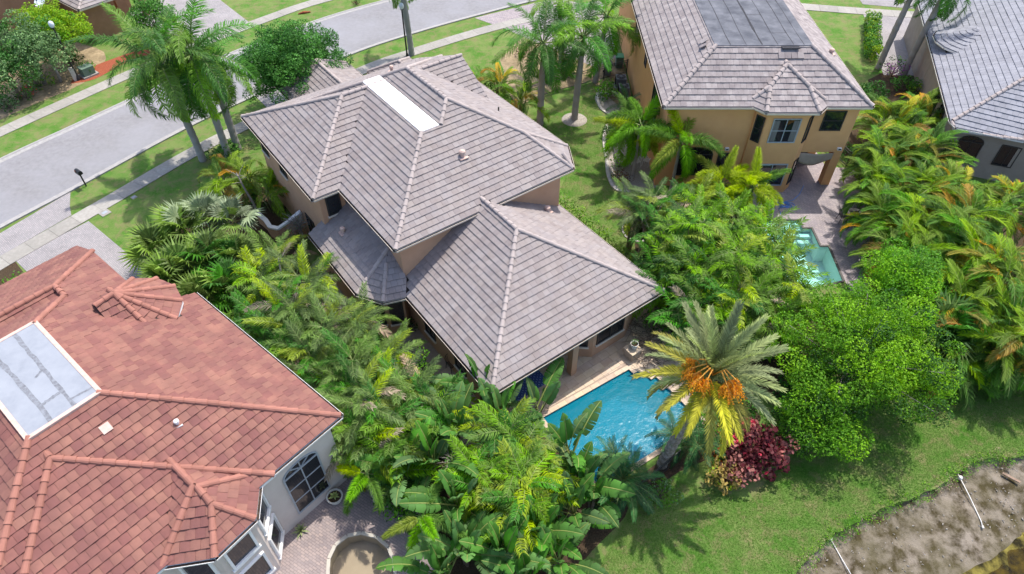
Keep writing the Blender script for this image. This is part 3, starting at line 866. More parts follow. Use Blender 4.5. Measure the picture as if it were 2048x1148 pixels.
def window(house, c, nrm, z0, z1, w, nx=1, ny=1, arch=False, fm='bronze', gm='glass', fw=0.07, depth=0.06, sill=True, name='window', label=None):
    """window on a wall: c is the plan centre on the wall face, nrm the outward plan normal"""
    nrm = np.array(nrm, float); nrm /= np.linalg.norm(nrm); t = np.array([-nrm[1], nrm[0]])
    P = lambda a, d, z: (c[0] + t[0] * a + nrm[0] * d, c[1] + t[1] * a + nrm[1] * d, z)
    mb = MB(); hw = w / 2
    def fbar(a0, a1, b0, b1, d=depth):
        vs_ = [P(a0, -.02, b0), P(a1, -.02, b0), P(a1, -.02, b1), P(a0, -.02, b1), P(a0, d, b0), P(a1, d, b0), P(a1, d, b1), P(a0, d, b1)]
        mb.add(vs_, [(3, 2, 1, 0), (4, 5, 6, 7), (0, 1, 5, 4), (1, 2, 6, 5), (2, 3, 7, 6), (3, 0, 4, 7)])
    zt = z1 - (min(hw, 1.0) * 0.55 if arch else 0)
    fbar(-hw, -hw + fw, z0, zt); fbar(hw - fw, hw, z0, zt); fbar(-hw + fw, hw - fw, z0, z0 + fw)
    fbar(-hw + fw, hw - fw, zt - fw, zt)
    for i in range(1, nx): x = -hw + w * i / nx; fbar(x - fw * .35, x + fw * .35, z0 + fw, zt - fw, depth * .8)
    for j in range(1, ny): z = z0 + (zt - z0) * j / ny; fbar(-hw + fw, hw - fw, z - fw * .35, z + fw * .35, depth * .7)
    if arch:
        n = 10; R_ = zt
        arc = [(hw * math.cos(math.pi * i / n), zt + (z1 - zt) * math.sin(math.pi * i / n)) for i in range(n + 1)]
        for i in range(n):
            (a0, b0), (a1, b1) = arc[i], arc[i + 1]
            k = 1 - fw / hw
            vs_ = [P(a0, depth, b0), P(a1, depth, b1), P(a1 * k, depth, zt + (b1 - zt) * k), P(a0 * k, depth, zt + (b0 - zt) * k)]
            vs_ += [P(a0, -.02, b0), P(a1, -.02, b1), P(a1 * k, -.02, zt + (b1 - zt) * k), P(a0 * k, -.02, zt + (b0 - zt) * k)]
            mb.add(vs_, [(0, 1, 2, 3), (0, 4, 5, 1), (2, 6, 7, 3)])
        for i in (3, 5, 7):
            a = math.pi * i / n
            p0, p1 = (0, zt), (hw * .95 * math.cos(a), zt + (z1 - zt) * .95 * math.sin(a))
            mb.bar(P(p0[0], depth * .6, p0[1]), P(p1[0], depth * .6, p1[1]), .04, .04)
    o = mb.build(name, M[fm], house, world=True)
    if label: o["label"] = label
    for i in range(nx):
        for j in range(ny):
            a0, a1 = -hw + w * i / nx + .012, -hw + w * (i + 1) / nx - .012
            b0, b1 = z0 + (zt - z0) * j / ny + .012, z0 + (zt - z0) * (j + 1) / ny - .012
            pb = MB(); pb.add([P(a0, .018, b0), P(a1, .018, b0), P(a1, .018, b1), P(a0, .018, b1)], [(0, 1, 2, 3)])
            pb.build('pane', M[gm], o, mat=None).matrix_parent_inverse = Matrix.Identity(4)
    if arch:
        pb = MB(); pb.add([P(0, .016, zt)] + [P(x * .97, .016, zt + (z - zt) * .97) for x, z in arc], [(0, i + 1, i + 2) for i in range(n)])
        pb.build('pane', M[gm], o)
    if sill:
        sb = MB(); vs_ = []
        for z in (z0 - .10, z0 - .005):
            for (a_, d) in ((-hw - .06, -.02), (hw + .06, -.02), (hw + .06, .11), (-hw - .06, .11)): vs_.append(P(a_, d, z))
        sb.add(vs_, [(3, 2, 1, 0), (4, 5, 6, 7), (0, 1, 5, 4), (1, 2, 6, 5), (2, 3, 7, 6), (3, 0, 4, 7)])
        sb.build('sill', house.get('sillm') and M[house['sillm']] or M['trim'], o)
    return o

def vent(house, p, r, h, m, name='roof_vent'):
    mb = MB()
    mb.lathe((p[0], p[1], p[2]), [(r * .7, -.15), (r * .7, h * .55), (r, h * .6), (r, h), (r * .6, h * 1.18), (0.0, h * 1.22)], 12)
    mb.box((p[0], p[1], p[2] - .02), (r * 3, r * 3, .05), 0.6)
    return mb.build(name, m, house, world=True, smooth=False)

# ------------------------------------------------------------------ the grey-brown tiled main house
ml = H(-28, 15.5)
main = empty('house', (ml[0], ml[1], 0), 'tan stucco two storey house with grey brown tiled hip roofs in the centre', 'house')
rf = Roof(main, M['tile_grey'], M['cap_grey'])
PT = 0.58
# one storey wing towards the pool (its far side ends in the two storey block)
rf.hip([H(-25.2, 9.95), H(-15.0, 9.95), H(-15.0, 21.0), H(-25.2, 21.0)], 3.1, [PT, PT, PT, None])
# two storey wing with the white flat strip: left slope up to the strip, then a second slope to the ridge
Z1 = 8.63; EZ = 6.0
def w1(v0): return [H(-38.7, v0), H(-23.1, v0), H(-23.1, 21.35), H(-25.0, 22.5), H(-38.7, 22.5)]
W1A = rf.hip(w1(9.95), EZ, [PT, PT, PT, PT, PT], zmax=Z1, only=(0, 1, 4), gutters=(0, 1, 2, 3))
rf.hip(w1(11.15), EZ, [PT, PT, PT, PT, PT], zmin=Z1, only=(0, 1, 3, 4), virtual=True)
rf.hip(w1(11.15), EZ, [PT, PT, PT, PT, PT], zmax=Z1, only=(2, 3), virtual=True, nocap=True)
rf.caps.append((W1A, Vector((*H(-23.95, 21.3), 6.5)), Vector((*H(-23.1, 21.35), 6.05))))
# second two storey wing on the left
rf.hip([H(-39.4, 8.4), H(-29.2, 8.4), H(-29.2, 21.0), H(-39.4, 21.0)], EZ, [PT, PT, None, 0.45], gutters=(0, 1, 3))
# garage wing towards the street
rf.hip([H(-47.2, 13.1), H(-38.6, 13.1), H(-38.6, 18.9), H(-47.2, 18.9), H(-48.6, 17.2), H(-48.6, 14.6)], 3.1, [PT, None, PT, PT, PT, PT])
# entrance roof
rf.hip([H(-44.6, 19.4), H(-39.0, 19.4), H(-39.0, 23.0), H(-44.6, 23.0)], 3.3, [PT, None, PT, PT])
# low lean-to with the bay at its near end, left of the two storey wing
rf.hip([H(-30.2, 7.95), H(-24.3, 7.95), H(-23.0, 8.75), H(-22.6, 9.9), H(-23.4, 10.45), H(-30.2, 10.45)], 3.1, [PT, PT, PT, None, None, None])
roof_main = rf.finish()
mb = MB(); mb.prism(ccw([H(-27.63, 14.46), H(-27.63, 15.60), H(-34.25, 15.60), H(-34.25, 14.46)]), Z1 - 0.3, Z1 + 0.06)
mb.build('flat_roof_strip', M['white_deck'], main, world=True)["label"] = 'bright white flat strip between the tiled slopes'
M['deck_rail'] = M['cap_grey']
walls(main, [H(-24.6, 10.4), H(-15.5, 10.4), H(-15.5, 10.7), H(-19.6, 10.7), H(-19.6, 15.0), H(-16.65, 15.62), H(-15.6, 16.83), H(-15.6, 19.19), H(-16.3, 20.6), H(-24.6, 20.6)], 0, 2.95, M['stucco_tan'])
walls(main, [H(-38.2, 10.42), H(-23.6, 10.42), H(-23.6, 20.9), H(-25.1, 22.0), H(-38.2, 22.0)], 0, 5.86, M['stucco_tan'])
walls(main, [H(-38.9, 8.85), H(-29.7, 8.85), H(-29.7, 10.3), H(-38.9, 10.3)], 0, 5.855, M['stucco_tan'])
walls(main, [H(-46.6, 13.6), H(-38.1, 13.6), H(-38.1, 18.5), H(-46.6, 18.5)], 0, 2.95, M['stucco_tan'])
walls(main, [H(-44.0, 19.8), H(-38.3, 19.8), H(-38.3, 22.6), H(-44.0, 22.6)], 0, 3.13, M['stucco_tan'])
walls(main, [H(-29.9, 8.3), H(-24.4, 8.3), H(-23.3, 9.0), H(-22.95, 9.9), H(-23.6, 10.38), H(-29.9, 10.38)], 0, 2.94, M['stucco_tan'])
for (u, v) in ((-15.45, 10.55), (-15.45, 15.3)):
    p = H(u, v); mb = MB(); mb.box((p[0], p[1], 1.47), (.36, .36, 2.93), HA); mb.build('column', M['stucco_tan'], main, world=True)
main['sillm'] = 'trim'
window(main, H(-29.7, 9.6), HU_, 4.15, 5.45, 0.85, 1, 1, fm='bronze')
window(main, H(-38.0, 8.85), -HV, 3.9, 5.2, 1.0, 2, 1)
window(main, H(-35.2, 8.85), -HV, 3.9, 5.2, 1.0, 2, 1)
window(main, H(-32.4, 8.85), -HV, 0.9, 2.4, 1.2, 2, 2)
window(main, H(-21.3, 10.4), -HV, 0.9, 2.3, 1.0, 2, 1)
window(main, H(-18.4, 10.4), -HV, 0.9, 2.3, 1.0, 2, 1)
nb = np.array(H(-16.65, 15.62)); nb2 = np.array(H(-15.6, 16.83)); tt = nb2 - nb
window(main, tuple((nb + nb2) / 2), (tt[1], -tt[0]), 0.9, 2.45, 1.05, 1, 1)
window(main, H(-15.6, 18.0), HU_, 0.9, 2.45, 1.9, 2, 1)
nb = np.array(H(-24.4, 8.3)); nb2 = np.array(H(-23.3, 9.0)); tt = nb2 - nb
window(main, tuple((nb + nb2) / 2), (tt[1], -tt[0]), 0.9, 2.5, 1.0, 1, 1)
nb = np.array(H(-23.3, 9.0)); nb2 = np.array(H(-22.95, 9.9)); tt = nb2 - nb
window(main, tuple((nb + nb2) / 2), (tt[1], -tt[0]), 0.9, 2.5, .75, 1, 1)
window(main, H(-19.6, 13.0), HU_, 0.05, 2.5, 2.9, 3, 1, sill=False, name='sliding_door')
window(main, H(-30.5, 22.0), HV, 3.9, 5.2, 1.1, 2, 1)
window(main, H(-34.5, 22.0), HV, 3.9, 5.2, 1.1, 2, 1)
window(main, H(-46.6, 16.05), -HU_, 0.05, 2.4, 4.2, 4, 3, fm='trim', gm='trim', sill=False, name='garage_door')
def on_roof(r, x, y): return (x, y, r.height(x, y))
vent(main, on_roof(rf, *(-2.64, 30.16, 7.6)[:2]), 0.17, 0.34, M['mortar'])
vent(main, on_roof(rf, *(2.01, 29.91, 4.4)[:2]), 0.17, 0.30, M['mortar'])
vent(main, on_roof(rf, *(-9.33, 28.23, 3.7)[:2]), 0.14, 0.34, M['mortar'])
vent(main, on_roof(rf, *(-0.79, 35.11, 7.3)[:2]), 0.05, 0.25, M['bronze'], 'vent_pipe')
vent(main, on_roof(rf, *(-7.76, 40.40, 7.2)[:2]), 0.13, 0.34, M['mortar'])
p = on_roof(rf, *(-7.34, 30.50, 4)[:2])
# garden wall with scrolled white coping at the left side of the house
gw = empty('garden_wall', (*H(-37, 7.6), 0), 'tan garden wall with scrolled white coping beside the front corner', 'wall')
pts = [H(-33.8, 8.8), H(-33.9, 8.0), H(-34.3, 7.3), H(-35.0, 7.0), H(-35.8, 7.05), H(-36.8, 6.9)]
tops = [1.9, 1.5, 0.95, 0.75, 0.7, 0.7]
mb = MB(); cb = MB()
for i in range(len(pts) - 1):
    a, b = np.array(pts[i]), np.array(pts[i + 1]); t = (b - a) / np.linalg.norm(b - a); o = np.array([-t[1], t[0]]) * .1
    q = [a + o, a - o, b - o, b + o]; zt = [tops[i], tops[i], tops[i + 1], tops[i + 1]]
    mb.add([(x[0], x[1], 0) for x in q] + [(x[0], x[1], z) for x, z in zip(q, zt)], [(0, 1, 5, 4), (1, 2, 6, 5), (2, 3, 7, 6), (3, 0, 4, 7), (4, 5, 6, 7)])
    cb.bar((a[0], a[1], tops[i] + .06), (b[0], b[1], tops[i + 1] + .06), .28, .12)
mb.build('wall_panel', M['stucco_tan'], gw, world=True); cb.build('coping', M['white'], gw, world=True)

# ------------------------------------------------------------------ the red tiled house, lower left
rl = Q(-24, 0)
red = empty('house', (rl[0], rl[1], 0), 'pale stucco house under a red clay tile roof with flat white coated deck', 'house')
rr = Roof(red, M['tile_red'], M['cap_red'], tw=0.36, ex=0.37, capr=0.145, step=0.42, h0=0.054, wave=0.012)
PR = 0.445
# main hip: long side over the garden, deck on top
def plane_wing():
    # convex pieces that share the garden-side plane
    rr.hip([Q(-26.4, -7.2), Q(-15.5, -7.2), Q(-15.5, 7.47), Q(-26.4, 7.47)], 4.8, [PR, PR, PR, None], zmax=7.5, gutters=(1, 2))
plane_wing()
# wing towards the camera, and its bay
rr.hip([Q(-24.0, -6.2), Q(-15.38, -6.2), Q(-15.38, 4.1), Q(-24.0, 4.1)], 4.8, [PR, PR, PR, None], gutters=())
rr.hip([Q(-19.4, 3.77), Q(-19.4, -0.6), Q(-15.5, -0.6), Q(-14.35, 0.75), Q(-14.45, 2.55), Q(-15.9, 3.80)], 4.75, [None, 0.50, 0.50, 0.66, 0.60, 0.56], gutters=(2, 3, 4))

# far part of the roof: slopes meeting the street side, one eave set back
# garden-side plane continued as an explicit piece with a raised eave
def red_far():
    zq = lambda q: 4.8 + PR * (7.47 - q)
    # (p, q) polygon of the continued garden slope
    poly = [(-26.4, 5.55), (-26.4, 1.40), (-26.9, 1.40), (-28.5, 3.05), (-29.46, 3.05), (-31.85, 5.45), (-31.85, 5.55)]
    conv = [[(-26.4, 5.55), (-26.4, 1.40), (-26.9, 1.40), (-28.5, 3.05), (-28.5, 5.55)], [(-28.5, 5.55), (-28.5, 3.05), (-29.46, 3.05), (-31.95, 5.55)]]
    a = np.array(Q(-20, 7.47)); nn = -RQ
    w = dict(fp=[Q(-26.4, 5.55), Q(-31.95, 5.55), Q(-29.46, 3.05), Q(-28.5, 3.05), Q(-26.9, 1.4), Q(-26.4, 1.4)], ez=4.8, pl=[(a, nn, PR)], zmax=None, virtual=False, nosoffit=True)
    rr.wings.append(w)
    for c in conv:
        P = [Q(*x) for x in c]
        rr.faces.append((w, 0, ccw(P), a, nn, PR, 4.8))
        rr.base.add([(x[0], x[1], 4.8 + PR * float((np.array(x) - a) @ nn) - .012) for x in ccw(P)], [tuple(range(len(P)))])
    # street-side slopes
    for (p0, z0, qs) in ((-26.9, 7.5, 1.4), (-29.46, 6.77, 3.05)):
        nn2 = RP; ez = 4.2; a2 = np.array(Q(p0 - (z0 - ez) / PR, 0))
        if p0 == -26.9: c = [(-26.9, 1.40), (-26.9, -1.14), (-32.0, -6.2), (-32.0, 3.05), (-28.55, 3.05)]
        else: c = [(-29.46, 3.05), (-29.46, -6.0), (-34.6, -6.0), (-34.6, 5.5), (-31.95, 5.55)]
        P = ccw([Q(*x) for x in c])
        w2 = dict(fp=P, ez=ez, pl=[(a2, nn2, PR)], zmax=None, virtual=False, nosoffit=True)
        rr.wings.append(w2); rr.faces.append((w2, 0, P, a2, nn2, PR, ez))
        rr.base.add([(x[0], x[1], ez + PR * float((np.array(x) - a2) @ nn2) - .012) for x in P], [tuple(range(len(P)))])
    # the near face of the cross ridge
    V3 = lambda p, q, z: Vector((*Q(p, q), z))
    for (A, B) in ((V3(-28.5, 3.05, 6.77), V3(-26.9, 1.42, 7.5)), (V3(-28.4, 3.05, 6.77), V3(-29.46, 3.05, 6.77)), (V3(-31.95, 5.55, 5.65), V3(-29.46, 3.05, 6.77)), (V3(-29.46, -5, 6.77), V3(-29.46, 3.05, 6.77))):
        rr.caps.append((w, A, B))
    nn3 = -RP; a3 = np.array(Q(-29.46 + (6.77 - 5.6) / PR, 0)); c = [(-29.46, 3.0), (-29.46, -6), (-28.0, -6), (-28.0, 3.0)]
    P = ccw([Q(*x) for x in c]); w3 = dict(fp=P, ez=5.6, pl=[(a3, nn3, PR)], zmax=None, virtual=False, nosoffit=True)
    rr.wings.append(w3); rr.faces.append((w3, 0, P, a3, nn3, PR, 5.6))
    rr.base.add([(x[0], x[1], 5.6 + PR * float((np.array(x) - a3) @ nn3) - .012) for x in P], [tuple(range(len(P)))])
red_far()
# round turret roof facing the neighbour: a fan of narrow faces
cx, cy = Q(-26.75, 4.5)
fan = []
RT = 2.4
for k in range(9):
    a = RA - rad(112) + rad(224) * k / 8
    fan.append((cx + RT * math.cos(a), cy + RT * math.sin(a)))
rr.hip(ccw(fan), 5.5, [0.62] * 8 + [None], gutters=(), nocap=False)
roof_red = rr.finish(gut_m='white')
# white coated deck with dirty seams
dk = [Q(-26.95, -1.2), Q(-21.5, -1.2), Q(-21.5, 1.47), Q(-26.95, 1.47)]
mb = MB(); mb.prism(ccw(dk), 7.2, 7.56); deck = mb.build('roof_deck', M['red_deck'], red, world=True)
deck["label"] = 'flat deck coated white with dirty seams'
for si, (p0, q0, p1, q1, w_) in enumerate(((-26.9, 0.62, -21.6, 0.55, .09), (-26.9, -0.35, -21.6, -0.30, .10), (-22.6, 0.55, -22.55, -0.3, .08), (-21.9, 1.4, -22.0, .6, .05), (-24.2, 0.55, -24.0, 0.2, .05))):
    a, b = np.array(Q(p0, q0)), np.array(Q(p1, q1)); t = (b - a) / np.linalg.norm(b - a); o = np.array([-t[1], t[0]]) * w_
    n_ = 14; L_ = []; R_ = []
    for i in range(n_ + 1):
        c = a + (b - a) * i / n_; L_.append(c + o * U(.5, 1.2)); R_.append(c - o * U(.5, 1.2))
    sheet('seam', [[tuple(x) for x in L_] + [tuple(x) for x in R_[::-1]]], 7.564 + .002 * si, M['seam'], deck)
mb = MB()
ring = [Q(-26.95, -1.2), Q(-21.5, -1.2), Q(-21.5, 1.47), Q(-26.95, 1.47)]
for i in range(4):
    a, b = ring[i], ring[(i + 1) % 4]; mb.bar((*a, 7.53), (*b, 7.53), .16, .10)
mb.build('deck_edge', M['mortar'], red, world=True)
walls(red, [Q(-31.5, -6.5), Q(-15.745, -6.5), Q(-15.745, 6.95), Q(-25.6, 6.95), Q(-25.6, 5.1), Q(-31.5, 5.1)], 0, 4.63, M['stucco_pale'])
walls(red, [Q(-18, -0.4), Q(-15.7, -0.4), Q(-14.62, 0.8), Q(-14.72, 2.45), Q(-15.9, 3.55), Q(-18, 3.55)], 0, 4.58, M['stucco_pale'])
fp_in = [(cx + 1.95 * math.cos(RA - rad(112) + rad(224) * k / 8), cy + 1.95 * math.sin(RA - rad(112) + rad(224) * k / 8)) for k in range(9)]
walls(red, fp_in, 0, 5.34, M['stucco_pale'])
red['sillm'] = 'white'
window(red, Q(-15.745, 5.2), RP, 0.62, 3.95, 1.75, 2, 3, arch=True, fm='alu', sill=False)
for (a, b) in (((-14.72, 2.45), (-15.9, 3.55)), ((-14.62, 0.8), (-14.72, 2.45)), ((-15.7, -0.4), (-14.62, 0.8))):
    A, B = np.array(Q(*a)), np.array(Q(*b)); t = B - A; c = (A + B) / 2
    L = np.linalg.norm(t); nrm = (t[1], -t[0])
    if (c - np.array(Q(-17, 1.5))) @ np.array(nrm) < 0: nrm = (-nrm[0], -nrm[1])
    for (z0, z1) in ((2.75, 4.2), (0.5, 2.2)):
        window(red, tuple(c), nrm, z0, z1, L * .72, 1, 1, fm='white', fw=.10, depth=.10)
window(red, Q(-15.745, -2.2), RP, 0.5, 3.2, 2.2, 2, 2, fm='white')
vent(red, on_roof(rr, *(-12.79, 14.29, 6)[:2]), 0.10, 0.22, M['white'], 'vent_pipe')
p = on_roof(rr, *(-15.03, 13.71, 6.4)[:2]); mb = MB(); mb.box((0, 0, .06), (.36, .36, .03)); 
mb.build('repair_tile', M['mortar'], red, world=True, mat=Matrix.Translation(p) @ Matrix.Rotation(RA - rad(90), 4, 'Z') @ Matrix.Rotation(math.atan(PR), 4, 'Y'))

# ------------------------------------------------------------------ the yellow house, upper right
yel = empty('house', (16, 45, 0), 'yellow stucco two storey house with dark flat roof deck and bay window', 'house')
ry = Roof(yel, M['tile_weathered'], M['cap_grey'], tw=0.36, ex=0.40, capr=0.16, step=0.42)
PY = 0.667
ry.hip([(9.40, 37.15), (22.33, 37.15), (22.33, 62), (9.40, 62)], 6.4, [PY] * 4, zmax=8.7)
ry.hip([(14.6, 41.4), (14.6, 37.5), (15.57, 36.47), (18.83, 36.45), (19.75, 37.5), (19.75, 41.4)], 6.41, [0.64, 0.64, 0.56, 0.64, 0.64, None], gutters=(2,))
for (a, b) in (((14.95, 37.17), (15.57, 36.47)), ((18.83, 36.45), (19.45, 37.17))): ry.gut.append((a, b, 6.41))
roof_y = ry.finish(gut_m='trim')
mb = MB(); mb.prism([(12.78, 40.52), (18.95, 40.52), (18.95, 58.6), (12.78, 58.6)], 8.4, 8.74); deck = mb.build('roof_deck', M['dark_deck'], yel, world=True)
deck["label"] = 'flat deck of weathered dark bitumen sheets'
for x in (13.75, 14.75, 15.75, 16.75, 17.75, 18.4):
    L_ = []; R_ = []
    for i in range(25):
        y = 40.6 + 18 * i / 24; w_ = (.075 if x == 15.75 else .03); L_.append((x + U(.3, 1.2) * w_ + .02 * math.sin(y), y)); R_.append((x - U(.3, 1.2) * w_ + .02 * math.sin(y), y))
    sheet('seam', [L_ + R_[::-1]], 8.745, M['bitumen'], deck)
for (x0, y) in ((15.8, 44.9), (13.8, 47.5), (16.8, 42.2), (14.8, 50.2)):
    sheet('seam', [[(x0, y), (x0 + .95, y + .02), (x0 + .95, y + .06), (x0, y + .05)]], 8.746, M['bitumen'], deck)
mb = MB(); mb.box((17.5, 40.36, 8.68), (1.1, .34, .05)); mb.build('torn_patch', M['bitumen'], yel, world=True)
mb = MB()
for (x, y, z) in ((16.9, 39.95, 8.36), (17.3, 39.95, 8.36), (17.7, 39.95, 8.36), (18.1, 39.95, 8.36)):
    mb = MB(); mb.box((0, 0, 0), (.38, .42, .05)); mb.build('loose_tile', M['tile_weathered'], yel, world=True, mat=Matrix.Translation((x, y, z)) @ Matrix.Rotation(U(-.1, .1), 4, 'Z') @ Matrix.Rotation(math.atan(PY), 4, 'X'))
for (x, y, z) in ((12.2, 41.1, 8.45), (12.55, 40.8, 8.5), (12.3, 41.6, 8.52)):
    mb = MB(); mb.box((0, 0, 0), (.42, .38, .05)); mb.build('loose_tile', M['tile_weathered'], yel, world=True, mat=Matrix.Translation((x, y, z)) @ Matrix.Rotation(U(-.3, .3), 4, 'Z') @ Matrix.Rotation(-math.atan(PY), 4, 'Y'))
walls(yel, [(9.85, 37.62), (21.9, 37.62), (21.9, 61.5), (9.85, 61.5)], 2.75, 6.25, M['stucco_yellow'])
walls(yel, [(9.853, 37.623), (18.6, 37.623), (18.6, 41.5), (21.897, 41.5), (21.897, 61.49), (9.853, 61.49)], 0, 2.75, M['stucco_yellow'])
walls(yel, [(15.35, 37.7), (15.35, 37.45), (15.9, 36.86), (18.5, 36.86), (19.05, 37.45), (19.05, 37.7)], 0, 6.24, M['stucco_yellow'])
for (x, y) in ((21.62, 37.95), (21.62, 41.2)):
    mb = MB(); mb.box((x, y, 1.375), (.56, .56, 2.748)); mb.build('column', M['stucco_yellow'], yel, world=True)
yel['sillm'] = 'stucco_yellow'
W_ = lambda *a, **k: window(yel, *a, **k)
o = W_((17.2, 36.86), (0, -1), 4.0, 5.75, 1.75, 2, 2, fm='alu', gm='glass', sill=False)
for sgn in (-1, 1):
    mb = MB(); mb.box((17.2 + sgn * .62, 36.835, 4.85), (.38, .012, 1.5)); mb.build('curtain', M['curtain'], o)
W_((15.625, 37.155), (-0.59, -.55), 3.9, 5.75, .62, 1, 2, fm='bronze', sill=False)
W_((18.775, 37.155), (0.59, -.55), 3.9, 5.75, .62, 1, 2, fm='bronze', sill=False)
W_((20.45, 37.62), (0, -1), 4.4, 5.85, 1.35, 1, 2, fm='bronze', sill=False)
W_((12.2, 37.62), (0, -1), 0.9, 3.15, 2.3, 2, 1, arch=True, fm='bronze', sill=False)
W_((14.1, 37.62), (0, -1), 1.6, 2.7, 0.8, 1, 1, fm='bronze', sill=False)
W_((17.2, 36.86), (0, -1), 0.6, 2.35, 2.0, 2, 1, fm='alu', sill=False)
W_((18.78, 37.15), (0.59, -.55), 0.6, 2.5, .6, 1, 1, fm='bronze', sill=False)
W_((9.85, 41.6), (-1, 0), 0.8, 5.4, 2.0, 2, 4, fm='bronze', sill=False)
W_((9.85, 46.6), (-1, 0), 4.2, 5.4, 0.8, 1, 1, fm='bronze', sill=False)
W_((9.85, 51.4), (-1, 0), 4.0, 5.5, 1.2, 2, 1, fm='bronze', sill=False)
W_((20.2, 41.5), (0, -1), 0.1, 2.3, 2.4, 2, 1, fm='bronze', sill=False, name='sliding_door')
for (x, z) in ((14.15, 3.05), (21.55, 3.05)):
    mb = MB(); mb.box((x, 37.54, z), (.26, .16, .16)); mb.box((x, 37.455, z), (.18, .012, .10), m=1); mb.build('floodlight', [M['white'], M['glass']], yel, world=True)
vent(yel, on_roof(ry, *(21.35, 42.75, 7.6)[:2]), 0.17, 0.32, M['mortar'])

# ------------------------------------------------------------------ the blue-grey house at the right edge
gry = empty('house', (38, 44, 0), 'grey house with blue grey tiled roof at the right edge', 'house')
rg = Roof(gry, M['tile_blue'], M['cap_grey'], tw=0.36, ex=0.40, capr=0.15, step=0.42)
rg.hip([(29.74, 39.97, 3.6)[:2], (29.81, 39.23, 3.6)[:2], (33.48, 37.68, 3.6)[:2], (43, 32.0), (52, 47), (44, 62), (36.1, 60.6)], 3.6, .55, gutters=(0, 1, 5, 6))
tcx, tcy = (35.46, 50.13, 4.8)[:2]
rg.hip([(tcx + 2.5 * math.cos(rad(130 + 24 * k)), tcy + 2.5 * math.sin(rad(130 + 24 * k))) for k in range(10)], 4.35, [.42] * 9 + [None], gutters=range(9), nocap=True)
roof_g = rg.finish(gut_m='white')
gp = [(29.74, 39.97, 3.6)[:2], (29.81, 39.23, 3.6)[:2], (33.48, 37.68, 3.6)[:2], (43, 32.0), (52, 47), (44, 62), (36.1, 60.6), (32.45, 48.79, 3.6)[:2]]
gc = np.mean(gp, axis=0)
gw_ = [tuple(gc + (np.array(p) - gc) * (1 - .5 / np.linalg.norm(np.array(p) - gc))) for p in gp]
walls(gry, gw_, 0, 3.44, M['stucco_grey'])
walls(gry, [(tcx + 2.1 * math.cos(rad(150 + 24 * k)), tcy + 2.1 * math.sin(rad(150 + 24 * k))) for k in range(10)], 0, 4.2, M['stucco_grey'])
def wall_win(a, b, f, z0, z1, w, **k):
    a, b = np.array(a), np.array(b); t = b - a; c = a + t * f; n = np.array([t[1], -t[0]])
    if (c - gc) @ n < 0: n = -n
    window(gry, tuple(c), n, z0, z1, w, **k)
wall_win(gw_[0], gw_[7], .35, 0.8, 2.9, 1.5, nx=2, ny=1, arch=True, sill=False)
wall_win(gw_[0], gw_[7], .62, 0.8, 2.6, 1.1, nx=2, ny=1, sill=False)
wall_win(gw_[1], gw_[2], .30, 0.9, 3.0, 1.5, nx=2, ny=1, arch=True, sill=False)
wall_win(gw_[1], gw_[2], .93, 1.2, 2.8, 1.2, nx=2, ny=1, fm='bronze', sill=False)

# ------------------------------------------------------------------ the brown house across the street, top left
brn = empty('house', (-42, 62, 0), 'brown stucco house behind trees at the top left corner', 'house')
rb = Roof(brn, M['tile_grey'], M['cap_grey'], tw=0.36, ex=0.36)
bx = lambda a, b: (-39.5 + a * math.cos(rad(52)) - b * math.sin(rad(52)), 57.0 + a * math.sin(rad(52)) + b * math.cos(rad(52)))
rb.hip([bx(2.2, -0.4), bx(5.6, -0.4), bx(5.6, 4.5), bx(2.2, 4.5)], 3.2, [.55, .55, None, .55])
rb.hip([bx(-6, 3.6), bx(9, 3.6), bx(9, 15), bx(-6, 15)], 6.2, .55)
rb.finish(gut_m='trim')
walls(brn, [bx(-5.5, 4.0), bx(8.5, 4.0), bx(8.5, 14.5), bx(-5.5, 14.5)], 0, 6.05, M['stucco_brown'])
walls(brn, [bx(2.6, 0.1), bx(5.2, 0.1), bx(5.2, 4.1), bx(2.6, 4.1)], 0, 3.05, M['stucco_brown'])
brn['sillm'] = 'trim'
window(brn, bx(-3.2, 4.0), (bx(0, 0)[0] - bx(0, 1)[0], bx(0, 0)[1] - bx(0, 1)[1]), 0.8, 2.6, 1.4, 2, 2)
mb = MB(); c = bx(7.0, 2.6); mb.box((*c, 1.3), (.9, .5, 2.6), rad(52)); mb.box((*c, 2.68), (1.15, .75, .16), rad(52), 1); mb.build('entry_pier', [M['stucco_brown'], M['trim']], brn, world=True)
c = bx(8.6, 1.6); mb = MB(); mb.box((*c, 1.1), (.5, .5, 2.2), rad(52)); mb.box((*c, 2.25), (.7, .7, .12), rad(52), 1); mb.build('entry_pier', [M['stucco_brown'], M['trim']], brn, world=True)

# ------------------------------------------------------------------ foliage
L_ = {}
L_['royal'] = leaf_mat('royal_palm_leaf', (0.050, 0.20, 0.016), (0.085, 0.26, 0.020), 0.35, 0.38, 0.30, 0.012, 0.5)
L_['royal_hi'] = leaf_mat('royal_palm_leaf_bright', (0.14, 0.33, 0.022), (0.21, 0.38, 0.028), 0.40, 0.40, 0.28, 0.012, 0.5)  # brighter yellow green, given to some fronds at random
L_['areca'] = leaf_mat('areca_leaf', (0.115, 0.265, 0.014), (0.25, 0.355, 0.018), 0.42, 0.5, 0.34, 0.015, 0.3)
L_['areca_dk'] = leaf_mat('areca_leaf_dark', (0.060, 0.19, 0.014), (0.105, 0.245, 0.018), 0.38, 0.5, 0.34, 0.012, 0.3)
L_['areca_yel'] = leaf_mat('areca_leaf_yellow', (0.46, 0.24, 0.012), (0.36, 0.32, 0.02), 0.40, 0.42, 0.30, 0.015, 0.4)
L_['fox'] = leaf_mat('foxtail_leaf', (0.10, 0.28, 0.016), (0.18, 0.36, 0.020), 0.42, 0.42, 0.32, 0.012, 0.35)
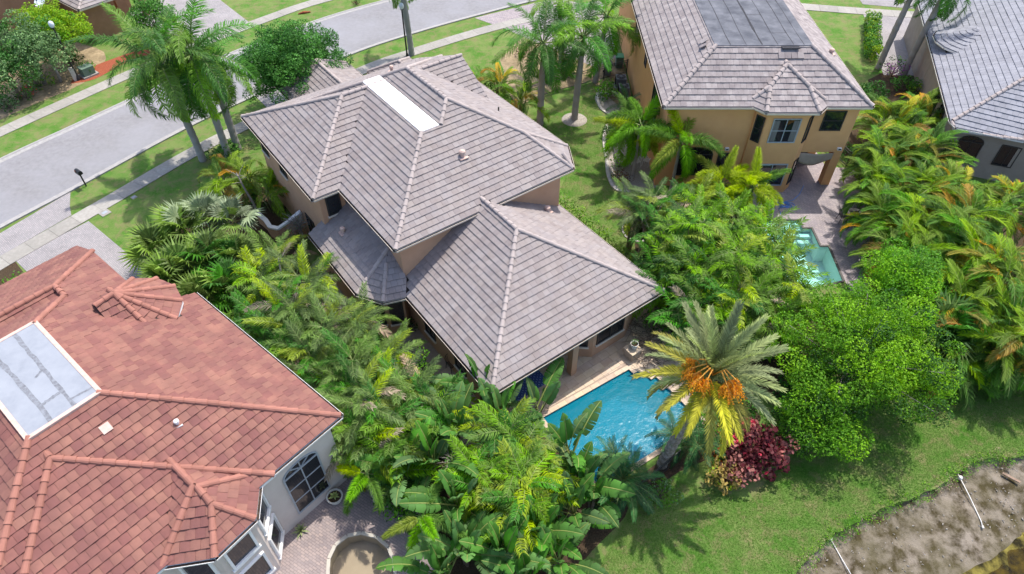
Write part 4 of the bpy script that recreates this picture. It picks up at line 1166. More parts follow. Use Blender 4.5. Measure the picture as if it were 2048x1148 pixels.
L_['fox_yel'] = leaf_mat('foxtail_leaf_bright', (0.27, 0.40, 0.010), (0.36, 0.44, 0.012), 0.42, 0.45, 0.28, 0.012, 0.3)
L_['mac'] = leaf_mat('feather_palm_leaf', (0.10, 0.26, 0.013), (0.18, 0.32, 0.016), 0.42, 0.42, 0.36, 0.014, 0.4)
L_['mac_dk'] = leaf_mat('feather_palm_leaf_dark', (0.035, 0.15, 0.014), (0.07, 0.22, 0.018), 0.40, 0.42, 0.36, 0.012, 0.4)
L_['mac_yel'] = leaf_mat('feather_palm_leaf_yellow', (0.22, 0.36, 0.012), (0.31, 0.38, 0.014), 0.40, 0.35, 0.30, 0.012, 0.5)
L_['olive'] = leaf_mat('olive_palm_leaf', (0.095, 0.185, 0.036), (0.15, 0.225, 0.055), 0.35, 0.42, 0.36, 0.014, 0.4)
L_['dead'] = leaf_mat('dry_palm_leaf', (0.30, 0.22, 0.15), (0.36, 0.30, 0.22), 0.20, 0.7, 0.30, 0.01, 0.2)
L_['date'] = leaf_mat('silver_date_palm_leaf', (0.25, 0.32, 0.14), (0.33, 0.375, 0.135), 0.28, 0.45, 0.26, 0.012, 0.4)
L_['date_yel'] = leaf_mat('yellowing_date_palm_leaf', (0.32, 0.32, 0.045), (0.42, 0.38, 0.045), 0.32, 0.5, 0.26, 0.012, 0.3)
L_['pygmy'] = leaf_mat('pygmy_palm_leaf', (0.030, 0.115, 0.032), (0.055, 0.165, 0.040), 0.32, 0.4, 0.30, 0.012, 0.45)
L_['fan'] = leaf_mat('fan_palm_leaf', (0.125, 0.22, 0.035), (0.18, 0.27, 0.05), 0.32, 0.4, 0.26, 0.012, 0.5)
L_['fan_silver'] = leaf_mat('silver_fan_leaf', (0.21, 0.27, 0.15), (0.27, 0.33, 0.20), 0.25, 0.45, 0.24, 0.01, 0.4)
L_['paddle'] = leaf_mat('paddle_leaf', (0.055, 0.18, 0.026), (0.10, 0.25, 0.035), 0.36, 0.45, 0.22, 0.012, 0.35)
L_['paddle_lt'] = leaf_mat('paddle_leaf_light', (0.09, 0.20, 0.06), (0.13, 0.25, 0.07), 0.34, 0.45, 0.22, 0.012, 0.35)
L_['rib'] = mat('leaf_midrib', (0.20, 0.25, 0.06), (0.26, 0.29, 0.09), 6, 0.6, 0.3)
L_['ribd'] = mat('frond_stalk', (0.10, 0.15, 0.04), (0.16, 0.19, 0.06), 6, 0.6, 0.3)
L_['oak'] = leaf_mat('oak_leaf', (0.04, 0.135, 0.025), (0.055, 0.16, 0.030), 0.30, 0.42, 0.40, 0.012, 0.4)
L_['oak2'] = leaf_mat('oak_leaf_light', (0.075, 0.22, 0.035), (0.095, 0.25, 0.04), 0.32, 0.42, 0.35, 0.012, 0.4)
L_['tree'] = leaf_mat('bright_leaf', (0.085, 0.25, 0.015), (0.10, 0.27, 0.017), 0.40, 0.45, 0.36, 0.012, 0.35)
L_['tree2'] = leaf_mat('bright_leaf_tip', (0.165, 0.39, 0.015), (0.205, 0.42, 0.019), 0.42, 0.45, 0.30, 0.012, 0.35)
L_['treed'] = leaf_mat('dark_leaf', (0.026, 0.090, 0.014), (0.040, 0.12, 0.018), 0.30, 0.45, 0.40, 0.012, 0.35)  # darkest leaf green, dealt to clumps at random
L_['greygreen'] = leaf_mat('grey_green_leaf', (0.13, 0.235, 0.09), (0.18, 0.29, 0.11), 0.28, 0.5, 0.36, 0.012, 0.3)
L_['limeleaf'] = leaf_mat('lime_leaf', (0.20, 0.33, 0.015), (0.27, 0.37, 0.02), 0.42, 0.42, 0.36, 0.02, 0.35)
L_['red'] = leaf_mat('copper_leaf', (0.075, 0.012, 0.014), (0.11, 0.02, 0.02), 0.30, 0.42, 0.45, 0.012, 0.4)
L_['pink'] = leaf_mat('pink_leaf', (0.50, 0.04, 0.05), (0.56, 0.07, 0.08), 0.35, 0.42, 0.35, 0.012, 0.4)
L_['copper'] = leaf_mat('rose_copper_leaf', (0.30, 0.12, 0.10), (0.36, 0.16, 0.13), 0.30, 0.42, 0.35, 0.012, 0.4)
L_['gold'] = leaf_mat('gold_croton_leaf', (0.36, 0.27, 0.07), (0.46, 0.34, 0.10), 0.35, 0.42, 0.40, 0.015, 0.4)
L_['purple'] = leaf_mat('purple_bract', (0.22, 0.05, 0.24), (0.32, 0.09, 0.32), 0.30, 0.5, 0.35, 0.015, 0.3)
L_['orangefl'] = leaf_mat('orange_flower', (0.65, 0.16, 0.01), (0.75, 0.28, 0.02), 0.25, 0.5, 0.30, 0.012, 0.3)
L_['hedge'] = leaf_mat('hedge_leaf', (0.075, 0.21, 0.022), (0.10, 0.25, 0.028), 0.38, 0.42, 0.40, 0.012, 0.35)
M['bark_pale'] = mat('pale_royal_trunk', (0.32, 0.30, 0.28), (0.42, 0.40, 0.38), 3.0, 0.9, 0.15, 0.4, 30, c3=(0.24, 0.23, 0.21), scale3=1.5)
M['shaft'] = mat('green_crownshaft', (0.10, 0.20, 0.035), (0.16, 0.26, 0.06), 3.0, 0.5, 0.4)
M['bark'] = mat('brown_bark', (0.12, 0.09, 0.065), (0.20, 0.155, 0.115), 6.0, 0.95, 0.1, 0.8, 25)
M['bark_grey'] = mat('grey_bark', (0.24, 0.215, 0.19), (0.34, 0.31, 0.28), 6.0, 0.95, 0.1, 0.8, 25)
M['bark_date'] = mat('scaly_date_trunk', (0.17, 0.135, 0.10), (0.34, 0.29, 0.24), 9.0, 0.95, 0.1, 1.0, 20)
M['stem'] = mat('palm_stem', (0.14, 0.16, 0.06), (0.24, 0.23, 0.11), 4.0, 0.7, 0.3)
M['fruit'] = mat('orange_date_fruit', (0.92, 0.31, 0.008), (0.95, 0.42, 0.012), 9.0, 0.5, 0.3, island=0.25, island_hue=0.02)
M['fruitstalk'] = mat('orange_fruit_stalk', (0.62, 0.26, 0.03), (0.66, 0.32, 0.05), 5, 0.6, 0.3)

def frond_geo(L, n, ll, lw, arch, droop=0.35, vang=0.3, plum=0.0, a0=25, a1=62, tip=0.35, start=0.14, wedge=False, seed=0):
    """one feather leaf, base at the origin, growing along +X and bending down"""
    r = np.random.default_rng(seed)
    m = 14; ph = 0.0; P = [np.zeros(3)]; T = []
    for i in range(m):
        t = (i + .5) / m; ph = -arch * t ** 1.25
        d = np.array([math.cos(ph), 0, math.sin(ph)]); T.append(d); P.append(P[-1] + d * L / m)
    P = np.array(P); T = np.array(T + [T[-1]])
    V = []; F = []; mi = []
    for i in range(m + 1):                       # the stalk, three sided
        w = 0.030 * (L / 2.4) * (1 - .8 * i / m) + .004
        N = np.cross(T[i], [0, 1, 0]) * -1
        V += [P[i] + np.array([0, w, 0]), P[i] - np.array([0, w, 0]), P[i] - w * 1.2 * np.array([T[i][2], 0, -T[i][0]]) * -1]
    for i in range(m):
        for k in range(3):
            k2 = (k + 1) % 3; F.append((3 * i + k, 3 * i + k2, 3 * i + 3 + k2, 3 * i + 3 + k)); mi.append(1)
    S0 = np.array([0, 1.0, 0])
    for side in (1, -1):
        for i in range(n):
            t = start + (1 - start) * (i + .5 + r.uniform(-.25, .25)) / n
            t = min(t, .999)
            f = t * m; j = int(f); b = P[j] + (P[j + 1] - P[j]) * (f - j); tg = T[j]
            up = np.cross(tg, S0); up = up / np.linalg.norm(up); up = up if up[2] > 0 else -up
            sh = min(1, (t - start) / .18 + .45) * (1 - (1 - tip) * max(0, (t - .45) / .55) ** 1.6)
            l = ll * sh * r.uniform(.85, 1.1)
            a = rad(a0 + (a1 - a0) * t + r.uniform(-5, 5))
            vv = vang + (r.uniform(-plum, plum) if plum else r.uniform(-.1, .1))
            d = (S0 * side * math.cos(vv) + up * math.sin(vv)) * math.cos(a) + tg * math.sin(a)
            wd = tg * math.cos(a) - S0 * side * math.sin(a) * .6
            wd -= d * (wd @ d); wd /= np.linalg.norm(wd)
            mid = b + d * l * .5
            d2 = d + np.array([0, 0, -droop * 2 * r.uniform(.7, 1.3)]); d2 /= np.linalg.norm(d2)
            tipp = mid + d2 * l * .5
            k = len(V); w = lw * r.uniform(.85, 1.15)
            if wedge:
                V += [b, mid + wd * w * .7, tipp + wd * w * .75 , tipp - wd * w * .75 + d2 * .05, mid - wd * w * .7]
                F.append((k, k + 1, k + 2, k + 3, k + 4)); mi.append(0)
            else:
                V += [b + wd * w * .30, b - wd * w * .30, mid - wd * w * .5, mid + wd * w * .5, tipp]
                F.append((k, k + 1, k + 2, k + 3)); F.append((k + 3, k + 2, k + 4)); mi += [0, 0]
    return V, F, mi

FR = {}
def frond_kind(kind, arches, mats, rib='ribd', **kw):
    FR[kind] = []
    for i, a in enumerate(arches):
        V, F, mi = frond_geo(arch=a, seed=hash_(kind) + i, **kw)
        FR[kind].append({mn: qmesh('frond', V, F, [L_[mn], L_[rib]], mi) for mn in mats})
def hash_(s): return sum(ord(c) * (i + 3) for i, c in enumerate(s)) % 9973
frond_kind('royal', (1.0, 1.5, 2.0, 2.4), ('royal', 'royal_hi'), L=4.2, n=105, ll=.82, lw=.040, droop=.75, vang=.10, plum=.7, a0=12, a1=48, tip=.30, start=.16)
frond_kind('areca', (1.2, 1.7, 2.2, 2.7), ('areca', 'areca_dk', 'areca_yel'), rib='rib', L=2.6, n=46, ll=.60, lw=.031, droop=.42, vang=.45, plum=.14, a0=30, a1=60, tip=.45, start=.20)
frond_kind('fox', (0.8, 1.3, 1.8), ('fox', 'fox_yel', 'areca_yel'), L=2.3, n=190, ll=.46, lw=.026, droop=.25, vang=.1, plum=1.25, a0=20, a1=45, tip=.5, start=.15)
frond_kind('mac', (0.7, 1.1, 1.6), ('mac', 'mac_dk', 'mac_yel', 'olive', 'dead'), L=1.85, n=17, ll=.52, lw=.060, droop=.55, vang=.15, plum=.25, a0=22, a1=46, tip=.65, start=.18)
frond_kind('olive', (0.7, 1.2, 1.8), ('olive', 'mac_dk', 'mac_yel', 'dead'), L=2.0, n=36, ll=.50, lw=.030, droop=.55, vang=.15, plum=.3, a0=25, a1=55, tip=.5, start=.15)
frond_kind('date', (0.30, 0.55, 0.85, 1.2), ('date', 'date_yel'), rib='rib', L=3.1, n=78, ll=.46, lw=.036, droop=.05, vang=.40, plum=.4, a0=35, a1=62, tip=.5, start=.10)
frond_kind('pygmy', (0.7, 1.2, 1.7), ('pygmy', 'areca_yel'), L=1.55, n=40, ll=.30, lw=.015, droop=.25, vang=.2, a0=30, a1=58, tip=.45, start=.12)

def fan_geo(Rr, n=26, petiole=.8, seed=0, split=.45):
    r = np.random.default_rng(seed); V = []; F = []; mi = []
    V += [(0, .015, 0), (0, -.015, 0), (petiole, -.012, 0), (petiole, .012, 0)]; F.append((0, 1, 2, 3)); mi.append(1)
    c = np.array([petiole, 0, 0.0])
    for i in range(n):
        a = rad(-150 + 300 * (i + .5) / n); h = rad(300 / n) * .5
        l = Rr * (.78 + .22 * math.cos(a * .6)) * r.uniform(.92, 1.05)
        d = np.array([math.cos(a), math.sin(a), 0]); s = np.array([-math.sin(a), math.cos(a), 0])
        z = (-.02 if i % 2 else .02) * Rr
        m_ = c + d * l * (1 - split) + np.array([0, 0, .10 * Rr - .10 * Rr * abs(math.sin(a))])
        w = l * (1 - split) * math.tan(h) * 1.02
        tipp = c + d * l + np.array([0, 0, -r.uniform(.05, .28) * Rr])
        k = len(V)
        V += [c, m_ - s * w + [0, 0, z], m_ + s * w - [0, 0, z], tipp]
        F += [(k, k + 1, k + 2), (k + 1, k + 3, k + 2)]; mi += [0, 0]
    return V, F, mi
for kind, mats in (('fan', ('fan', 'fan_silver', 'mac_dk')),):
    FR[kind] = []
    for i, R_f in enumerate((.85, .95, .75)):
        V, F, mi = fan_geo(R_f, seed=i)
        FR[kind].append({mn: qmesh('leaf', V, F, [L_[mn], L_['ribd']], mi) for mn in mats})

def paddle_geo(Lb=1.5, W=.30, pet=1.0, arch=.7, seed=0, splits=4):
    r = np.random.default_rng(seed); m = 14; V = []; F = []; mi = []
    P = [np.zeros(3)]; T = []
    tot = pet + Lb
    for i in range(m):
        t = (i + .5) / m; ph = -arch * max(0, t - .25) ** 1.4 * 1.6
        d = np.array([math.cos(ph), 0, math.sin(ph)]); T.append(d); P.append(P[-1] + d * tot / m)
    T.append(T[-1]); P = np.array(P)
    for i in range(m + 1):
        w = .035 * (1 - .8 * i / m) + .004; V += [P[i] + [0, w, .012], P[i] - [0, w, -.012], P[i] + [0, 0, -.03]]
    for i in range(m):
        for k in range(3): k2 = (k + 1) % 3; F.append((3 * i + k, 3 * i + k2, 3 * i + 3 + k2, 3 * i + 3 + k)); mi.append(1)
    t0 = pet / tot; nb = 13
    cuts = set(r.choice(np.arange(2, nb - 1), min(splits, nb - 4), replace=False).tolist())
    for side in (1, -1):
        prev = None
        for i in range(nb + 1):
            s = i / nb; t = t0 + (1 - t0) * s * .995; f = t * m; j = min(int(f), m - 1); b = P[j] + (P[j + 1] - P[j]) * (f - j)
            w = W * (math.sin(math.pi * min(1, .08 + s * .92) ** .75) ** .62 if s < .999 else 0.0) + .004
            up = np.array([-T[j][2], 0, T[j][0]])
            mid = b + np.array([0, side * w * .55, 0]) + up * w * .30
            e = b + np.array([0, side * w, 0]) + up * w * .22 + np.array([0, 0, -r.uniform(0, .05)])
            cur = len(V); V += [b, mid, e]
            if prev is not None:
                q0 = (prev, cur, cur + 1, prev + 1); q1 = (prev + 1, cur + 1, cur + 2, prev + 2)
                F += [q0 if side < 0 else q0[::-1], q1 if side < 0 else q1[::-1]]; mi += [0, 0]
            prev = cur
            if i in cuts and i < nb:
                cur = len(V); e2 = e + T[j] * .035 + np.array([0, 0, -.05]); V += [b, mid + T[j] * .012, e2]; prev = cur
    return V, F, mi
FR['paddle'] = []
for i, (Lb, W, pet, ar, sp) in enumerate(((1.35, .30, .9, .55, 2), (1.55, .34, 1.1, .9, 5), (1.2, .27, .8, 1.3, 6), (1.45, .30, 1.0, .25, 1))):
    V, F, mi = paddle_geo(Lb, W, pet, ar, i, sp)
    FR['paddle'].append({mn: qmesh('leaf', V, F, [L_[mn], L_['rib']], mi, True) for mn in ('paddle', 'paddle_lt', 'dead')})

def put_frond(parent, kind, mn, base, az, el, scale, variant=None, roll=0.0, name='frond'):
    vs_ = FR[kind]; v = vs_[variant % len(vs_)] if variant is not None else random.choice(vs_)
    M4 = Matrix.Translation(base) @ Matrix.Rotation(az, 4, 'Z') @ Matrix.Rotation(-el, 4, 'Y') @ Matrix.Rotation(roll, 4, 'X') @ Matrix.Scale(scale, 4)
    o = bpy.data.objects.new(name, v[mn]); COL.objects.link(o); o.parent = parent; o.matrix_basis = M4
    return o

def pick(d):
    r = random.random() * sum(d.values()); s = 0
    for k, w in d.items():
        s += w
        if r <= s: return k
    return k

def trunk(parent, pts, rads, m, n=10, rings=0, name='trunk'):
    mb = MB()
    if rings:
        P = [Vector(p) for p in pts]; L = sum((P[i + 1] - P[i]).length for i in range(len(P) - 1)); k = int(L / rings)
        pp = []; rr_ = []
        for i in range(k + 1):
            s = i / k * (len(P) - 1); j = min(int(s), len(P) - 2); f = s - j
            r = rads[j] + (rads[j + 1] - rads[j]) * f
            pp.append(P[j].lerp(P[j + 1], f)); rr_.append(r * (1.06 if i % 2 else .97))
        mb.tube(pp, rr_, n)
    else: mb.tube(pts, rads, n)
    return mb.build(name, m, parent, smooth=not rings)

def crown(parent, kind, mats, top, n, scale, el_hi=75, el_lo=-35, az0=None, jit=.25, wind=None):
    az0 = U(0, 6.28) if az0 is None else az0
    nv = len(FR[kind])
    for i in range(n):
        f = (i + .5) / n
        el = rad(el_hi + (el_lo - el_hi) * f ** .85 + U(-8, 8))
        az = az0 + i * 2.39996 + U(-jit, jit)
        if wind: az += wind[1] * math.sin(wind[0] - az)
        v = min(nv - 1, int(f * nv * 1.0)) if random.random() < .7 else random.randrange(nv)
        mn = mats(f) if callable(mats) else pick(mats)
        put_frond(parent, kind, mn, Vector(top) + Vector((U(-.05, .05), U(-.05, .05), U(-.12, .06))), az, el, scale * U(.85, 1.1), v, U(-.35, .35))

def royal(base, h, lean, label, nf=15, scale=1.0, group='royal palms'):
    e = empty('royal_palm', (base[0], base[1], 0), label, 'palm', group)
    lx, ly = lean
    P = [(0, 0, -.1), (lx * .1, ly * .1, h * .25), (lx * .35, ly * .35, h * .55), (lx * .75, ly * .75, h * .85), (lx, ly, h)]
    trunk(e, P, [.27, .24, .25, .21, .17], M['bark_pale'], 14, .24)
    trunk(e, [(lx, ly, h - .03), (lx * 1.06, ly * 1.06, h + .5), (lx * 1.12, ly * 1.12, h + 1.15), (lx * 1.14, ly * 1.14, h + 1.5)], [.18, .20, .15, .08], M['shaft'], 10, name='crownshaft')
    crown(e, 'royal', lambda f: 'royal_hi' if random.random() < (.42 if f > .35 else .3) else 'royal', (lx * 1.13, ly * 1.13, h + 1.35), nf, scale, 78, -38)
    return e

def clump(name, label, cat, group, base, kind, mats, stems, h, spread, nf, scale, el=(75, -15), stem_r=.045, stem_m='stem', hvar=.25):
    """many-stemmed palm: each stem ends in its own head of leaves"""
    e = empty(name, (base[0], base[1], 0), label, cat, group)
    for s in range(stems):
        a = s * 2.39996 + U(-.3, .3); r = spread * math.sqrt((s + .3) / stems)
        hh = h * (1 - hvar * (r / max(spread, .01)) ** 1.2) * U(.88, 1.08)
        tx, ty = r * math.cos(a), r * math.sin(a)
        trunk(e, [(tx * .25, ty * .25, -.05), (tx * .5, ty * .5, hh * .5), (tx, ty, hh)], [stem_r * 1.2, stem_r, stem_r * .8], M[stem_m], 6, name='stem')
        crown(e, kind, mats, (tx, ty, hh), nf, scale, el[0], el[1], a)
    return e

def areca(base, label, h=2.4, n=40, spread=.7, scale=1.25, mats=None, group='areca palms hedge'):
    """clump of long arching feather leaves from many canes"""
    e = empty('areca_palm', (base[0], base[1], 0), label, 'palm', group)
    mats = mats or {'areca': 5, 'areca_dk': 3, 'areca_yel': .7}
    ns = 7; tops = []
    for s in range(ns):
        a = s * 2.39996; r = spread * math.sqrt((s + .4) / ns); t = (r * math.cos(a), r * math.sin(a), h * U(.6, 1.0)); tops.append(t)
        trunk(e, [(t[0] * .4, t[1] * .4, -.05), (t[0] * .7, t[1] * .7, t[2] * .5), t], [.06, .05, .045], M['stem'], 6, name='stem')
    for i in range(n):
        t = tops[i % ns]; f = i / n
        az = math.atan2(t[1], t[0]) + U(-1.5, 1.5) if i % 3 else U(0, 6.28)
        el = rad(U(35, 80) - 45 * f * random.random())
        put_frond(e, 'areca', pick(mats), Vector(t) + Vector((0, 0, -.25 * f)), az, el, scale * U(.8, 1.12), None, U(-.5, .5))
    return e

# --- broad-leaved crowns: thousands of small leaves in clumps
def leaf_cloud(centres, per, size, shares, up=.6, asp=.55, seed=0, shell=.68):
    """centres: (x,y,z,r); shares: material index weights, one drawn at random for each clump"""
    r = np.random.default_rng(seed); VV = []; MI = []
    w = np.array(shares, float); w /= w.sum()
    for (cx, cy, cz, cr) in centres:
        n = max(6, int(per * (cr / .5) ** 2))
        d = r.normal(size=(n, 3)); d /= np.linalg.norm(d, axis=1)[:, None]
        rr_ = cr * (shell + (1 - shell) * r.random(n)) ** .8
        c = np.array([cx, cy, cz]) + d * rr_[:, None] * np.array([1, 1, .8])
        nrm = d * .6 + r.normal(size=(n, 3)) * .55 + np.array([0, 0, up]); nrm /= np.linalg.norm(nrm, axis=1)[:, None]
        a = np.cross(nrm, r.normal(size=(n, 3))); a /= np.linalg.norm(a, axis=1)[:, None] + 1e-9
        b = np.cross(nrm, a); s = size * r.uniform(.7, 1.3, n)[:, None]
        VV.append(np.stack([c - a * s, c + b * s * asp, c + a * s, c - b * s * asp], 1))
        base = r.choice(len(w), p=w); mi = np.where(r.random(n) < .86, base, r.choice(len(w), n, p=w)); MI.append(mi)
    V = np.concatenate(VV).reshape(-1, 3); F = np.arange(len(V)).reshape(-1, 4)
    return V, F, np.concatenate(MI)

def blob_centres(rx, ry, rz, z0, n, cr, seed, low=-.25, jitter=.30):
    r = np.random.default_rng(seed); out = []
    for i in range(n):
        t = (i + .5) / n; zc = 1 - (1 - low) * t; a = i * 2.39996 + r.uniform(-.3, .3); k = math.sqrt(max(0, 1 - zc * zc)) if zc > -1 else 0
        s = 1 + r.uniform(-jitter, jitter * .6)
        if r.random() < .25: s *= r.uniform(.5, .8)
        out.append((rx * k * s * math.cos(a), ry * k * s * math.sin(a), z0 + rz * zc * s, cr * r.uniform(.55, 1.4)))
    return out

def tree(name, label, base, rx, ry, rz, z0, mats, shares, n=60, cr=.6, per=90, size=.10, seed=1, trunk_m='bark', tr=.16, group=None, low=-.35, up=.5):
    e = empty(name, (base[0], base[1], 0), label, 'tree', group)
    r = np.random.default_rng(seed)
    mb = MB(); mb.tube([(0, 0, -.1), (.05, .03, z0 * .35), (.02, 0, z0 * .62)], [tr * 1.25, tr, tr * .85], 10); mb.build('trunk', M[trunk_m], e, smooth=True)
    cs = blob_centres(rx, ry, rz, z0, n, cr, seed, low)
    mb = MB()
    for c in cs[::3]:
        p = Vector((.02, 0, z0 * .6)); q = Vector(c[:3]); m1 = p.lerp(q, .5) + Vector((r.uniform(-.2, .2), r.uniform(-.2, .2), .2)); mb.tube([p, m1, q], [tr * .32, tr * .16, .012], 5, cap=False)
    mb.build('limbs', M[trunk_m], e, smooth=True)
    inner = blob_centres(rx * .62, ry * .62, rz * .62, z0, max(10, n // 4), cr * 1.1, seed + 50, low)
    V, F, mi = leaf_cloud(cs + inner, per, size, shares, up, seed=seed)
    link('crown', qmesh('crown', V, F, [L_[k] for k in mats], mi), e)
    return e

def shrub(name, label, base, rx, ry, h, mats, shares, n=18, cr=.25, per=70, size=.07, seed=1, group=None, cat='shrub', asp=.55):
    e = empty(name, (base[0], base[1], 0), label, cat, group)
    r = np.random.default_rng(seed); mb = MB()
    cs = blob_centres(rx, ry, h * .55, h * .5, n, cr, seed, -.6)
    for c in cs[::2]: mb.tube([(c[0] * .1, c[1] * .1, 0), (c[0] * .6, c[1] * .6, c[2] * .6), c[:3]], [.025, .02, .008], 5, cap=False)
    mb.build('stems', M['bark'], e)
    V, F, mi = leaf_cloud(cs, per, size, shares, .5, asp, seed)
    link('foliage', qmesh('foliage', V, F, [L_[k] for k in mats], mi), e)
    return e

def hedge(label, pts, w, h, mats, shares, seed=1, per=60, size=.06):
    p = resample(np.array(pts, float), .35); n = normals(p)
    e = empty('hedge', (p[0][0], p[0][1], 0), label, 'hedge')
    r = np.random.default_rng(seed); cs = []
    for i, q in enumerate(p):
        for k in (-1, 0, 1):
            for z in (.35, .8):
                c = q + n[i] * k * w * .33 + r.normal(0, .05, 2); cs.append((c[0] - p[0][0], c[1] - p[0][1], h * z + r.normal(0, .05), .26 * r.uniform(.8, 1.2)))
    V, F, mi = leaf_cloud(cs, per, size, shares, .5, .55, seed)
    link('foliage', qmesh('foliage', V, F, [L_[k] for k in mats], mi), e)
    mb = MB()
    for q in p[::2]: mb.tube([(q[0] - p[0][0], q[1] - p[0][1], 0), (q[0] - p[0][0], q[1] - p[0][1], h * .7)], [.03, .015], 5)
    mb.build('stems', M['bark'], e)
    return e

def paddle_plant(label, base, h, n, spread, mats={'paddle': 5, 'paddle_lt': 2}, scale=1.0, group='giant bird of paradise plants', el=(86, 15)):
    e = empty('bird_of_paradise', (base[0], base[1], 0), label, 'plant', group)
    for s in range(max(2, n // 6)):
        a = s * 2.4; r = spread * .5 * math.sqrt(s / max(1, n // 6)); t = (r * math.cos(a), r * math.sin(a), h * U(.45, .75))
        trunk(e, [(t[0] * .6, t[1] * .6, -.05), t], [.09, .07], M['bark'], 7, name='stem')
        k = n // max(2, n // 6)
        for i in range(k):
            f = (i + .5) / k; az = a + (i * 2.39996) + U(-.3, .3); elv = rad(el[0] + (el[1] - el[0]) * f + U(-8, 8))
            mn = pick(mats)
            put_frond(e, 'paddle', mn, Vector(t) + Vector((0, 0, U(-.3, .1))), az, elv, scale * U(.8, 1.15), 3 if f < .3 else (0 if f < .5 else 1 if f < .8 else 2), U(-.6, .6), 'leaf')
    return e

def fan_palm(label, base, h, n, scale, mats, el=(80, -10), group='fan palms beside the driveway', tr=.07):
    e = empty('fan_palm', (base[0], base[1], 0), label, 'palm', group)
    trunk(e, [(0, 0, -.05), (.05, .03, h * .5), (0, 0, h)], [tr * 1.3, tr, tr], M['bark'], 8)
    for i in range(n):
        f = (i + .5) / n
        put_frond(e, 'fan', pick(mats), (U(-.05, .05), U(-.05, .05), h + U(-.1, .1)), i * 2.39996 + U(-.3, .3), rad(el[0] + (el[1] - el[0]) * f + U(-8, 8)), scale * U(.85, 1.15), None, U(-.6, .6), 'leaf')
    return e

# ------------------------------------------------------------------ planting, as it stands in the gardens
# royal palms
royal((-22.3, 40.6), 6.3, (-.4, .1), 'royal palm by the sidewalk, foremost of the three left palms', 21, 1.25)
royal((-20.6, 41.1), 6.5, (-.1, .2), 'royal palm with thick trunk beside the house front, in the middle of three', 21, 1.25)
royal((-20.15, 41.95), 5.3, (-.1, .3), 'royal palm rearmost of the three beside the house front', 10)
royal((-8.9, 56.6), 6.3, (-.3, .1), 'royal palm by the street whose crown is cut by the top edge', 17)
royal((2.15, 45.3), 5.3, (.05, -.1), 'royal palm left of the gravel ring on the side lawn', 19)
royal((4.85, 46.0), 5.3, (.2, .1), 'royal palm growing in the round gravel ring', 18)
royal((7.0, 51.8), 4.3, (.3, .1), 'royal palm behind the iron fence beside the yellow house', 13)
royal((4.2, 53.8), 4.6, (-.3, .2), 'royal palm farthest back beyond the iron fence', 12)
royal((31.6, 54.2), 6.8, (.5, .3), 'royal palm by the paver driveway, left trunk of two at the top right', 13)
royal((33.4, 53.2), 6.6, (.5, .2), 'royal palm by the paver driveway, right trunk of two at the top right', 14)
trees = [
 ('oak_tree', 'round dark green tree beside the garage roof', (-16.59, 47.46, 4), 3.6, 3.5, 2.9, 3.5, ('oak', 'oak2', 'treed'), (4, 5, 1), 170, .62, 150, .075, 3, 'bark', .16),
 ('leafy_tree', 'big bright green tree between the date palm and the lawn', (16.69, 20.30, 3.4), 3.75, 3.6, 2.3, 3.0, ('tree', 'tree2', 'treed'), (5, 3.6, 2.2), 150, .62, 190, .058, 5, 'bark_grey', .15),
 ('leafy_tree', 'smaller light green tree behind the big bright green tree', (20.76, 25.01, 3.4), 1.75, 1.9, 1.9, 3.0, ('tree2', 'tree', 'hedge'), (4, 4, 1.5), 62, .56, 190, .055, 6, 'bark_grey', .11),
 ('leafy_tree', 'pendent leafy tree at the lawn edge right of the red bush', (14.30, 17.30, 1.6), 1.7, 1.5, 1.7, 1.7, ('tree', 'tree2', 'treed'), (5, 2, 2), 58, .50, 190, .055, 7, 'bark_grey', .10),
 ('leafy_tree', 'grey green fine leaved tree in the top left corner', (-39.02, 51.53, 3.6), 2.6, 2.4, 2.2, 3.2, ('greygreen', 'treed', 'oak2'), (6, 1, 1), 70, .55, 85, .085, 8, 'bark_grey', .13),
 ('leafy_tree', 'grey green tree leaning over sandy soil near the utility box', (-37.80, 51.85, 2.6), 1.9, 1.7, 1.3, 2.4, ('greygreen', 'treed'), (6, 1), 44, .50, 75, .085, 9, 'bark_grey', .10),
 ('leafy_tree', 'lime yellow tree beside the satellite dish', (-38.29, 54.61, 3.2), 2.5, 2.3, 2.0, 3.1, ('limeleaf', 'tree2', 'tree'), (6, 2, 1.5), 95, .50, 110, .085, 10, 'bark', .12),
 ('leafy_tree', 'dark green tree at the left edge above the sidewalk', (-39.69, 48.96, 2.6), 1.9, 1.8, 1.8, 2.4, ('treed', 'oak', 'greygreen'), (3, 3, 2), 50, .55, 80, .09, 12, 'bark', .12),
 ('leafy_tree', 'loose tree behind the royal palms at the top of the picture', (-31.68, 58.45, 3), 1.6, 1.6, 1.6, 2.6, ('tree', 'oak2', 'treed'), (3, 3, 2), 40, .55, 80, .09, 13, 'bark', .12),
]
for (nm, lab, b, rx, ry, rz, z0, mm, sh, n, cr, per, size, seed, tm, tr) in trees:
    tree(nm, lab, b, rx, ry, rz, z0, mm, sh, n, cr, per, size, seed, tm, tr)

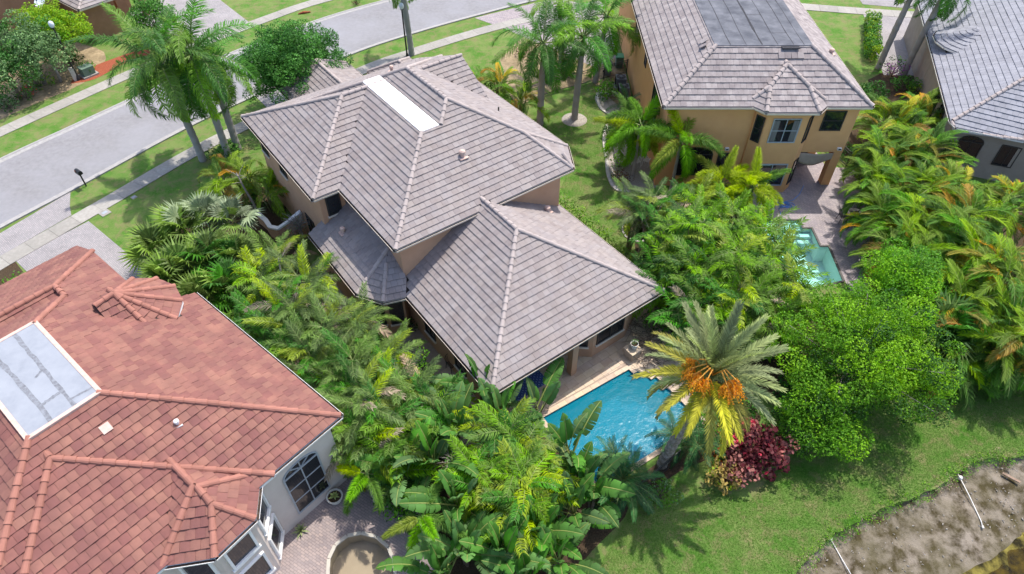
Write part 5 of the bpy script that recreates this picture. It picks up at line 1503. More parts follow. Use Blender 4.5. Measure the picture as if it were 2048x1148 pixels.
# areca hedge between the yellow and the grey house
AR = [
 ((27.22, 42.09, 3.4), 'areca palm clump at the far end of the hedge, below the yellow roof corner'), ((30.03, 43.10, 3.2), 'areca palm clump nearest the grey house left wall'),
 ((24.95, 37.45, 3.6), 'areca palm clump beside the yellow house right wall'), ((27.14, 37.44, 3.8), 'areca palm clump under the grey roof corner'),
 ((23.46, 34.47, 3.2), 'areca palm clump by the iron railing of the patio'), ((24.94, 33.51, 3.9), 'areca palm clump with orange fronds in mid hedge'),
 ((27.16, 33.36, 4.2), 'areca palm clump left of the arched window'), ((22.48, 30.91, 3.3), 'areca palm clump overhanging the black garden chairs'),
 ((23.85, 29.58, 4.2), 'areca palm clump at the centre of the hedge'), ((25.99, 29.56, 4.4), 'areca palm clump below the arched window'),
 ((29.31, 31.41, 4.2), 'areca palm clump at the right edge under the grey house wall'), ((22.21, 27.44, 3.3), 'areca palm clump above the small light green tree'),
 ((23.45, 26.35, 4.3), 'areca palm clump with yellow fronds above the fan palm'), ((25.68, 26.52, 4.5), 'areca palm clump below the grey house downpipe'),
 ((22.48, 24.08, 3.6), 'areca palm clump right behind the fan palm'), ((23.79, 23.66, 4.4), 'areca palm clump with silvery arching fronds near the right edge'),
 ((25.70, 24.17, 4.6), 'areca palm clump cut by the right edge in mid height'), ((24.68, 21.84, 4), 'areca palm clump cut by the right edge above the lawn'),
 ((23.28, 21.89, 3.2), 'areca palm clump at the near end of the hedge over the lawn shadow'), ((25.33, 20.95, 2.6), 'lowest areca palm clump at the right edge of the lawn'), ((22.13, 21.59, 2.2), 'dark low areca clump between the bright tree and the lawn'),
]
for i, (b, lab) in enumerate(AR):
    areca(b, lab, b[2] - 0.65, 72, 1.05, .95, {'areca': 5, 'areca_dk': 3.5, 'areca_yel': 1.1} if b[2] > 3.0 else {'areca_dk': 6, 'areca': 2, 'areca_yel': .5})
fan_palm('dark green fan palm with drooping leaves right of the light green tree', (22.01, 22.58, 2.6), 2.2, 26, 1.35, {'fan': 2, 'mac_dk': 5}, (70, -40), group=None)

# small arecas by the house front and right side
for b, lab, mm in (((-18.91, 35.83, 2.4), 'yellow green areca palm at the lawn edge left of the house front', {'areca': 4, 'areca_yel': 1, 'areca_dk': 1}), ((-17.23, 35.82, 2.6), 'yellow green areca palm against the house front wall', {'areca': 5, 'areca_yel': 1}),
                   ((-15.77, 34.77, 2.2), 'yellow green areca palm over the garden wall scroll', {'areca': 4, 'areca_yel': 1.5}), ((-0.93, 48.17, 2.6), 'areca palm with yellow base right of the white roof strip', {'areca': 4, 'areca_yel': 1.2, 'areca_dk': 2}),
                   ((-2.72, 49.32, 2.2), 'areca palm tucked against the right roof edge', {'areca_dk': 4, 'areca': 3, 'areca_yel': 1}), ((0.61, 46.25, 2.2), 'areca palm drooping over the iron fence end', {'areca': 4, 'areca_yel': 1.5, 'areca_dk': 2})):
    areca(b, lab, b[2] - .5, 22, .5, .95, mm, group='small areca palms')

# foxtail palms
def foxtail(base, h, label, nf, scale, mats, group='foxtail palms', lean=(0, 0)):
    e = empty('foxtail_palm', (base[0], base[1], 0), label, 'palm', group)
    trunk(e, [(0, 0, -.05), (lean[0] * .4, lean[1] * .4, h * .5), (lean[0], lean[1], h)], [.12, .10, .085], M['bark_pale'], 10, .2)
    trunk(e, [(lean[0], lean[1], h - .02), (lean[0], lean[1], h + .6)], [.09, .05], M['shaft'], 8, name='crownshaft')
    crown(e, 'fox', mats, (lean[0], lean[1], h + .5), nf, scale, 70, -35)
foxtail((8.14, 39.90, 2.9), 2.5, 'foxtail palm on the lawn side of the yellow house corner', 14, 1.25, {'fox': 5, 'fox_yel': .8})
foxtail((10.75, 36.6), 3.9, 'foxtail palm against the blank yellow wall', 13, 1.3, {'fox': 5, 'fox_yel': .6})
foxtail((8.5, 38.8), 3.6, 'foxtail palm highest at the yellow house corner', 12, 1.2, {'fox': 5, 'fox_yel': .5})
foxtail((13.16, 34.08, 2.8), 2.3, 'lime yellow foxtail palm below the bay window', 15, 1.15, {'fox_yel': 5, 'fox': 1})
foxtail((14.91, 33.57, 2.8), 2.4, 'lime yellow foxtail palm leaning towards the yellow house patio', 15, 1.1, {'fox_yel': 4, 'fox': 1.2})
foxtail((-6.16, 14.37, 2.3), 1.9, 'young foxtail palm shading the red house patio beside the arched window', 8, .85, {'fox': 5, 'fox_yel': 1})
foxtail((-3.64, 12.47, 2.3), 1.9, 'young foxtail palm at the edge of the tan basin', 8, .9, {'fox': 5, 'fox_yel': 1.2})

# feather palm thicket between the houses (right of the main house)
MK = [
 ((8.48, 30.89, 4.6), 'olive', 'olive feathery palm clump with bare grey stems at the lawn island', 5, .9),
 ((7.31, 31.19, 4), 'olive', 'thin feathery palm clump nearest the side lawn', 3, .6),
 ((10.77, 31.59, 3.8), 'mac', 'feather palm clump just below the arched yellow house window', 5, 1.0),
 ((12.40, 29.45, 4.2), 'mac', 'feather palm clump between the lime foxtails and the pale pool', 5, 1.0),
 ((10.13, 27.98, 5), 'mac', 'feather palm clump at the top centre of the thicket', 5, 1.0),
 ((8.69, 27.82, 4.6), 'mac_dk', 'dark feather palm clump over the bare grey stems', 4, .9),
 ((13.98, 28.50, 4.2), 'mac', 'feather palm clump beside the pale pool shelf', 4, .8),
 ((11.55, 25.89, 4.9), 'mac', 'feather palm clump in the middle of the thicket with yellow leaves', 5, 1.0),
 ((13.89, 25.86, 4.4), 'mac', 'feather palm clump overhanging the pale pool steps', 5, .9),
 ((9.72, 25.29, 4.4), 'mac', 'feather palm clump right of the hip roof corner', 5, 1.0),
 ((8.21, 26.32, 3.6), 'mac_dk', 'dark feather palm clump touching the main roof corner', 4, .8),
 ((12.08, 23.83, 4.4), 'mac', 'feather palm clump with deeply ribbed leaves above the date palm', 5, 1.0),
 ((14.33, 24.03, 4.2), 'mac', 'feather palm clump at the pool end of the thicket', 5, .9),
 ((10.44, 23.19, 3.8), 'mac', 'feather palm clump directly behind the date palm', 4, .9),
 ((13.12, 22.70, 3.6), 'mac', 'feather palm clump with browning leaves beside the bright green tree', 4, .8),
 ((14.34, 27.81, 4), 'mac', 'feather palm clump hiding the left side of the pale pool shelf', 3, .6),
 ((9.03, 23.59, 3), 'mac_dk', 'low dark feather palm between the roof corner and the date palm', 4, .8),
 ((7.83, 26.38, 2.6), 'mac_dk', 'low dark feather palm under the main roof eave corner', 3, .6),
]
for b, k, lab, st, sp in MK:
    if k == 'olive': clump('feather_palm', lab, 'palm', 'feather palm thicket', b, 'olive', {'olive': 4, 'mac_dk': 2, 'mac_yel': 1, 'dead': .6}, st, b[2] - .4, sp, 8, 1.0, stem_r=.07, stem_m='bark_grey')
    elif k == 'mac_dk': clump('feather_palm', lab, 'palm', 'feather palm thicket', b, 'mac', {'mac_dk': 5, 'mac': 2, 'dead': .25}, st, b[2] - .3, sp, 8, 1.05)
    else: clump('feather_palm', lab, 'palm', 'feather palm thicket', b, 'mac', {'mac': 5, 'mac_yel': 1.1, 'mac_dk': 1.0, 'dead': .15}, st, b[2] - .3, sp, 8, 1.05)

# mixed thicket between the red house and the main house
ML = [
 ((-13.15, 27.33, 3.4), 'olive', 'feathery olive palm clump right of the silver fan palms', 4, .8), ((-13.53, 25.37, 3.6), 'mac_yel', 'yellow green feather palm in the upper left thicket', 4, .8),
 ((-11.02, 25.14, 4), 'olive', 'feathery olive palm clump left of the low tiled bay roof', 4, .9), ((-11.12, 22.63, 4.4), 'olive', 'dry topped olive palm clump with pale bare stem', 4, .8),
 ((-13.00, 22.71, 3.4), 'mac_dk', 'vivid green feather palm leaning over the red roof edge', 5, .9), ((-11.58, 21.22, 3.6), 'mac_dk', 'vivid green feather palm behind the red roof edge', 4, .8),
 ((-9.22, 21.50, 4.2), 'olive', 'olive palm clump in front of the low tiled bay roof', 5, .9), ((-7.91, 21.85, 3.8), 'olive', 'olive palm clump with dry twigs at the bay roof corner', 4, .8),
 ((-9.78, 20.14, 3.6), 'olive', 'olive palm clump with yellow young leaf beside the red roof', 4, .8), ((-7.67, 19.51, 4.2), 'olive', 'dense olive palm clump in the middle of the left thicket', 5, 1.0),
 ((-6.24, 20.14, 3.6), 'olive', 'feathery olive palm clump beside the gravel side yard', 4, .9), ((-8.65, 18.55, 3), 'mac_dk', 'dark feather palm in the gap below the red roof edge', 4, .8),
 ((-6.48, 17.68, 4.2), 'olive', 'wide olive palm clump with long combed leaves', 5, 1.0), ((-4.79, 17.97, 3.8), 'olive', 'olive palm clump left of the terrace corner', 5, .9),
 ((-7.36, 16.66, 3.2), 'olive', 'pale dry tipped palm clump at the corner of the red roof', 4, .8), ((-5.39, 16.14, 3.4), 'mac', 'bright green feather palm below the olive palms', 5, .9),
 ((-3.69, 17.32, 3), 'mac', 'bright green feather palm between the olive palms and the terrace', 4, .8), ((-6.20, 15.64, 2.6), 'olive', 'small feather palm above the young foxtail', 4, .7),
 ((-5.10, 15.39, 2.4), 'mac', 'light green feather palm left of the paddle leaves', 4, .7),
]
for b, k, lab, st, sp in ML:
    if k == 'olive': clump('feather_palm', lab, 'palm', 'mixed palm thicket', b, 'olive', {'olive': 5, 'mac_dk': 1.3, 'mac_yel': .9, 'dead': .35}, st, b[2] - .35, sp, 9, 1.0)
    elif k == 'mac_dk': clump('feather_palm', lab, 'palm', 'mixed palm thicket', b, 'mac', {'mac_dk': 5, 'mac': 2.0}, st, b[2] - .3, sp, 9, 1.0)
    elif k == 'mac_yel': clump('feather_palm', lab, 'palm', 'mixed palm thicket', b, 'mac', {'mac_yel': 4, 'mac': 2, 'olive': 1}, st, b[2] - .3, sp, 8, 1.0)
    else: clump('feather_palm', lab, 'palm', 'mixed palm thicket', b, 'mac', {'mac': 5, 'mac_dk': 1.5, 'mac_yel': .6}, st, b[2] - .3, sp, 9, 1.0)
# yellow green feather palms amid the paddle leaves by the pool
for b, lab in (((-0.41, 16.01, 3.6), 'yellow green feather palm at the terrace corner of the pool'), ((0.23, 15.28, 3.4), 'yellow green feather palm leaning to the pool corner'), ((-1.32, 14.22, 3.4), 'yellow green feather palm in the paddle leaved thicket'),
               ((0.32, 13.54, 3.8), 'largest yellow green feather palm amid the paddle leaves'), ((0.87, 14.10, 3), 'yellow green feather palm beside the blue pool edge'), ((0.22, 12.54, 2.8), 'lowest yellow green feather palm above the front paddle leaves')):
    clump('feather_palm', lab, 'palm', 'yellow green feather palms', b, 'mac', {'mac_yel': 3, 'mac': 4, 'mac_dk': 1}, 4, b[2] - .3, .7, 8, .95)
# fan palms and others beside the driveway
for b, lab, mm, n, s in (((-21.01, 29.62, 1.5), 'fan palm nearest the red house driveway', {'fan': 5}, 20, 1.15), ((-19.85, 30.97, 1.9), 'fan palm at the lawn edge below the tree shadow', {'fan': 5, 'fan_silver': 1}, 20, 1.15),
                         ((-19.38, 26.80, 1.6), 'fan palm beside the round red turret roof', {'fan': 5}, 20, 1.2), ((-16.97, 25.54, 1.7), 'dark fan palm under the red turret roof edge', {'fan': 3, 'mac_dk': 3}, 18, 1.15),
                         ((-18.80, 32.02, 2), 'silvery fan palm nearest the house front', {'fan_silver': 5, 'fan': 1}, 16, 1.2), ((-16.92, 31.54, 2.2), 'silvery fan palm beside the bare grey stem', {'fan_silver': 4, 'fan': 1}, 14, 1.1),
                         ((-17.37, 28.64, 2.2), 'fan palm in the middle of the silvery group', {'fan': 4, 'mac_dk': 1}, 20, 1.15), ((-15.93, 28.43, 2), 'dark fan palm at the thicket edge', {'fan': 3, 'mac_dk': 3}, 18, 1.1),
                         ((-18.39, 27.50, 1.9), 'fan palm between the turret and the silvery palms', {'fan': 5}, 20, 1.15), ((-15.65, 26.01, 2), 'dark fan palm behind the red roof edge', {'mac_dk': 4, 'fan': 2}, 18, 1.1)):
    fan_palm(lab, b, b[2] - .3, n, s, mm)

# giant bird of paradise plants
BP = [((-1.36, 18.96, 3.6), 'tall bird of paradise rising in front of the main roof corner', 10, .5, 3.3), ((-0.43, 17.59, 2.6), 'bird of paradise at the terrace corner', 10, .5, 2.4), ((1.32, 18.42, 2), 'bird of paradise leaf group against the terrace edge', 7, .4, 1.8),
      ((-2.63, 16.79, 3.2), 'bird of paradise with broad torn leaves left of the yellow green palms', 14, .7, 2.9), ((-3.41, 15.15, 2.8), 'bird of paradise with a hanging pale leaf', 14, .7, 2.5), ((-4.62, 14.78, 2.2), 'bird of paradise beside the young foxtail palm', 9, .5, 2.0),
      ((-2.16, 13.40, 2.4), 'bird of paradise with drooping leaves in the shade', 12, .6, 2.1), ((2.64, 15.64, 2.6), 'bird of paradise spear leaves standing at the pool edge', 8, .4, 2.4), ((3.00, 14.43, 2.4), 'bird of paradise leaning over the pool corner', 12, .6, 2.2),
      ((2.63, 13.16, 2), 'bird of paradise above the lawn edge shadow', 14, .7, 1.8), ((1.13, 12.20, 2.2), 'bird of paradise in the middle of the front row', 14, .7, 2.0), ((1.90, 11.06, 2), 'bird of paradise at the lawn corner of the front row', 12, .6, 1.8),
      ((-0.28, 11.17, 2.2), 'bird of paradise with a browning leaf at the bottom edge', 14, .7, 2.0), ((-1.88, 11.46, 2), 'bird of paradise at the bottom edge beside the patio', 12, .6, 1.8), ((0.70, 10.35, 1.8), 'bird of paradise cut by the bottom edge', 12, .7, 1.6),
      ((-2.65, 10.63, 1.6), 'lowest bird of paradise by the basin at the bottom edge', 10, .6, 1.4), ((3.56, 13.92, 1.6), 'low bird of paradise beside the pygmy palm', 9, .5, 1.4)]
for b, lab, n, sp, h in BP:
    paddle_plant(lab, b, h, int(n * 1.25), sp, {'paddle': 5, 'paddle_lt': 1.4}, 1.02, el=(88, 22))

# the date palm with orange fruit
dp = empty('date_palm', (7.0, 16.1, 0), 'silver green date palm with hanging orange fruit beside the pool', 'palm')
mb = MB(); rr_ = []; pp = []
for i in range(34):
    t = i / 33; pp.append((1.05 * t ** 1.15, 1.0 * t ** 1.2 * .35, 6.3 * t)); rr_.append((.24 - .03 * t) * (1.12 if i % 2 else .94))
mb.tube(pp, rr_, 12); mb.build('trunk', M['bark_date'], dp)
top = Vector((1.08, .36, 6.45))
nfr = 66
for i in range(nfr):
    f = (i + .5) / nfr; az = i * 2.39996 + U(-.15, .15)
    el = rad(82 - 100 * f ** .85 + U(-6, 6))
    if 30 < math.degrees(el) < 66 and 190 < math.degrees(az) % 360 < 314: continue
    towards = math.cos(az - rad(250))                      # lower leaves on the near side have yellowed
    mn = 'date_yel' if (f > .25 and random.random() < .55 + .55 * towards) else 'date'
    put_frond(dp, 'date', mn, top + Vector((0, 0, .25 - .5 * f)), az, el, U(.86, 1.04), min(3, int(f * 4)), U(-.25, .25))
for k, (a, l) in enumerate(((192, 1.35), (222, 1.45), (280, 1.45), (306, 1.4), (165, 1.2), (208, 1.3), (293, 1.35), (236, 1.25))):
    a = rad(a); d = Vector((math.cos(a), math.sin(a), 0))
    mb = MB(); mb.tube([top + Vector((0, 0, .1)), top + d * .45 + Vector((0, 0, .95)), top + d * l * .78 + Vector((0, 0, .85))], [.035, .03, .02], 6, m=0)
    for s in range(34):
        e0 = top + d * l * U(.62, .86) + Vector((0, 0, U(.72, .92)))
        e1 = e0 + d * U(-.05, .25) + Vector((U(-.28, .28), U(-.28, .28), -U(.25, .75)))
        mb.tube([e0, e0.lerp(e1, .5) + Vector((0, 0, .05)), e1], [.010, .008, .006], 3, 0, cap=False)
        for q in range(7):
            c = e0.lerp(e1, .3 + .7 * q / 6) + Vector((U(-.03, .03), U(-.03, .03), U(-.03, .03))); r = .032
            mb.add([c + Vector(v) * r for v in ((1, 0, 0), (-1, 0, 0), (0, 1, 0), (0, -1, 0), (0, 0, 1.3), (0, 0, -1.3))], [(0, 2, 4), (2, 1, 4), (1, 3, 4), (3, 0, 4), (2, 0, 5), (1, 2, 5), (3, 1, 5), (0, 3, 5)], 1)
    mb.build('fruit_cluster', [M['fruitstalk'], M['fruit']], dp)

# pygmy palms by the pool fence
def pygmy(base, h, label, nf, scale):
    e = empty('pygmy_palm', (base[0], base[1], 0), label, 'palm', 'pygmy palms by the pool fence')
    trunk(e, [(0, 0, -.05), (.03, .02, h)], [.09, .08], M['bark'], 8)
    crown(e, 'pygmy', lambda f: 'areca_yel' if f > .8 and random.random() < .35 else 'pygmy', (0.03, .02, h), nf, scale, 80, -30)
pygmy((4.86, 14.67, 1.3), 1.2, 'large pygmy palm between the blue pool and the lawn', 42, 1.25)
pygmy((4.53, 15.59, 1.2), 1.1, 'pygmy palm bending over the pool water', 26, 1.0)
pygmy((7.64, 17.14, 1), .9, 'pygmy palm behind the leaning date palm trunk', 26, 1.0)
pygmy((8.60, 16.61, 1), .9, 'pygmy palm in front of the leaning date palm trunk', 28, 1.0)
pygmy((8.90, 46.51, 1.2), 1.0, 'pygmy palm below the air conditioners', 26, 1.1)
pygmy((17.42, 31.31, 1), .8, 'small pygmy palm at the pool end of the thicket', 12, .8)

# shrubs
SH = [
 ('copperleaf_shrub', 'dark red copperleaf bush with pink tips at the lawn edge', (11.31, 16.34, 1), 1.3, 1.1, 2.0, ('red', 'copper', 'pink'), (6, 1.4, 1.1), 56, .36, 85, .095, 21),
 ('copperleaf_shrub', 'rose coloured copperleaf bush between the red and the gold one', (10.37, 15.56, 0.8), .65, .6, 1.5, ('copper', 'red'), (4, 1.6), 26, .30, 85, .09, 22),
 ('croton_shrub', 'gold leaved croton bush left of the copperleaf bushes', (9.62, 15.25, 0.6), .7, .6, 1.2, ('gold', 'limeleaf'), (6, 1), 32, .27, 85, .08, 23),
 ('croton_shrub', 'orange and green croton behind the pygmy palm', (9.77, 16.99, 0.8), .5, .45, 1.0, ('orangefl', 'tree', 'treed'), (1, 3, 2), 18, .25, 70, .08, 24),
 ('green_shrub', 'green fern like shrub right of the large pygmy palm', (6.64, 14.55, 0.4), .9, .7, .8, ('hedge', 'tree', 'greygreen'), (4, 2, 2), 26, .26, 80, .06, 25),
 ('green_shrub', 'bright green shrub left of the air conditioners', (7.57, 49.49, 0.8), .85, .95, 1.3, ('hedge', 'tree2'), (4, 2), 30, .30, 80, .07, 26),
 ('green_shrub', 'dark shrub at the corner of the white edging', (7.51, 43.62, 0.6), .75, .7, 1.0, ('treed', 'oak', 'hedge'), (3, 2, 1), 22, .28, 70, .07, 27),
 ('green_shrub', 'bright small shrub beside the patio chair', (7.65, 39.80, 0.5), .5, .5, .9, ('hedge', 'tree2'), (3, 3), 18, .24, 80, .06, 28),
 ('croton_shrub', 'bronze croton at the lower end of the white edging', (7.48, 38.17, 0.4), .65, .5, .8, ('red', 'gold', 'treed'), (2, 2, 2), 20, .24, 70, .06, 29),
 ('flower_shrub', 'orange flowering shrub in the island bed', (8.67, 33.63, 0.5), .35, .35, .7, ('orangefl', 'tree', 'treed'), (4, 2, 1), 14, .2, 80, .05, 30),
 ('green_shrub', 'dark shrub in the island bed', (7.38, 32.96, 0.4), .45, .4, .8, ('treed', 'red', 'oak'), (4, 1, 2), 16, .22, 80, .05, 31),
 ('bougainvillea', 'purple flowering bougainvillea at the foot of the top right palms', (32.22, 53.03, 0.9), .9, .7, 1.3, ('purple', 'treed', 'tree'), (3, 2, 2), 26, .28, 70, .07, 32),
 ('green_shrub', 'spiky dark shrub between the top right palm trunks', (32.19, 50.47, 0.7), 1.0, .8, 1.1, ('treed', 'oak2', 'hedge'), (3, 2, 1), 26, .3, 70, .08, 33),
 ('green_shrub', 'yellow green shrub by the grey house corner', (32.91, 49.85, 0.6), .8, .5, .9, ('limeleaf', 'hedge'), (2, 3), 20, .26, 70, .07, 34),
 ('green_shrub', 'dark shrub mass below the yellow house right corner', (28.65, 48.53, 0.9), 1.2, 1.0, 1.6, ('treed', 'oak', 'hedge'), (4, 2, 1), 34, .36, 75, .08, 35),
 ('croton_shrub', 'red and green croton at the end of the patio', (21.92, 30.49, 0.5), .45, .5, .9, ('red', 'gold', 'treed'), (2, 2, 2), 16, .24, 70, .06, 36),
 ('green_shrub', 'dark shrub behind the patio croton', (21.80, 29.06, 0.6), .9, .7, 1.1, ('treed', 'hedge', 'oak'), (3, 2, 2), 26, .3, 75, .07, 37),
 ('green_shrub', 'green shrub with white flowers in the bed left of the street lamp', (-39.23, 51.06, 0.6), 1.2, .9, 1.2, ('limeleaf', 'hedge', 'treed'), (2, 3, 1), 32, .3, 70, .07, 38),
 ('croton_shrub', 'red flowered shrub in the sandy bed at the left edge', (-39.35, 49.24, 0.5), .8, .6, .9, ('hedge', 'pink', 'treed'), (4, 1, 2), 22, .26, 70, .07, 39),
 ('green_shrub', 'dark spiky shrub at the left edge by the far sidewalk', (-40.00, 47.70, 0.5), 1.0, .8, .9, ('treed', 'greygreen'), (3, 2), 24, .28, 70, .08, 40),
 ('green_shrub', 'low green shrub beside the pale utility box', (-36.25, 53.36, 0.5), .7, .5, .9, ('hedge', 'treed'), (3, 2), 18, .26, 70, .07, 41),
 ('green_shrub', 'dark mounded shrub between the lamp and the lime tree', (-38.33, 55.21, 0.6), .9, .7, 1.2, ('treed', 'tree'), (4, 1), 22, .3, 70, .08, 42),
 ('green_shrub', 'bright green shrub beside the red house driveway', (-28.66, 27.79, 0.4), .8, .6, .9, ('hedge', 'tree', 'limeleaf'), (5, 2, 1), 28, .28, 90, .06, 43),
 ('green_shrub', 'dark shrub between the fence and the royal palms', (4.48, 53.17, 0.6), 1.3, .8, 1.0, ('hedge', 'tree', 'treed'), (3, 2, 2), 30, .3, 70, .08, 44),
 ('croton_shrub', 'dark purple ground shrub beyond the iron fence', (0.93, 56.55, 0.3), .7, .5, .6, ('red', 'treed'), (4, 1), 16, .24, 60, .07, 45),
 ('green_shrub', 'leafy shrub filling the corner behind the drooping areca', (-1.56, 49.14, 1), 1.2, 1.0, 1.5, ('hedge', 'treed', 'tree'), (3, 2, 2), 34, .34, 70, .08, 46),
 ('green_shrub', 'shrub under the bare grey stems of the thicket', (9.03, 30.38, 0.6), .9, 1.0, 1.2, ('treed', 'oak', 'tree'), (3, 2, 1), 30, .3, 70, .07, 47),
 ('green_shrub', 'dark shrub in the gap left of the date palm crown', (8.43, 24.68, 0.6), 1.0, .7, 1.2, ('treed', 'tree'), (4, 2), 28, .3, 70, .07, 48),
 ('green_shrub', 'dark shrub between the date palm crown and the bright green tree', (13.96, 19.62, 0.7), 1.0, .9, 1.5, ('treed', 'oak', 'tree'), (3, 2, 2), 34, .32, 80, .07, 71),
 ('flower_shrub', 'shrub with pink blossoms behind the date palm crown', (14.31, 22.74, 0.8), 1.0, .9, 1.6, ('treed', 'tree', 'pink'), (4, 3, .35), 34, .32, 80, .07, 72),
 ('green_shrub', 'leafy dark shrub under the big bright green tree', (15.26, 21.09, 0.8), 1.1, 1.0, 1.6, ('treed', 'tree', 'oak'), (4, 2, 2), 34, .34, 80, .07, 73),
 ('green_shrub', 'mid green leafy shrub beside the vivid palm at the red roof edge', (-15.13, 25.44, 1.8), 1.0, 1.0, 2.6, ('tree', 'treed', 'hedge'), (4, 3, 2), 40, .36, 80, .085, 81),
 ('green_shrub', 'leafy shrub in the middle of the left thicket', (-9.46, 21.76, 2), 1.0, 1.0, 2.8, ('treed', 'tree', 'hedge'), (3, 3, 2), 40, .36, 80, .085, 82),
 ('green_shrub', 'leafy shrub below the tiled bay roof corner', (-7.57, 23.27, 1.8), .9, .9, 2.6, ('treed', 'hedge', 'tree'), (3, 2, 3), 36, .34, 80, .08, 83),
 ('green_shrub', 'dark leafy shrub under the red roof corner', (-7.97, 18.55, 1.6), .9, .9, 2.2, ('treed', 'oak', 'tree'), (4, 2, 2), 36, .34, 80, .08, 84),
 ('green_shrub', 'leafy shrub between the silvery fan palms and the thicket', (-13.94, 27.20, 1.8), 1.0, .9, 2.5, ('tree', 'hedge', 'treed'), (3, 3, 3), 38, .34, 80, .08, 85),
 ('green_shrub', 'leafy shrub beside the gravel side yard', (-4.86, 20.72, 1.5), .8, .8, 2.0, ('tree', 'treed', 'limeleaf'), (4, 3, 1), 32, .32, 80, .08, 86),
 ('green_shrub', 'dark leafy shrub under the paddle leaves by the patio', (-4.87, 14.01, 1.2), 1.0, .9, 1.7, ('treed', 'tree'), (4, 2), 36, .34, 80, .08, 87),
 ('green_shrub', 'dark leafy shrub under the front row of paddle leaves', (-0.71, 12.44, 1.2), 1.2, 1.1, 1.8, ('treed', 'oak', 'tree'), (4, 2, 1), 44, .36, 80, .08, 88),
 ('green_shrub', 'dark leafy shrub in the heart of the right thicket', (11.59, 28.42, 2.4), 1.3, 1.2, 3.2, ('treed', 'tree', 'hedge'), (4, 2, 2), 50, .40, 80, .085, 89),
 ('green_shrub', 'dark leafy shrub below the ribbed palm leaves', (12.56, 23.62, 1.8), 1.2, 1.1, 2.4, ('treed', 'tree'), (4, 2), 44, .38, 80, .085, 90),
 ('green_shrub', 'low dark shrub behind the copperleaf bush under the date palm', (11.10, 18.87, 0.5), .9, .8, 1.0, ('treed', 'tree', 'oak'), (4, 2, 1), 34, .30, 80, .07, 91),
 ('green_shrub', 'low green shrub right of the copperleaf bush', (13.52, 17.79, 0.4), .8, .7, .9, ('treed', 'tree'), (3, 3), 28, .28, 80, .07, 92),
 ('green_shrub', 'low ground shrub beside the date palm trunk', (9.36, 18.07, 0.4), .7, .6, .8, ('treed', 'tree', 'gold'), (4, 2, .6), 26, .28, 80, .07, 93),
 ('dry_shrub', 'purple grey twiggy shrub beside the garden wall', (-13.14, 31.31, 2.2), .85, .8, 1.8, ('copper', 'greygreen', 'gold'), (2, 3, 1), 26, .28, 40, .05, 49),
 ('green_shrub', 'round shrub at the foot of the royal palms by the house', (-20.74, 41.16, 0.5), 1.1, .8, .9, ('treed', 'oak2'), (3, 2), 26, .3, 70, .08, 50),
 ('green_shrub', 'shaded shrub behind the scrolled garden wall', (-16.72, 35.52, 0.6), .9, .9, 1.2, ('treed', 'hedge'), (4, 2), 24, .3, 70, .07, 51),
 ('green_shrub', 'small dark shrub under the main house left eave', (-5.70, 24.58, 0.3), .5, .4, .8, ('treed', 'greygreen'), (4, 1), 16, .22, 60, .06, 52),
 ('green_shrub', 'small round bush on the far verge by the top edge', (-15.51, 67.17, 0.3), .35, .35, .6, ('red', 'treed'), (2, 2), 12, .2, 70, .06, 53),
]
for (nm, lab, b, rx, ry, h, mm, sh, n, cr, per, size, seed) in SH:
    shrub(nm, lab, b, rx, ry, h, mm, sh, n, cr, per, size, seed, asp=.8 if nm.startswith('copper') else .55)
hedge('clipped bright hedge along the right side of the main house', [H(-28.6, 23.4), H(-24.0, 23.5), H(-20.0, 23.1), H(-17.6, 22.7)], .9, 1.2, ('hedge', 'tree2', 'treed'), (5, 2, 1), 61)
hedge('tall boxy hedge beside the top right driveway', [(31.27, 55.21), (33.90, 62.58)], 1.2, 1.5, ('hedge', 'limeleaf', 'treed'), (4, 2, 2), 62, 190, .07)
hedge('dark hedge behind the iron railing of the yellow house patio', [(24.2, 41.5), (24.4, 35.5)], .7, 1.1, ('treed', 'oak'), (3, 2), 63)

# dry grey stems standing in the thickets
for k, (b, lab, dx, dy, h) in enumerate((((8.57, 30.81), 'bare grey twisted stem nearest the lawn island', -.5, .4, 3.4), ((9.02, 30.13), 'bare grey twisted stem in the shade of the thicket', .3, .5, 3.0), ((9.57, 28.39), 'bare pale stem beside the main roof corner', -.4, .3, 3.4),
                                         ((-12.36, 25.22), 'bare pale trunk rising from the left thicket', .2, .4, 4.4), ((-8.64, 22.37), 'thin bare stem leaning in the left thicket', -1.3, .9, 4.0), ((-16.46, 33.93), 'bare grey stem beside the silvery fan palm', -.7, .5, 3.4))):
    e = empty('bare_trunk', (b[0], b[1], 0), lab, 'trunk', 'bare grey stems')
    mb = MB(); mb.tube([(0, 0, -.05), (dx * .3 + .1, dy * .3, h * .35), (dx * .6 - .05, dy * .7, h * .7), (dx, dy, h)], [.09, .075, .06, .03], 8); mb.build('stem', M['bark_grey'], e, smooth=True)
    for q in range(5):
        a = U(0, 6.28); z = h * U(.55, .95); p0 = Vector((dx * z / h * .9, dy * z / h * .9, z))
        mb = MB(); mb.tube([p0, p0 + Vector((math.cos(a) * .3, math.sin(a) * .3, .25)), p0 + Vector((math.cos(a) * .75, math.sin(a) * .75, .45))], [.03, .02, .008], 5); mb.build('twig', M['bark_grey'], e)
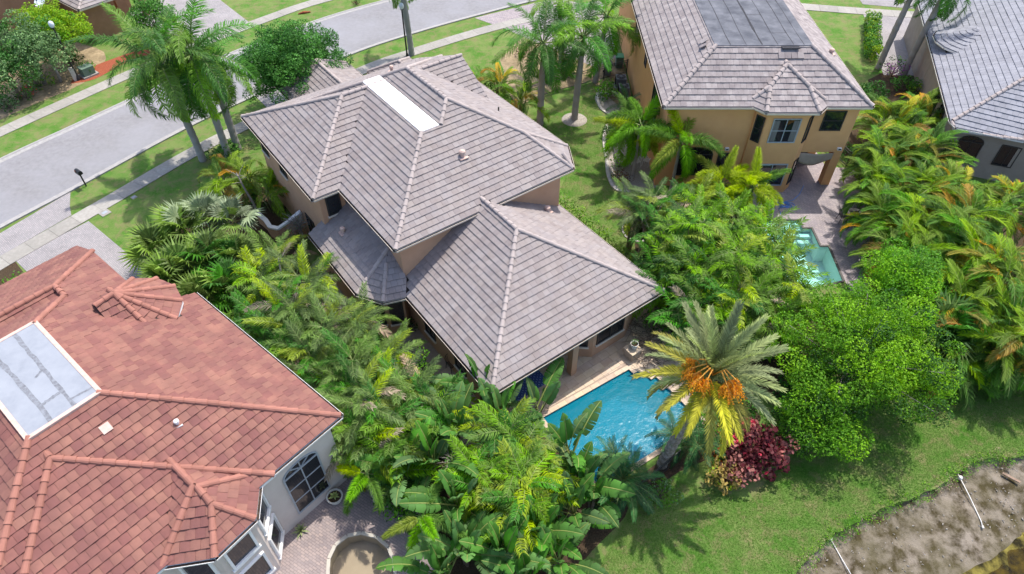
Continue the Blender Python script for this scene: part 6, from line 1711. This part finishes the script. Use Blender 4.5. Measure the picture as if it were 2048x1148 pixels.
# bare twiggy bushes, grey brown, in the left thicket
for b, lab, h, n_t in (((-12.99, 31.29, 2.6), 'grey brown twiggy bush standing above the purple shrub', 2.7, 90), ((-11.19, 23.48, 4.4), 'grey twiggy dead crown high in the left thicket', 4.5, 80), ((-8.52, 23.57, 3.4), 'grey brown twiggy bush against the low bay roof', 3.5, 110),
                       ((-7.34, 22.74, 2.8), 'pale dry twigs below the bay roof corner', 2.9, 90), ((-10.00, 24.81, 3.6), 'dry twiggy bush above the middle of the left thicket', 3.7, 80), ((7.76, 30.48, 4.2), 'grey dead twigs beside the lawn island palm', 4.3, 70), ((-2.57, 15.27, 2.6), 'dry grey twigs among the paddle leaves', 2.7, 50)):
    e = empty('twiggy_bush', (b[0], b[1], 0), lab, 'shrub', 'grey twiggy bushes')
    MB().tube([(0, 0, -.05), (.1, .05, h * .4), (.02, .1, h * .7)], [.07, .05, .03], 7).build('stem', M['bark_grey'], e)
    mb = MB()
    for q in range(n_t):
        a = U(0, 6.28); r = U(.2, 1.0); p0 = Vector((U(-.1, .1), U(-.1, .1), h * U(.5, .72))); p1 = p0 + Vector((math.cos(a) * r, math.sin(a) * r, U(.15, .95) * (1.2 - .5 * r)))
        mb.tube([p0, p0.lerp(p1, .5) + Vector((U(-.08, .08), U(-.08, .08), .08)), p1], [.020, .015, .007], 4, cap=False)
    tag(mb.build('twigs', M['bark_grey'], e), kind='stuff')
    V, F, mi = leaf_cloud([(U(-.5, .5), U(-.5, .5), h * U(.62, .95), .3) for q in range(7)], 45, .05, (3, 2), .5, .3, 33); link('foliage', qmesh('foliage', V, F, [L_['dead'], L_['greygreen']], mi), e)
# pile of cut dry branches behind the terrace
e = empty('brush_pile', (*(7.29, 23.40), 0), 'pile of dry brown branches behind the terrace corner', 'brush pile')
mb = MB()
for q in range(150):
    p0 = Vector((U(-.9, 1.0), U(-1.5, 1.6), U(.02, .6))); a = U(0, 6.28); l = U(.4, 1.3)
    p1 = p0 + Vector((math.cos(a) * l, math.sin(a) * l, U(-.2, .3))); p1.z = max(.02, p1.z)
    mb.tube([p0, p0.lerp(p1, .5) + Vector((0, 0, .06)), p1], [.016, .012, .005], 4, cap=False)
tag(mb.build('branches', M['bark'], e), kind='stuff')

# agaves in the red house patio and potted plants
def agave(parent, z, n, l, m='date'):
    mb = MB()
    for i in range(n):
        a = i * 2.39996; el = rad(75 - 65 * i / n); d = Vector((math.cos(a) * math.cos(el), math.sin(a) * math.cos(el), math.sin(el))); s = Vector((-math.sin(a), math.cos(a), 0))
        b = Vector((0, 0, z)); L = l * U(.8, 1.1)
        mb.add([b + s * .03, b - s * .03, b + d * L * .5 - s * .045 + Vector((0, 0, .02)), b + d * L * .5 + s * .045 + Vector((0, 0, .02)), b + d * L + Vector((0, 0, -.06))], [(0, 1, 2, 3), (3, 2, 4)])
    return mb.build('leaves', L_[m], parent)
e = empty('agave', (*(-9.20, 12.94), 0), 'spiky agave standing at the red house wall corner', 'plant'); agave(e, 0.02, 16, .45)
M['pot_white'] = mat('white_pot', (0.55, 0.53, 0.48), (0.66, 0.64, 0.58), 5, 0.7, 0.3)
M['pot_green'] = mat('green_pot', (0.035, 0.06, 0.035), (0.05, 0.08, 0.05), 5, 0.4, 0.4)
def pot(loc, r, h, m, label, plant=None, z=0.0, leaf='date', l=.3):
    e = empty('flower_pot', (loc[0], loc[1], z), label, 'pot')
    mb = MB(); mb.lathe((0, 0, 0), [(0, 0.0), (r * .72, 0.0), (r * .85, h * .3), (r, h * .85), (r * 1.1, h * .9), (r * 1.1, h), (r * .92, h), (r * .88, h * .86)], 18); mb.build('pot', M[m], e, smooth=False)
    mb = MB(); mb.lathe((0, 0, 0), [(r * .89, h * .86), (0, h * .88)], 14); mb.build('soil', M['mulch'], e)
    if plant == 'agave': agave(e, h * .9, 14, l, leaf)
    if plant == 'bush':
        V, F, mi = leaf_cloud([(0, 0, h + .16, .18), (.08, .05, h + .22, .14), (-.08, -.03, h + .2, .14)], 160, .045, (3, 2), .5, .5, 5); link('foliage', qmesh('foliage', V, F, [L_['greygreen'], L_['treed']], mi), e)
pot((-7.94, 14.39), .34, .36, 'pot_white', 'white round pot with a spiky plant under the arched window', 'agave', .014)
pot((2.38, 21.44), .22, .42, 'pot_green', 'dark green pot on the terrace beside the blue rug', 'bush', .034)

# ------------------------------------------------------------------ things in the gardens and the street
# pedestal with potted plant at the pool corner
c = (6.41, 22.64)
e = empty('pedestal', (c[0], c[1], 0.03), 'travertine pedestal at the pool corner carrying a white pot', 'pedestal')
mb = MB(); mb.box((0, 0, .27), (.62, .62, .54), HA); mb.build('block', M['travertine'], e)
mb = MB(); mb.box((0, 0, .575), (.72, .72, .07), HA); mb.build('cap', M['travertine'], e)
pot((c[0] + .05, c[1] + .05), .2, .34, 'pot_white', 'white pot with trailing plant on the travertine pedestal', 'bush', .645)

# blue patterned outdoor rug
def rug_mat():
    m, nt, N, Lk = _new('blue_rug')
    out = N.new("ShaderNodeOutputMaterial"); p = N.new("ShaderNodeBsdfPrincipled"); p.inputs["Roughness"].default_value = .95
    tc = N.new("ShaderNodeTexCoord"); vo = N.new("ShaderNodeTexVoronoi"); vo.inputs["Scale"].default_value = 4.5; vo.inputs["Randomness"].default_value = 0.15
    Lk.new(tc.outputs["Object"], vo.inputs["Vector"])
    col = _ramp(nt, vo.outputs["Distance"], [(0.12, (0.20, 0.28, 0.52)), (0.28, (0.02, 0.035, 0.13)), (0.5, (0.05, 0.10, 0.30)), (0.7, (0.20, 0.28, 0.50))])
    Lk.new(col, p.inputs["Base Color"]); Lk.new(p.outputs[0], out.inputs[0]); return m
r0 = H(-16.25, 12.55)
mb = MB(); mb.box((0, 0, .006), (2.9, 1.15, .012)); o = mb.build('rug', rug_mat(), None, mat=Matrix.Translation((r0[0], r0[1], .04)) @ Matrix.Rotation(HA, 4, 'Z'))
tag(o, 'blue patterned outdoor rug on the terrace under the eave', 'rug')

# black wrought iron chair maker, shared by the patio sets
def chair(loc, rz, label, group, m='black', z=.014):
    e = empty('patio_chair', (loc[0], loc[1], z), label, 'chair', group); e.rotation_euler = (0, 0, rz)
    for (x, y) in ((-.21, -.21), (.21, -.21)): MB().tube([(x * 1.1, y * 1.1, 0), (x, y, .42)], .018, 6).build('leg', M[m], e)
    for x in (-.21, .21): MB().tube([(x * 1.1, .26, 0), (x, .21, .44)], .018, 6).build('leg', M[m], e)
    mb = MB(); mb.tube([(-.22, -.22, .42), (.22, -.22, .42), (.22, .21, .43), (-.22, .21, .43), (-.22, -.22, .42)], .016, 6)
    for k in range(7): mb.bar((-.18 + .06 * k, -.22, .43), (-.18 + .06 * k, .21, .44), .03, .012)
    mb.build('seat', M[m], e)
    mb = MB(); mb.tube([(-.21, .21, .44), (-.22, .28, .8), (-.14, .31, .93), (0, .32, .97), (.14, .31, .93), (.22, .28, .8), (.21, .21, .44)], .016, 6)
    for k in range(5): mb.bar((-.14 + .07 * k, .22, .45), (-.14 + .07 * k, .30, .90), .016, .016)
    mb.build('backrest', M[m], e)
    mb = MB()
    for s in (-1, 1): mb.tube([(s * .22, .26, .66), (s * .26, 0, .66), (s * .25, -.2, .62), (s * .21, -.21, .42)], .016, 6)
    mb.build('armrest', M[m], e)
    return e
g = 'black garden chairs round the patio table'
tcx, tcy = (22.30, 33.85, 0.4)[:2]
for k, (a, lab) in enumerate(((95, 'black garden chair on the far side of the round patio table'), (175, 'black garden chair on the left of the round patio table'), (265, 'black garden chair on the near side of the round patio table'), (5, 'black garden chair on the hedge side of the round patio table'))):
    a = rad(a + 8); chair((tcx + .85 * math.cos(a), tcy + .85 * math.sin(a)), a - rad(90), lab, g)
e = empty('patio_table', (tcx, tcy, .014), 'black round patio table under the areca hedge', 'table')
mb = MB(); mb.lathe((0, 0, 0), [(0, .70), (.52, .70), (.55, .715), (.52, .73), (0, .73)], 24); mb.build('tabletop', M['black'], e)
for k in range(4):
    a = rad(45 + 90 * k); MB().tube([(.42 * math.cos(a), .42 * math.sin(a), 0), (.15 * math.cos(a), .15 * math.sin(a), .4), (.3 * math.cos(a), .3 * math.sin(a), .70)], .018, 6).build('leg', M['black'], e)
c = (8.87, 39.90); chair((c[0], c[1]), rad(200), 'white framed chair in the bed by the yellow house corner', 'white chairs by the yellow house', 'white', .01)
c = (9.60, 40.02); chair((c[0], c[1]), rad(150), 'white framed chair nearest the arched yellow house window', 'white chairs by the yellow house', 'white', .01)
c = (-3.14, 21.77); chair((c[0], c[1]), rad(40), 'black chair in the gravel side yard against the main house wall', None, 'black', .014)

# covered barbecue under the yellow porch: hanging beige sheet
M['canvas'] = mat('beige_canvas', (0.34, 0.27, 0.21), (0.40, 0.32, 0.25), 3, 0.9, 0.1)
V = []; F = []
nx_, ny_ = 14, 6
for j in range(ny_):
    for i in range(nx_):
        s = i / (nx_ - 1); t = j / (ny_ - 1); sag = 4 * s * (1 - s)
        V.append((18.75 + 2.55 * s, 37.52 + .05 * math.sin(7 * s + 2 * t), 2.70 - t * (.45 + .45 * sag) + .03 * math.sin(9 * s)))
for j in range(ny_ - 1):
    for i in range(nx_ - 1): k = j * nx_ + i; F.append((k, k + 1, k + nx_ + 1, k + nx_))
o = link('hanging_canvas', qmesh('hanging_canvas', V, F, M['canvas'], None, True)); tag(o, 'beige canvas sheet hanging across the yellow house porch', 'canvas')
md = o.modifiers.new('thick', 'SOLIDIFY'); md.thickness = .012
e = empty('outdoor_bench', (20.2, 40.2, 0), 'dark bench in the shade of the yellow house porch', 'bench')
mb = MB(); mb.box((0, 0, .42), (1.6, .5, .07)); mb.build('seat', M['bronze'], e)
mb = MB(); mb.box((0, .24, .7), (1.6, .06, .45)); mb.build('backrest', M['bronze'], e)
for sx in (-.72, .72):
    for sy in (-.2, .2): MB().box((sx, sy, .19), (.07, .07, .38)).build('leg', M['bronze'], e)

# blue pool hose
M['hose'] = mat('blue_hose', (0.10, 0.25, 0.62), (0.14, 0.32, 0.70), 5, 0.5, 0.4)
hp = []
hx, hy = (18.24, 35.37)
for i in range(90):
    t = i / 89; a = t * 5.2 * 2 * math.pi
    hp.append((hx + (.30 + .16 * math.sin(3.1 * t * 6)) * math.cos(a) + .25 * math.sin(t * 5), hy + (.28 + .12 * math.cos(2.3 * t * 6)) * math.sin(a) * .8 + .1 * t, .03 + .012 * (i % 7) / 2))
hp += [(hx + .7, hy + .6, .03), (hx + 1.3, hy + 1.2, .03), (hx + 1.9, hy + 2.2, .03)]
hp = [(hx - .6, hy - 1.1, -.04), (hx - .5, hy - .7, .05), (hx - .55, hy - .3, .03)] + hp
mb = MB(); mb.tube(hp, .022, 6); tag(mb.build('hose', M['hose'], None, smooth=True), 'blue coiled hose on the yellow house patio', 'hose')

# mailbox
e = empty('mailbox', (-29.4, 37.55, 0), 'black mailbox on a post at the near kerb', 'mailbox')
mb = MB(); mb.tube([(0, 0, -.1), (0, 0, 1.05)], .05, 8); mb.build('post', M['black'], e)
mb = MB(); mb.box((0, 0, 1.05), (.42, .10, .05), rad(-37)); mb.build('bracket', M['black'], e)
mb = MB(); prof = [(-.14, 0), (.14, 0), (.14, .16), (.10, .25), (0, .29), (-.10, .25), (-.14, .16)]
A = rad(-37 + 180); d = Vector((math.cos(A), math.sin(A), 0)); s_ = Vector((-d.y, d.x, 0))
vs_ = [d * x + s_ * y + Vector((0, 0, 1.07 + z)) for x in (-.27, .27) for (y, z) in prof]; n_ = len(prof)
mb.add(vs_, [(i, (i + 1) % n_, n_ + (i + 1) % n_, n_ + i) for i in range(n_)] + [tuple(range(n_ - 1, -1, -1)), tuple(range(n_, 2 * n_))]); mb.build('box', M['black'], e)
mb = MB(); mb.box((d.x * .1 + s_.x * .15, d.y * .1 + s_.y * .15, 1.28), (.03, .03, .14)); mb.build('flag', M['redmulch'], e)

# street lamps
def lamp(base, h, label):
    e = empty('street_lamp', (base[0], base[1], 0), label, 'street lamp', 'street lamps')
    mb = MB(); mb.lathe((0, 0, 0), [(.16, 0), (.16, .12), (.10, .35), (.075, .5), (.06, h - .6), (.05, h - .45)], 12); mb.build('pole', M['black'], e)
    mb = MB(); mb.lathe((0, 0, 0), [(.05, h - .45), (.13, h - .40), (.15, h - .36), (.13, h - .34)], 12); mb.build('collar', M['black'], e)
    mb = MB(); mb.lathe((0, 0, 0), [(.12, h - .34), (.19, h - .22), (.21, h - .08), (.17, h + .08), (.07, h + .16), (0, h + .18)], 14); mb.build('globe', M['lampglobe'], e, smooth=True)
M['lampglobe'] = mat('frosted_globe', (0.60, 0.64, 0.70), (0.68, 0.71, 0.76), 5, 0.35, 0.5)
b = (-36.45, 52.16); lamp(b, 4.9, 'black street lamp with pale globe in the top left bed')
b = (-9.22, 56.03); lamp(b, 4.7, 'black street lamp beside the royal palm trunk behind the roof')

# utility boxes and cover plates
M['utilgreen'] = mat('utility_green', (0.10, 0.16, 0.12), (0.14, 0.20, 0.15), 5, 0.6, 0.3)
e = empty('utility_pedestal', (*(-36.66, 52.16), 0), 'pale utility pedestal beside the top left street lamp', 'utility box')
mb = MB(); mb.box((0, 0, .5), (.34, .34, 1.0), .5); mb.build('body', M['edging'], e); mb = MB(); mb.box((0, 0, 1.03), (.38, .38, .07), .5); mb.build('cap', M['edging'], e)
e = empty('utility_box', (*(-35.98, 53.01), 0), 'low dark green utility box on a slab near the far sidewalk', 'utility box')
mb = MB(); mb.box((0, 0, .07), (1.3, 1.1, .14), .9); mb.build('slab', M['concrete'], e)
mb = MB(); mb.box((0, 0, .45), (.95, .8, .62), .9); mb.build('body', M['utilgreen'], e); mb = MB(); mb.box((0, 0, .78), (1.0, .85, .06), .9); mb.build('lid', M['utilgreen'], e)
for (b, lab) in (((-26.89, 34.64), 'grey square access cover in the grass beside the near sidewalk'), ((-25.61, 36.29), 'small grey meter cover in the front lawn')):
    e = empty('access_cover', (b[0], b[1], 0), lab, 'cover'); w = .62 if b[1] < 35.6 else .34
    mb = MB(); mb.box((0, 0, .015), (w, w, .05), rad(53)); mb.build('frame', M['concrete'], e)
    mb = MB(); mb.box((0, 0, .045), (w * .55, w * .4, .02), rad(53)); mb.build('lid', M['alu'], e)

# satellite dish at the brown house
c = (-40.33, 57.68, 4.2)
e = empty('satellite_dish', (c[0], c[1], 3.2), 'white satellite dish beside the lime yellow tree', 'satellite dish')
V = []; F = []
for i in range(5):
    for k in range(16): r = .46 * i / 4; a = 2 * math.pi * k / 16; V.append((r * math.cos(a), r * math.sin(a) * 1.05, .35 * r * r))
for i in range(4):
    for k in range(16): F.append((i * 16 + k, i * 16 + (k + 1) % 16, (i + 1) * 16 + (k + 1) % 16, (i + 1) * 16 + k))
T4 = Matrix.Translation((0, 0, 1.0)) @ Matrix.Rotation(rad(40), 4, 'X')
me = qmesh('reflector', V, F, M['lampglobe'], None, True); link('reflector', me, e, T4)
mb = MB(); mb.tube([T4 @ Vector((0, -.46, .08)), T4 @ Vector((0, -.2, .40)), T4 @ Vector((0, 0, .46))], .02, 6); mb.build('arm', M['alu'], e)
mb = MB(); mb.box(T4 @ Vector((0, 0, .48)), (.10, .10, .14)); mb.build('receiver', M['black'], e)
mb = MB(); mb.tube([(0, .05, 0), (0, .05, .95)], .03, 8); mb.build('mast', M['alu'], e)

# air conditioners
def ac(b, label):
    e = empty('air_conditioner', (b[0], b[1], 0), label, 'air conditioner', 'air conditioners')
    mb = MB(); mb.box((0, 0, .04), (1.0, 1.0, .08)); mb.build('pad', M['concrete'], e)
    mb = MB(); mb.box((0, 0, .46), (.82, .82, .76)); mb.build('cabinet', M['acgrey'], e)
    mb = MB()
    for s in (-1, 1):
        for k in range(9): mb.box((s * .415, -.34 + .085 * k, .46), (.012, .02, .68)); mb.box((-.34 + .085 * k, s * .415, .46), (.02, .012, .68))
    mb.build('louvre', M['black'], e)
    mb = MB(); mb.lathe((0, 0, 0), [(.0, .845), (.34, .845), (.34, .86), (.37, .86), (.37, .845)], 20); mb.build('fan_opening', M['black'], e)
    mb = MB(); mb.lathe((0, 0, 0), [(.0, .91), (.12, .90), (.12, .87)], 12)
    for k in range(8): a = math.pi * k / 4; mb.bar((0, 0, .885), (.36 * math.cos(a), .36 * math.sin(a), .875), .015, .012)
    mb.tube([(.2 * math.cos(math.pi * k / 8), .2 * math.sin(math.pi * k / 8), .885) for k in range(17)], .008, 4)
    mb.build('grille', M['acgrey'], e)
M['acgrey'] = mat('ac_grey', (0.17, 0.18, 0.20), (0.21, 0.22, 0.24), 5, 0.5, 0.4)
ac((8.98, 51.17), 'grey air conditioner nearest the iron fence'); ac((9.06, 49.72), 'grey air conditioner half hidden by the pygmy palm')
e = empty('trash_bin', (*(8.10, 53.18), 0), 'dark lidded bin behind the iron fence', 'bin')
mb = MB(); mb.add([(-.26, -.3, 0), (.26, -.3, 0), (.26, .3, 0), (-.26, .3, 0), (-.32, -.36, .95), (.32, -.36, .95), (.32, .36, .95), (-.32, .36, .95)], [(0, 1, 5, 4), (1, 2, 6, 5), (2, 3, 7, 6), (3, 0, 4, 7), (3, 2, 1, 0)]); mb.build('body', M['acgrey'], e)
mb = MB(); mb.box((0, 0, .99), (.70, .80, .08)); mb.build('lid', M['black'], e)
for s in (-1, 1): MB().tube([(s * .3 - .03, .34, .1), (s * .3 + .03, .34, .1)], .1, 10).build('wheel', M['black'], e)
e = empty('trash_bin', (*(9.22, 54.49), 0), 'green lidded bin behind the iron fence', 'bin')
mb = MB(); mb.add([(-.26, -.3, 0), (.26, -.3, 0), (.26, .3, 0), (-.26, .3, 0), (-.32, -.36, .95), (.32, -.36, .95), (.32, .36, .95), (-.32, .36, .95)], [(0, 1, 5, 4), (1, 2, 6, 5), (2, 3, 7, 6), (3, 0, 4, 7), (3, 2, 1, 0)]); mb.build('body', M['utilgreen'], e)
M['green_lid'] = mat('green_lid', (0.03, 0.22, 0.10), (0.04, 0.27, 0.12), 5, 0.5, 0.4)
mb = MB(); mb.box((0, 0, .99), (.70, .80, .08)); mb.build('lid', M['green_lid'], e)
for s in (-1, 1): MB().tube([(s * .3 - .03, .34, .1), (s * .3 + .03, .34, .1)], .1, 10).build('wheel', M['black'], e)

# iron fences: posts, rails, each picket a piece
def fence(a, b, h, label, m='black', gap=.115, pk=.016, every=2.2):
    a, b = np.array(a, float), np.array(b, float); L = np.linalg.norm(b - a); t = (b - a) / L; rz = math.atan2(t[1], t[0])
    e = empty('iron_fence', (a[0], a[1], 0), label, 'fence', 'black iron fences')
    for z in (.14, h - .22, h - .03): MB().bar((0, 0, z), (t[0] * L, t[1] * L, z), .035, .035).build('rail', M[m], e)
    n = int(L / every)
    pm = qmesh('post', *(lambda q: (q.v, q.f))(MB().box((0, 0, h / 2 + .02), (.06, .06, h + .04), rz)), M[m])
    for k in range(n + 1): link('post', pm, e, Matrix.Translation((t[0] * L * k / n, t[1] * L * k / n, 0)))
    km = qmesh('picket', *(lambda q: (q.v, q.f))(MB().box((0, 0, h / 2 + .03), (pk, pk, h - .12), rz)), M[m])
    n = min(300, int(L / gap))
    for k in range(1, n): link('picket', km, e, Matrix.Translation((t[0] * L * k / n, t[1] * L * k / n, 0)))
fence((-1.4, 46.9), (3.6, 50.2), 1.25, 'black iron fence left half behind the royal palms')
fence((3.6, 50.2), (9.75, 53.3), 1.25, 'black iron fence right half ending at the yellow house')
fence((23.2, 42.5), (24.4, 37.0), 1.25, 'black iron railing at the right side of the yellow house patio')
fence((24.4, 37.0), (22.3, 29.5), 1.25, 'black iron fence along the foot of the areca hedge')
fence((3.07, 12.94), (5.52, 14.51), 1.1, 'black pool fence half hidden below the large pygmy palm')
fence((5.52, 14.51), (7.72, 16.27), 1.1, 'black pool fence end at the foot of the date palm')

# lake bank: white irrigation pipes and floating debris
M['pvc'] = mat('white_pvc', (0.62, 0.60, 0.55), (0.70, 0.68, 0.64), 5, 0.5, 0.4)
for pts, lab in ((((13.80, 12.85, -.26), (14.1, 11.9, -.42), (14.42, 10.9, -.55)), 'white pipe running down the mud bank at the bottom edge'), (((20.80, 15.75, -.24), (20.95, 14.7, -.44), (21.02, 13.62, -.60), (20.98, 13.35, -.62)), 'white pipe on the mud bank near the right edge')):
    e = empty('pipe', pts[0], lab, 'pipe', 'white pipes on the lake bank')
    P = [Vector(p) - Vector(pts[0]) + Vector((0, 0, .12)) for p in pts]
    MB().tube(P, .024, 8).build('tube', M['pvc'], e, smooth=True)
    MB().tube([P[-1] - (P[-1] - P[-2]).normalized() * .06, P[-1] + (P[-1] - P[-2]).normalized() * .05], .05, 8).build('end_fitting', M['pvc'], e)
    MB().lathe(P[0] + Vector((.05, -.18, -.05)), [(.0, .1), (.08, .09), (.10, 0)], 10).build('head', M['pvc'], e)
e = empty('driftwood', (*(23.29, 15.63), -.3), 'pale broken board lying on the mud bank at the right edge', 'board')
mb = MB(); mb.box((0, 0, .06), (.75, .12, .04), -.7); mb.build('plank', M['stone'], e)
mb = MB()
for k in range(520):
    s = RNG.random(); i = int(s * (len(bank) - 1)); q = bank[i] + bn[i] * RNG.uniform(.15, 3.0)
    if not (8 < q[0] < 30): continue
    z = bank_z(float(np.linalg.norm(q - bank[i]))); r = RNG.uniform(.012, .05); a = RNG.uniform(0, 6)
    mb.add([(q[0] + r * math.cos(a + j * 1.57) * (1.6 if j % 2 else .7), q[1] + r * math.sin(a + j * 1.57) * (1.6 if j % 2 else .7), z + .02) for j in range(4)] + [(q[0], q[1], z + .02 + r * .7)], [(0, 1, 4), (1, 2, 4), (2, 3, 4), (3, 0, 4)])
tag(mb.build('bank_debris', M['gravel'], None), 'small pale stones and twigs strewn over the mud bank', 'debris', kind='stuff')
# dry weeds in patches on the mud
cs = []
for k in range(46):
    i = int(RNG.integers(0, len(bank_r))); d = RNG.uniform(.3, 3.0); q0 = bank_r[i] + bnr[i] * d
    if not (9 < q0[0] < 30): continue
    for j in range(9): q = q0 + RNG.normal(0, .28, 2); cs.append((q[0], q[1], bank_z(d) + .01, RNG.uniform(.05, .12)))
V, F, mi = leaf_cloud(cs, 420, .03, (4, 2, 2), .8, .25, 78); tag(link('dry_weeds', qmesh('dry_weeds', V, F, [L_['dead'], L_['olive'], L_['gold']], mi)), 'patches of dry weeds on the mud bank', 'weeds', kind='stuff')
# low weeds along the top of the bank
cs = []
for i in range(len(bank)):
    if 9 < bank[i][0] < 32:
        for k in range(7): q = bank[i] + bn[i] * RNG.uniform(-.12, .12) + RNG.uniform(-.35, .35, 2); cs.append((q[0], q[1], RNG.uniform(-.02, .05), RNG.uniform(.08, .17)))
V, F, mi = leaf_cloud(cs, 260, .035, (4, 2, 1), .8, .35, 77); tag(link('weeds', qmesh('weeds', V, F, [L_['hedge'], L_['tree2'], L_['dead']], mi)), 'low green weeds along the top of the lake bank', 'weeds', kind='stuff')
# fallen palm boot on the verge
e = empty('fallen_frond', (*(-20.30, 65.10), 0), 'fallen brown palm sheath on the far verge', 'palm sheath')
mb = MB(); mb.tube([(-.5, -.2, .06), (0, 0, .10), (.6, .25, .05)], [.05, .14, .06], 8); mb.build('sheath', M['redmulch'], e)

# ------------------------------------------------------------------ grass blades on the lawns in view
def blades(poly, dens, seed, h=(.015, .045)):
    r = np.random.default_rng(seed); P = np.array(poly)
    lo, hi = P.min(0), P.max(0); n = int((hi - lo).prod() * dens)
    q = r.uniform(lo, hi, (n, 2))
    x, y = q[:, 0], q[:, 1]; c = np.zeros(n, bool); m = len(P)
    for i in range(m):
        x0, y0 = P[i]; x1, y1 = P[(i + 1) % m]
        with np.errstate(divide='ignore', invalid='ignore'):
            c ^= ((y0 > y) != (y1 > y)) & (x < (x1 - x0) * (y - y0) / (y1 - y0) + x0)
    q = q[c]; n = len(q); a = r.uniform(0, 6.28, n); w = r.uniform(.006, .012, n); hh = r.uniform(*h, n)
    d = np.stack([np.cos(a) * w, np.sin(a) * w, np.zeros(n)], 1); b = np.concatenate([q, np.zeros((n, 1))], 1)
    t = b + np.stack([r.normal(0, .03, n), r.normal(0, .03, n), hh], 1)
    return np.stack([b - d, b + d, t], 1).reshape(-1, 3)
polys = [([(3.46, 11.05), (11.80, 11.09), (13.20, 12.21), (17.82, 14.34), (21.20, 15.93), (24.25, 16.56), (27.64, 22.37), (22.62, 21.87), (17.14, 19.81), (13.51, 16.94), (10.74, 14.39), (7.52, 15.37), (5.26, 13.91)], 1500),
         ([(3.29, 37.11), (6.73, 31.03), (8.63, 31.27), (7.05, 32.45), (7.63, 36.02), (6.55, 38.83), (6.91, 44.55), (6.71, 48.94), (5.96, 49.72), (2.63, 47.79), (0.23, 45.96), (4.15, 40.02)], 700)]
gv = np.concatenate([blades(p, d, 5 + i) for i, (p, d) in enumerate(polys)])
L_['grass'] = leaf_mat('grass_blade', (0.085, 0.185, 0.026), (0.085, 0.185, 0.026), 0.40, 0.7, 0.40, 0.02, 0.1)
tag(link('grass', qmesh('grass', gv, np.arange(len(gv)).reshape(-1, 3), L_['grass'])), 'short mown grass of the lawns', 'grass', kind='stuff')
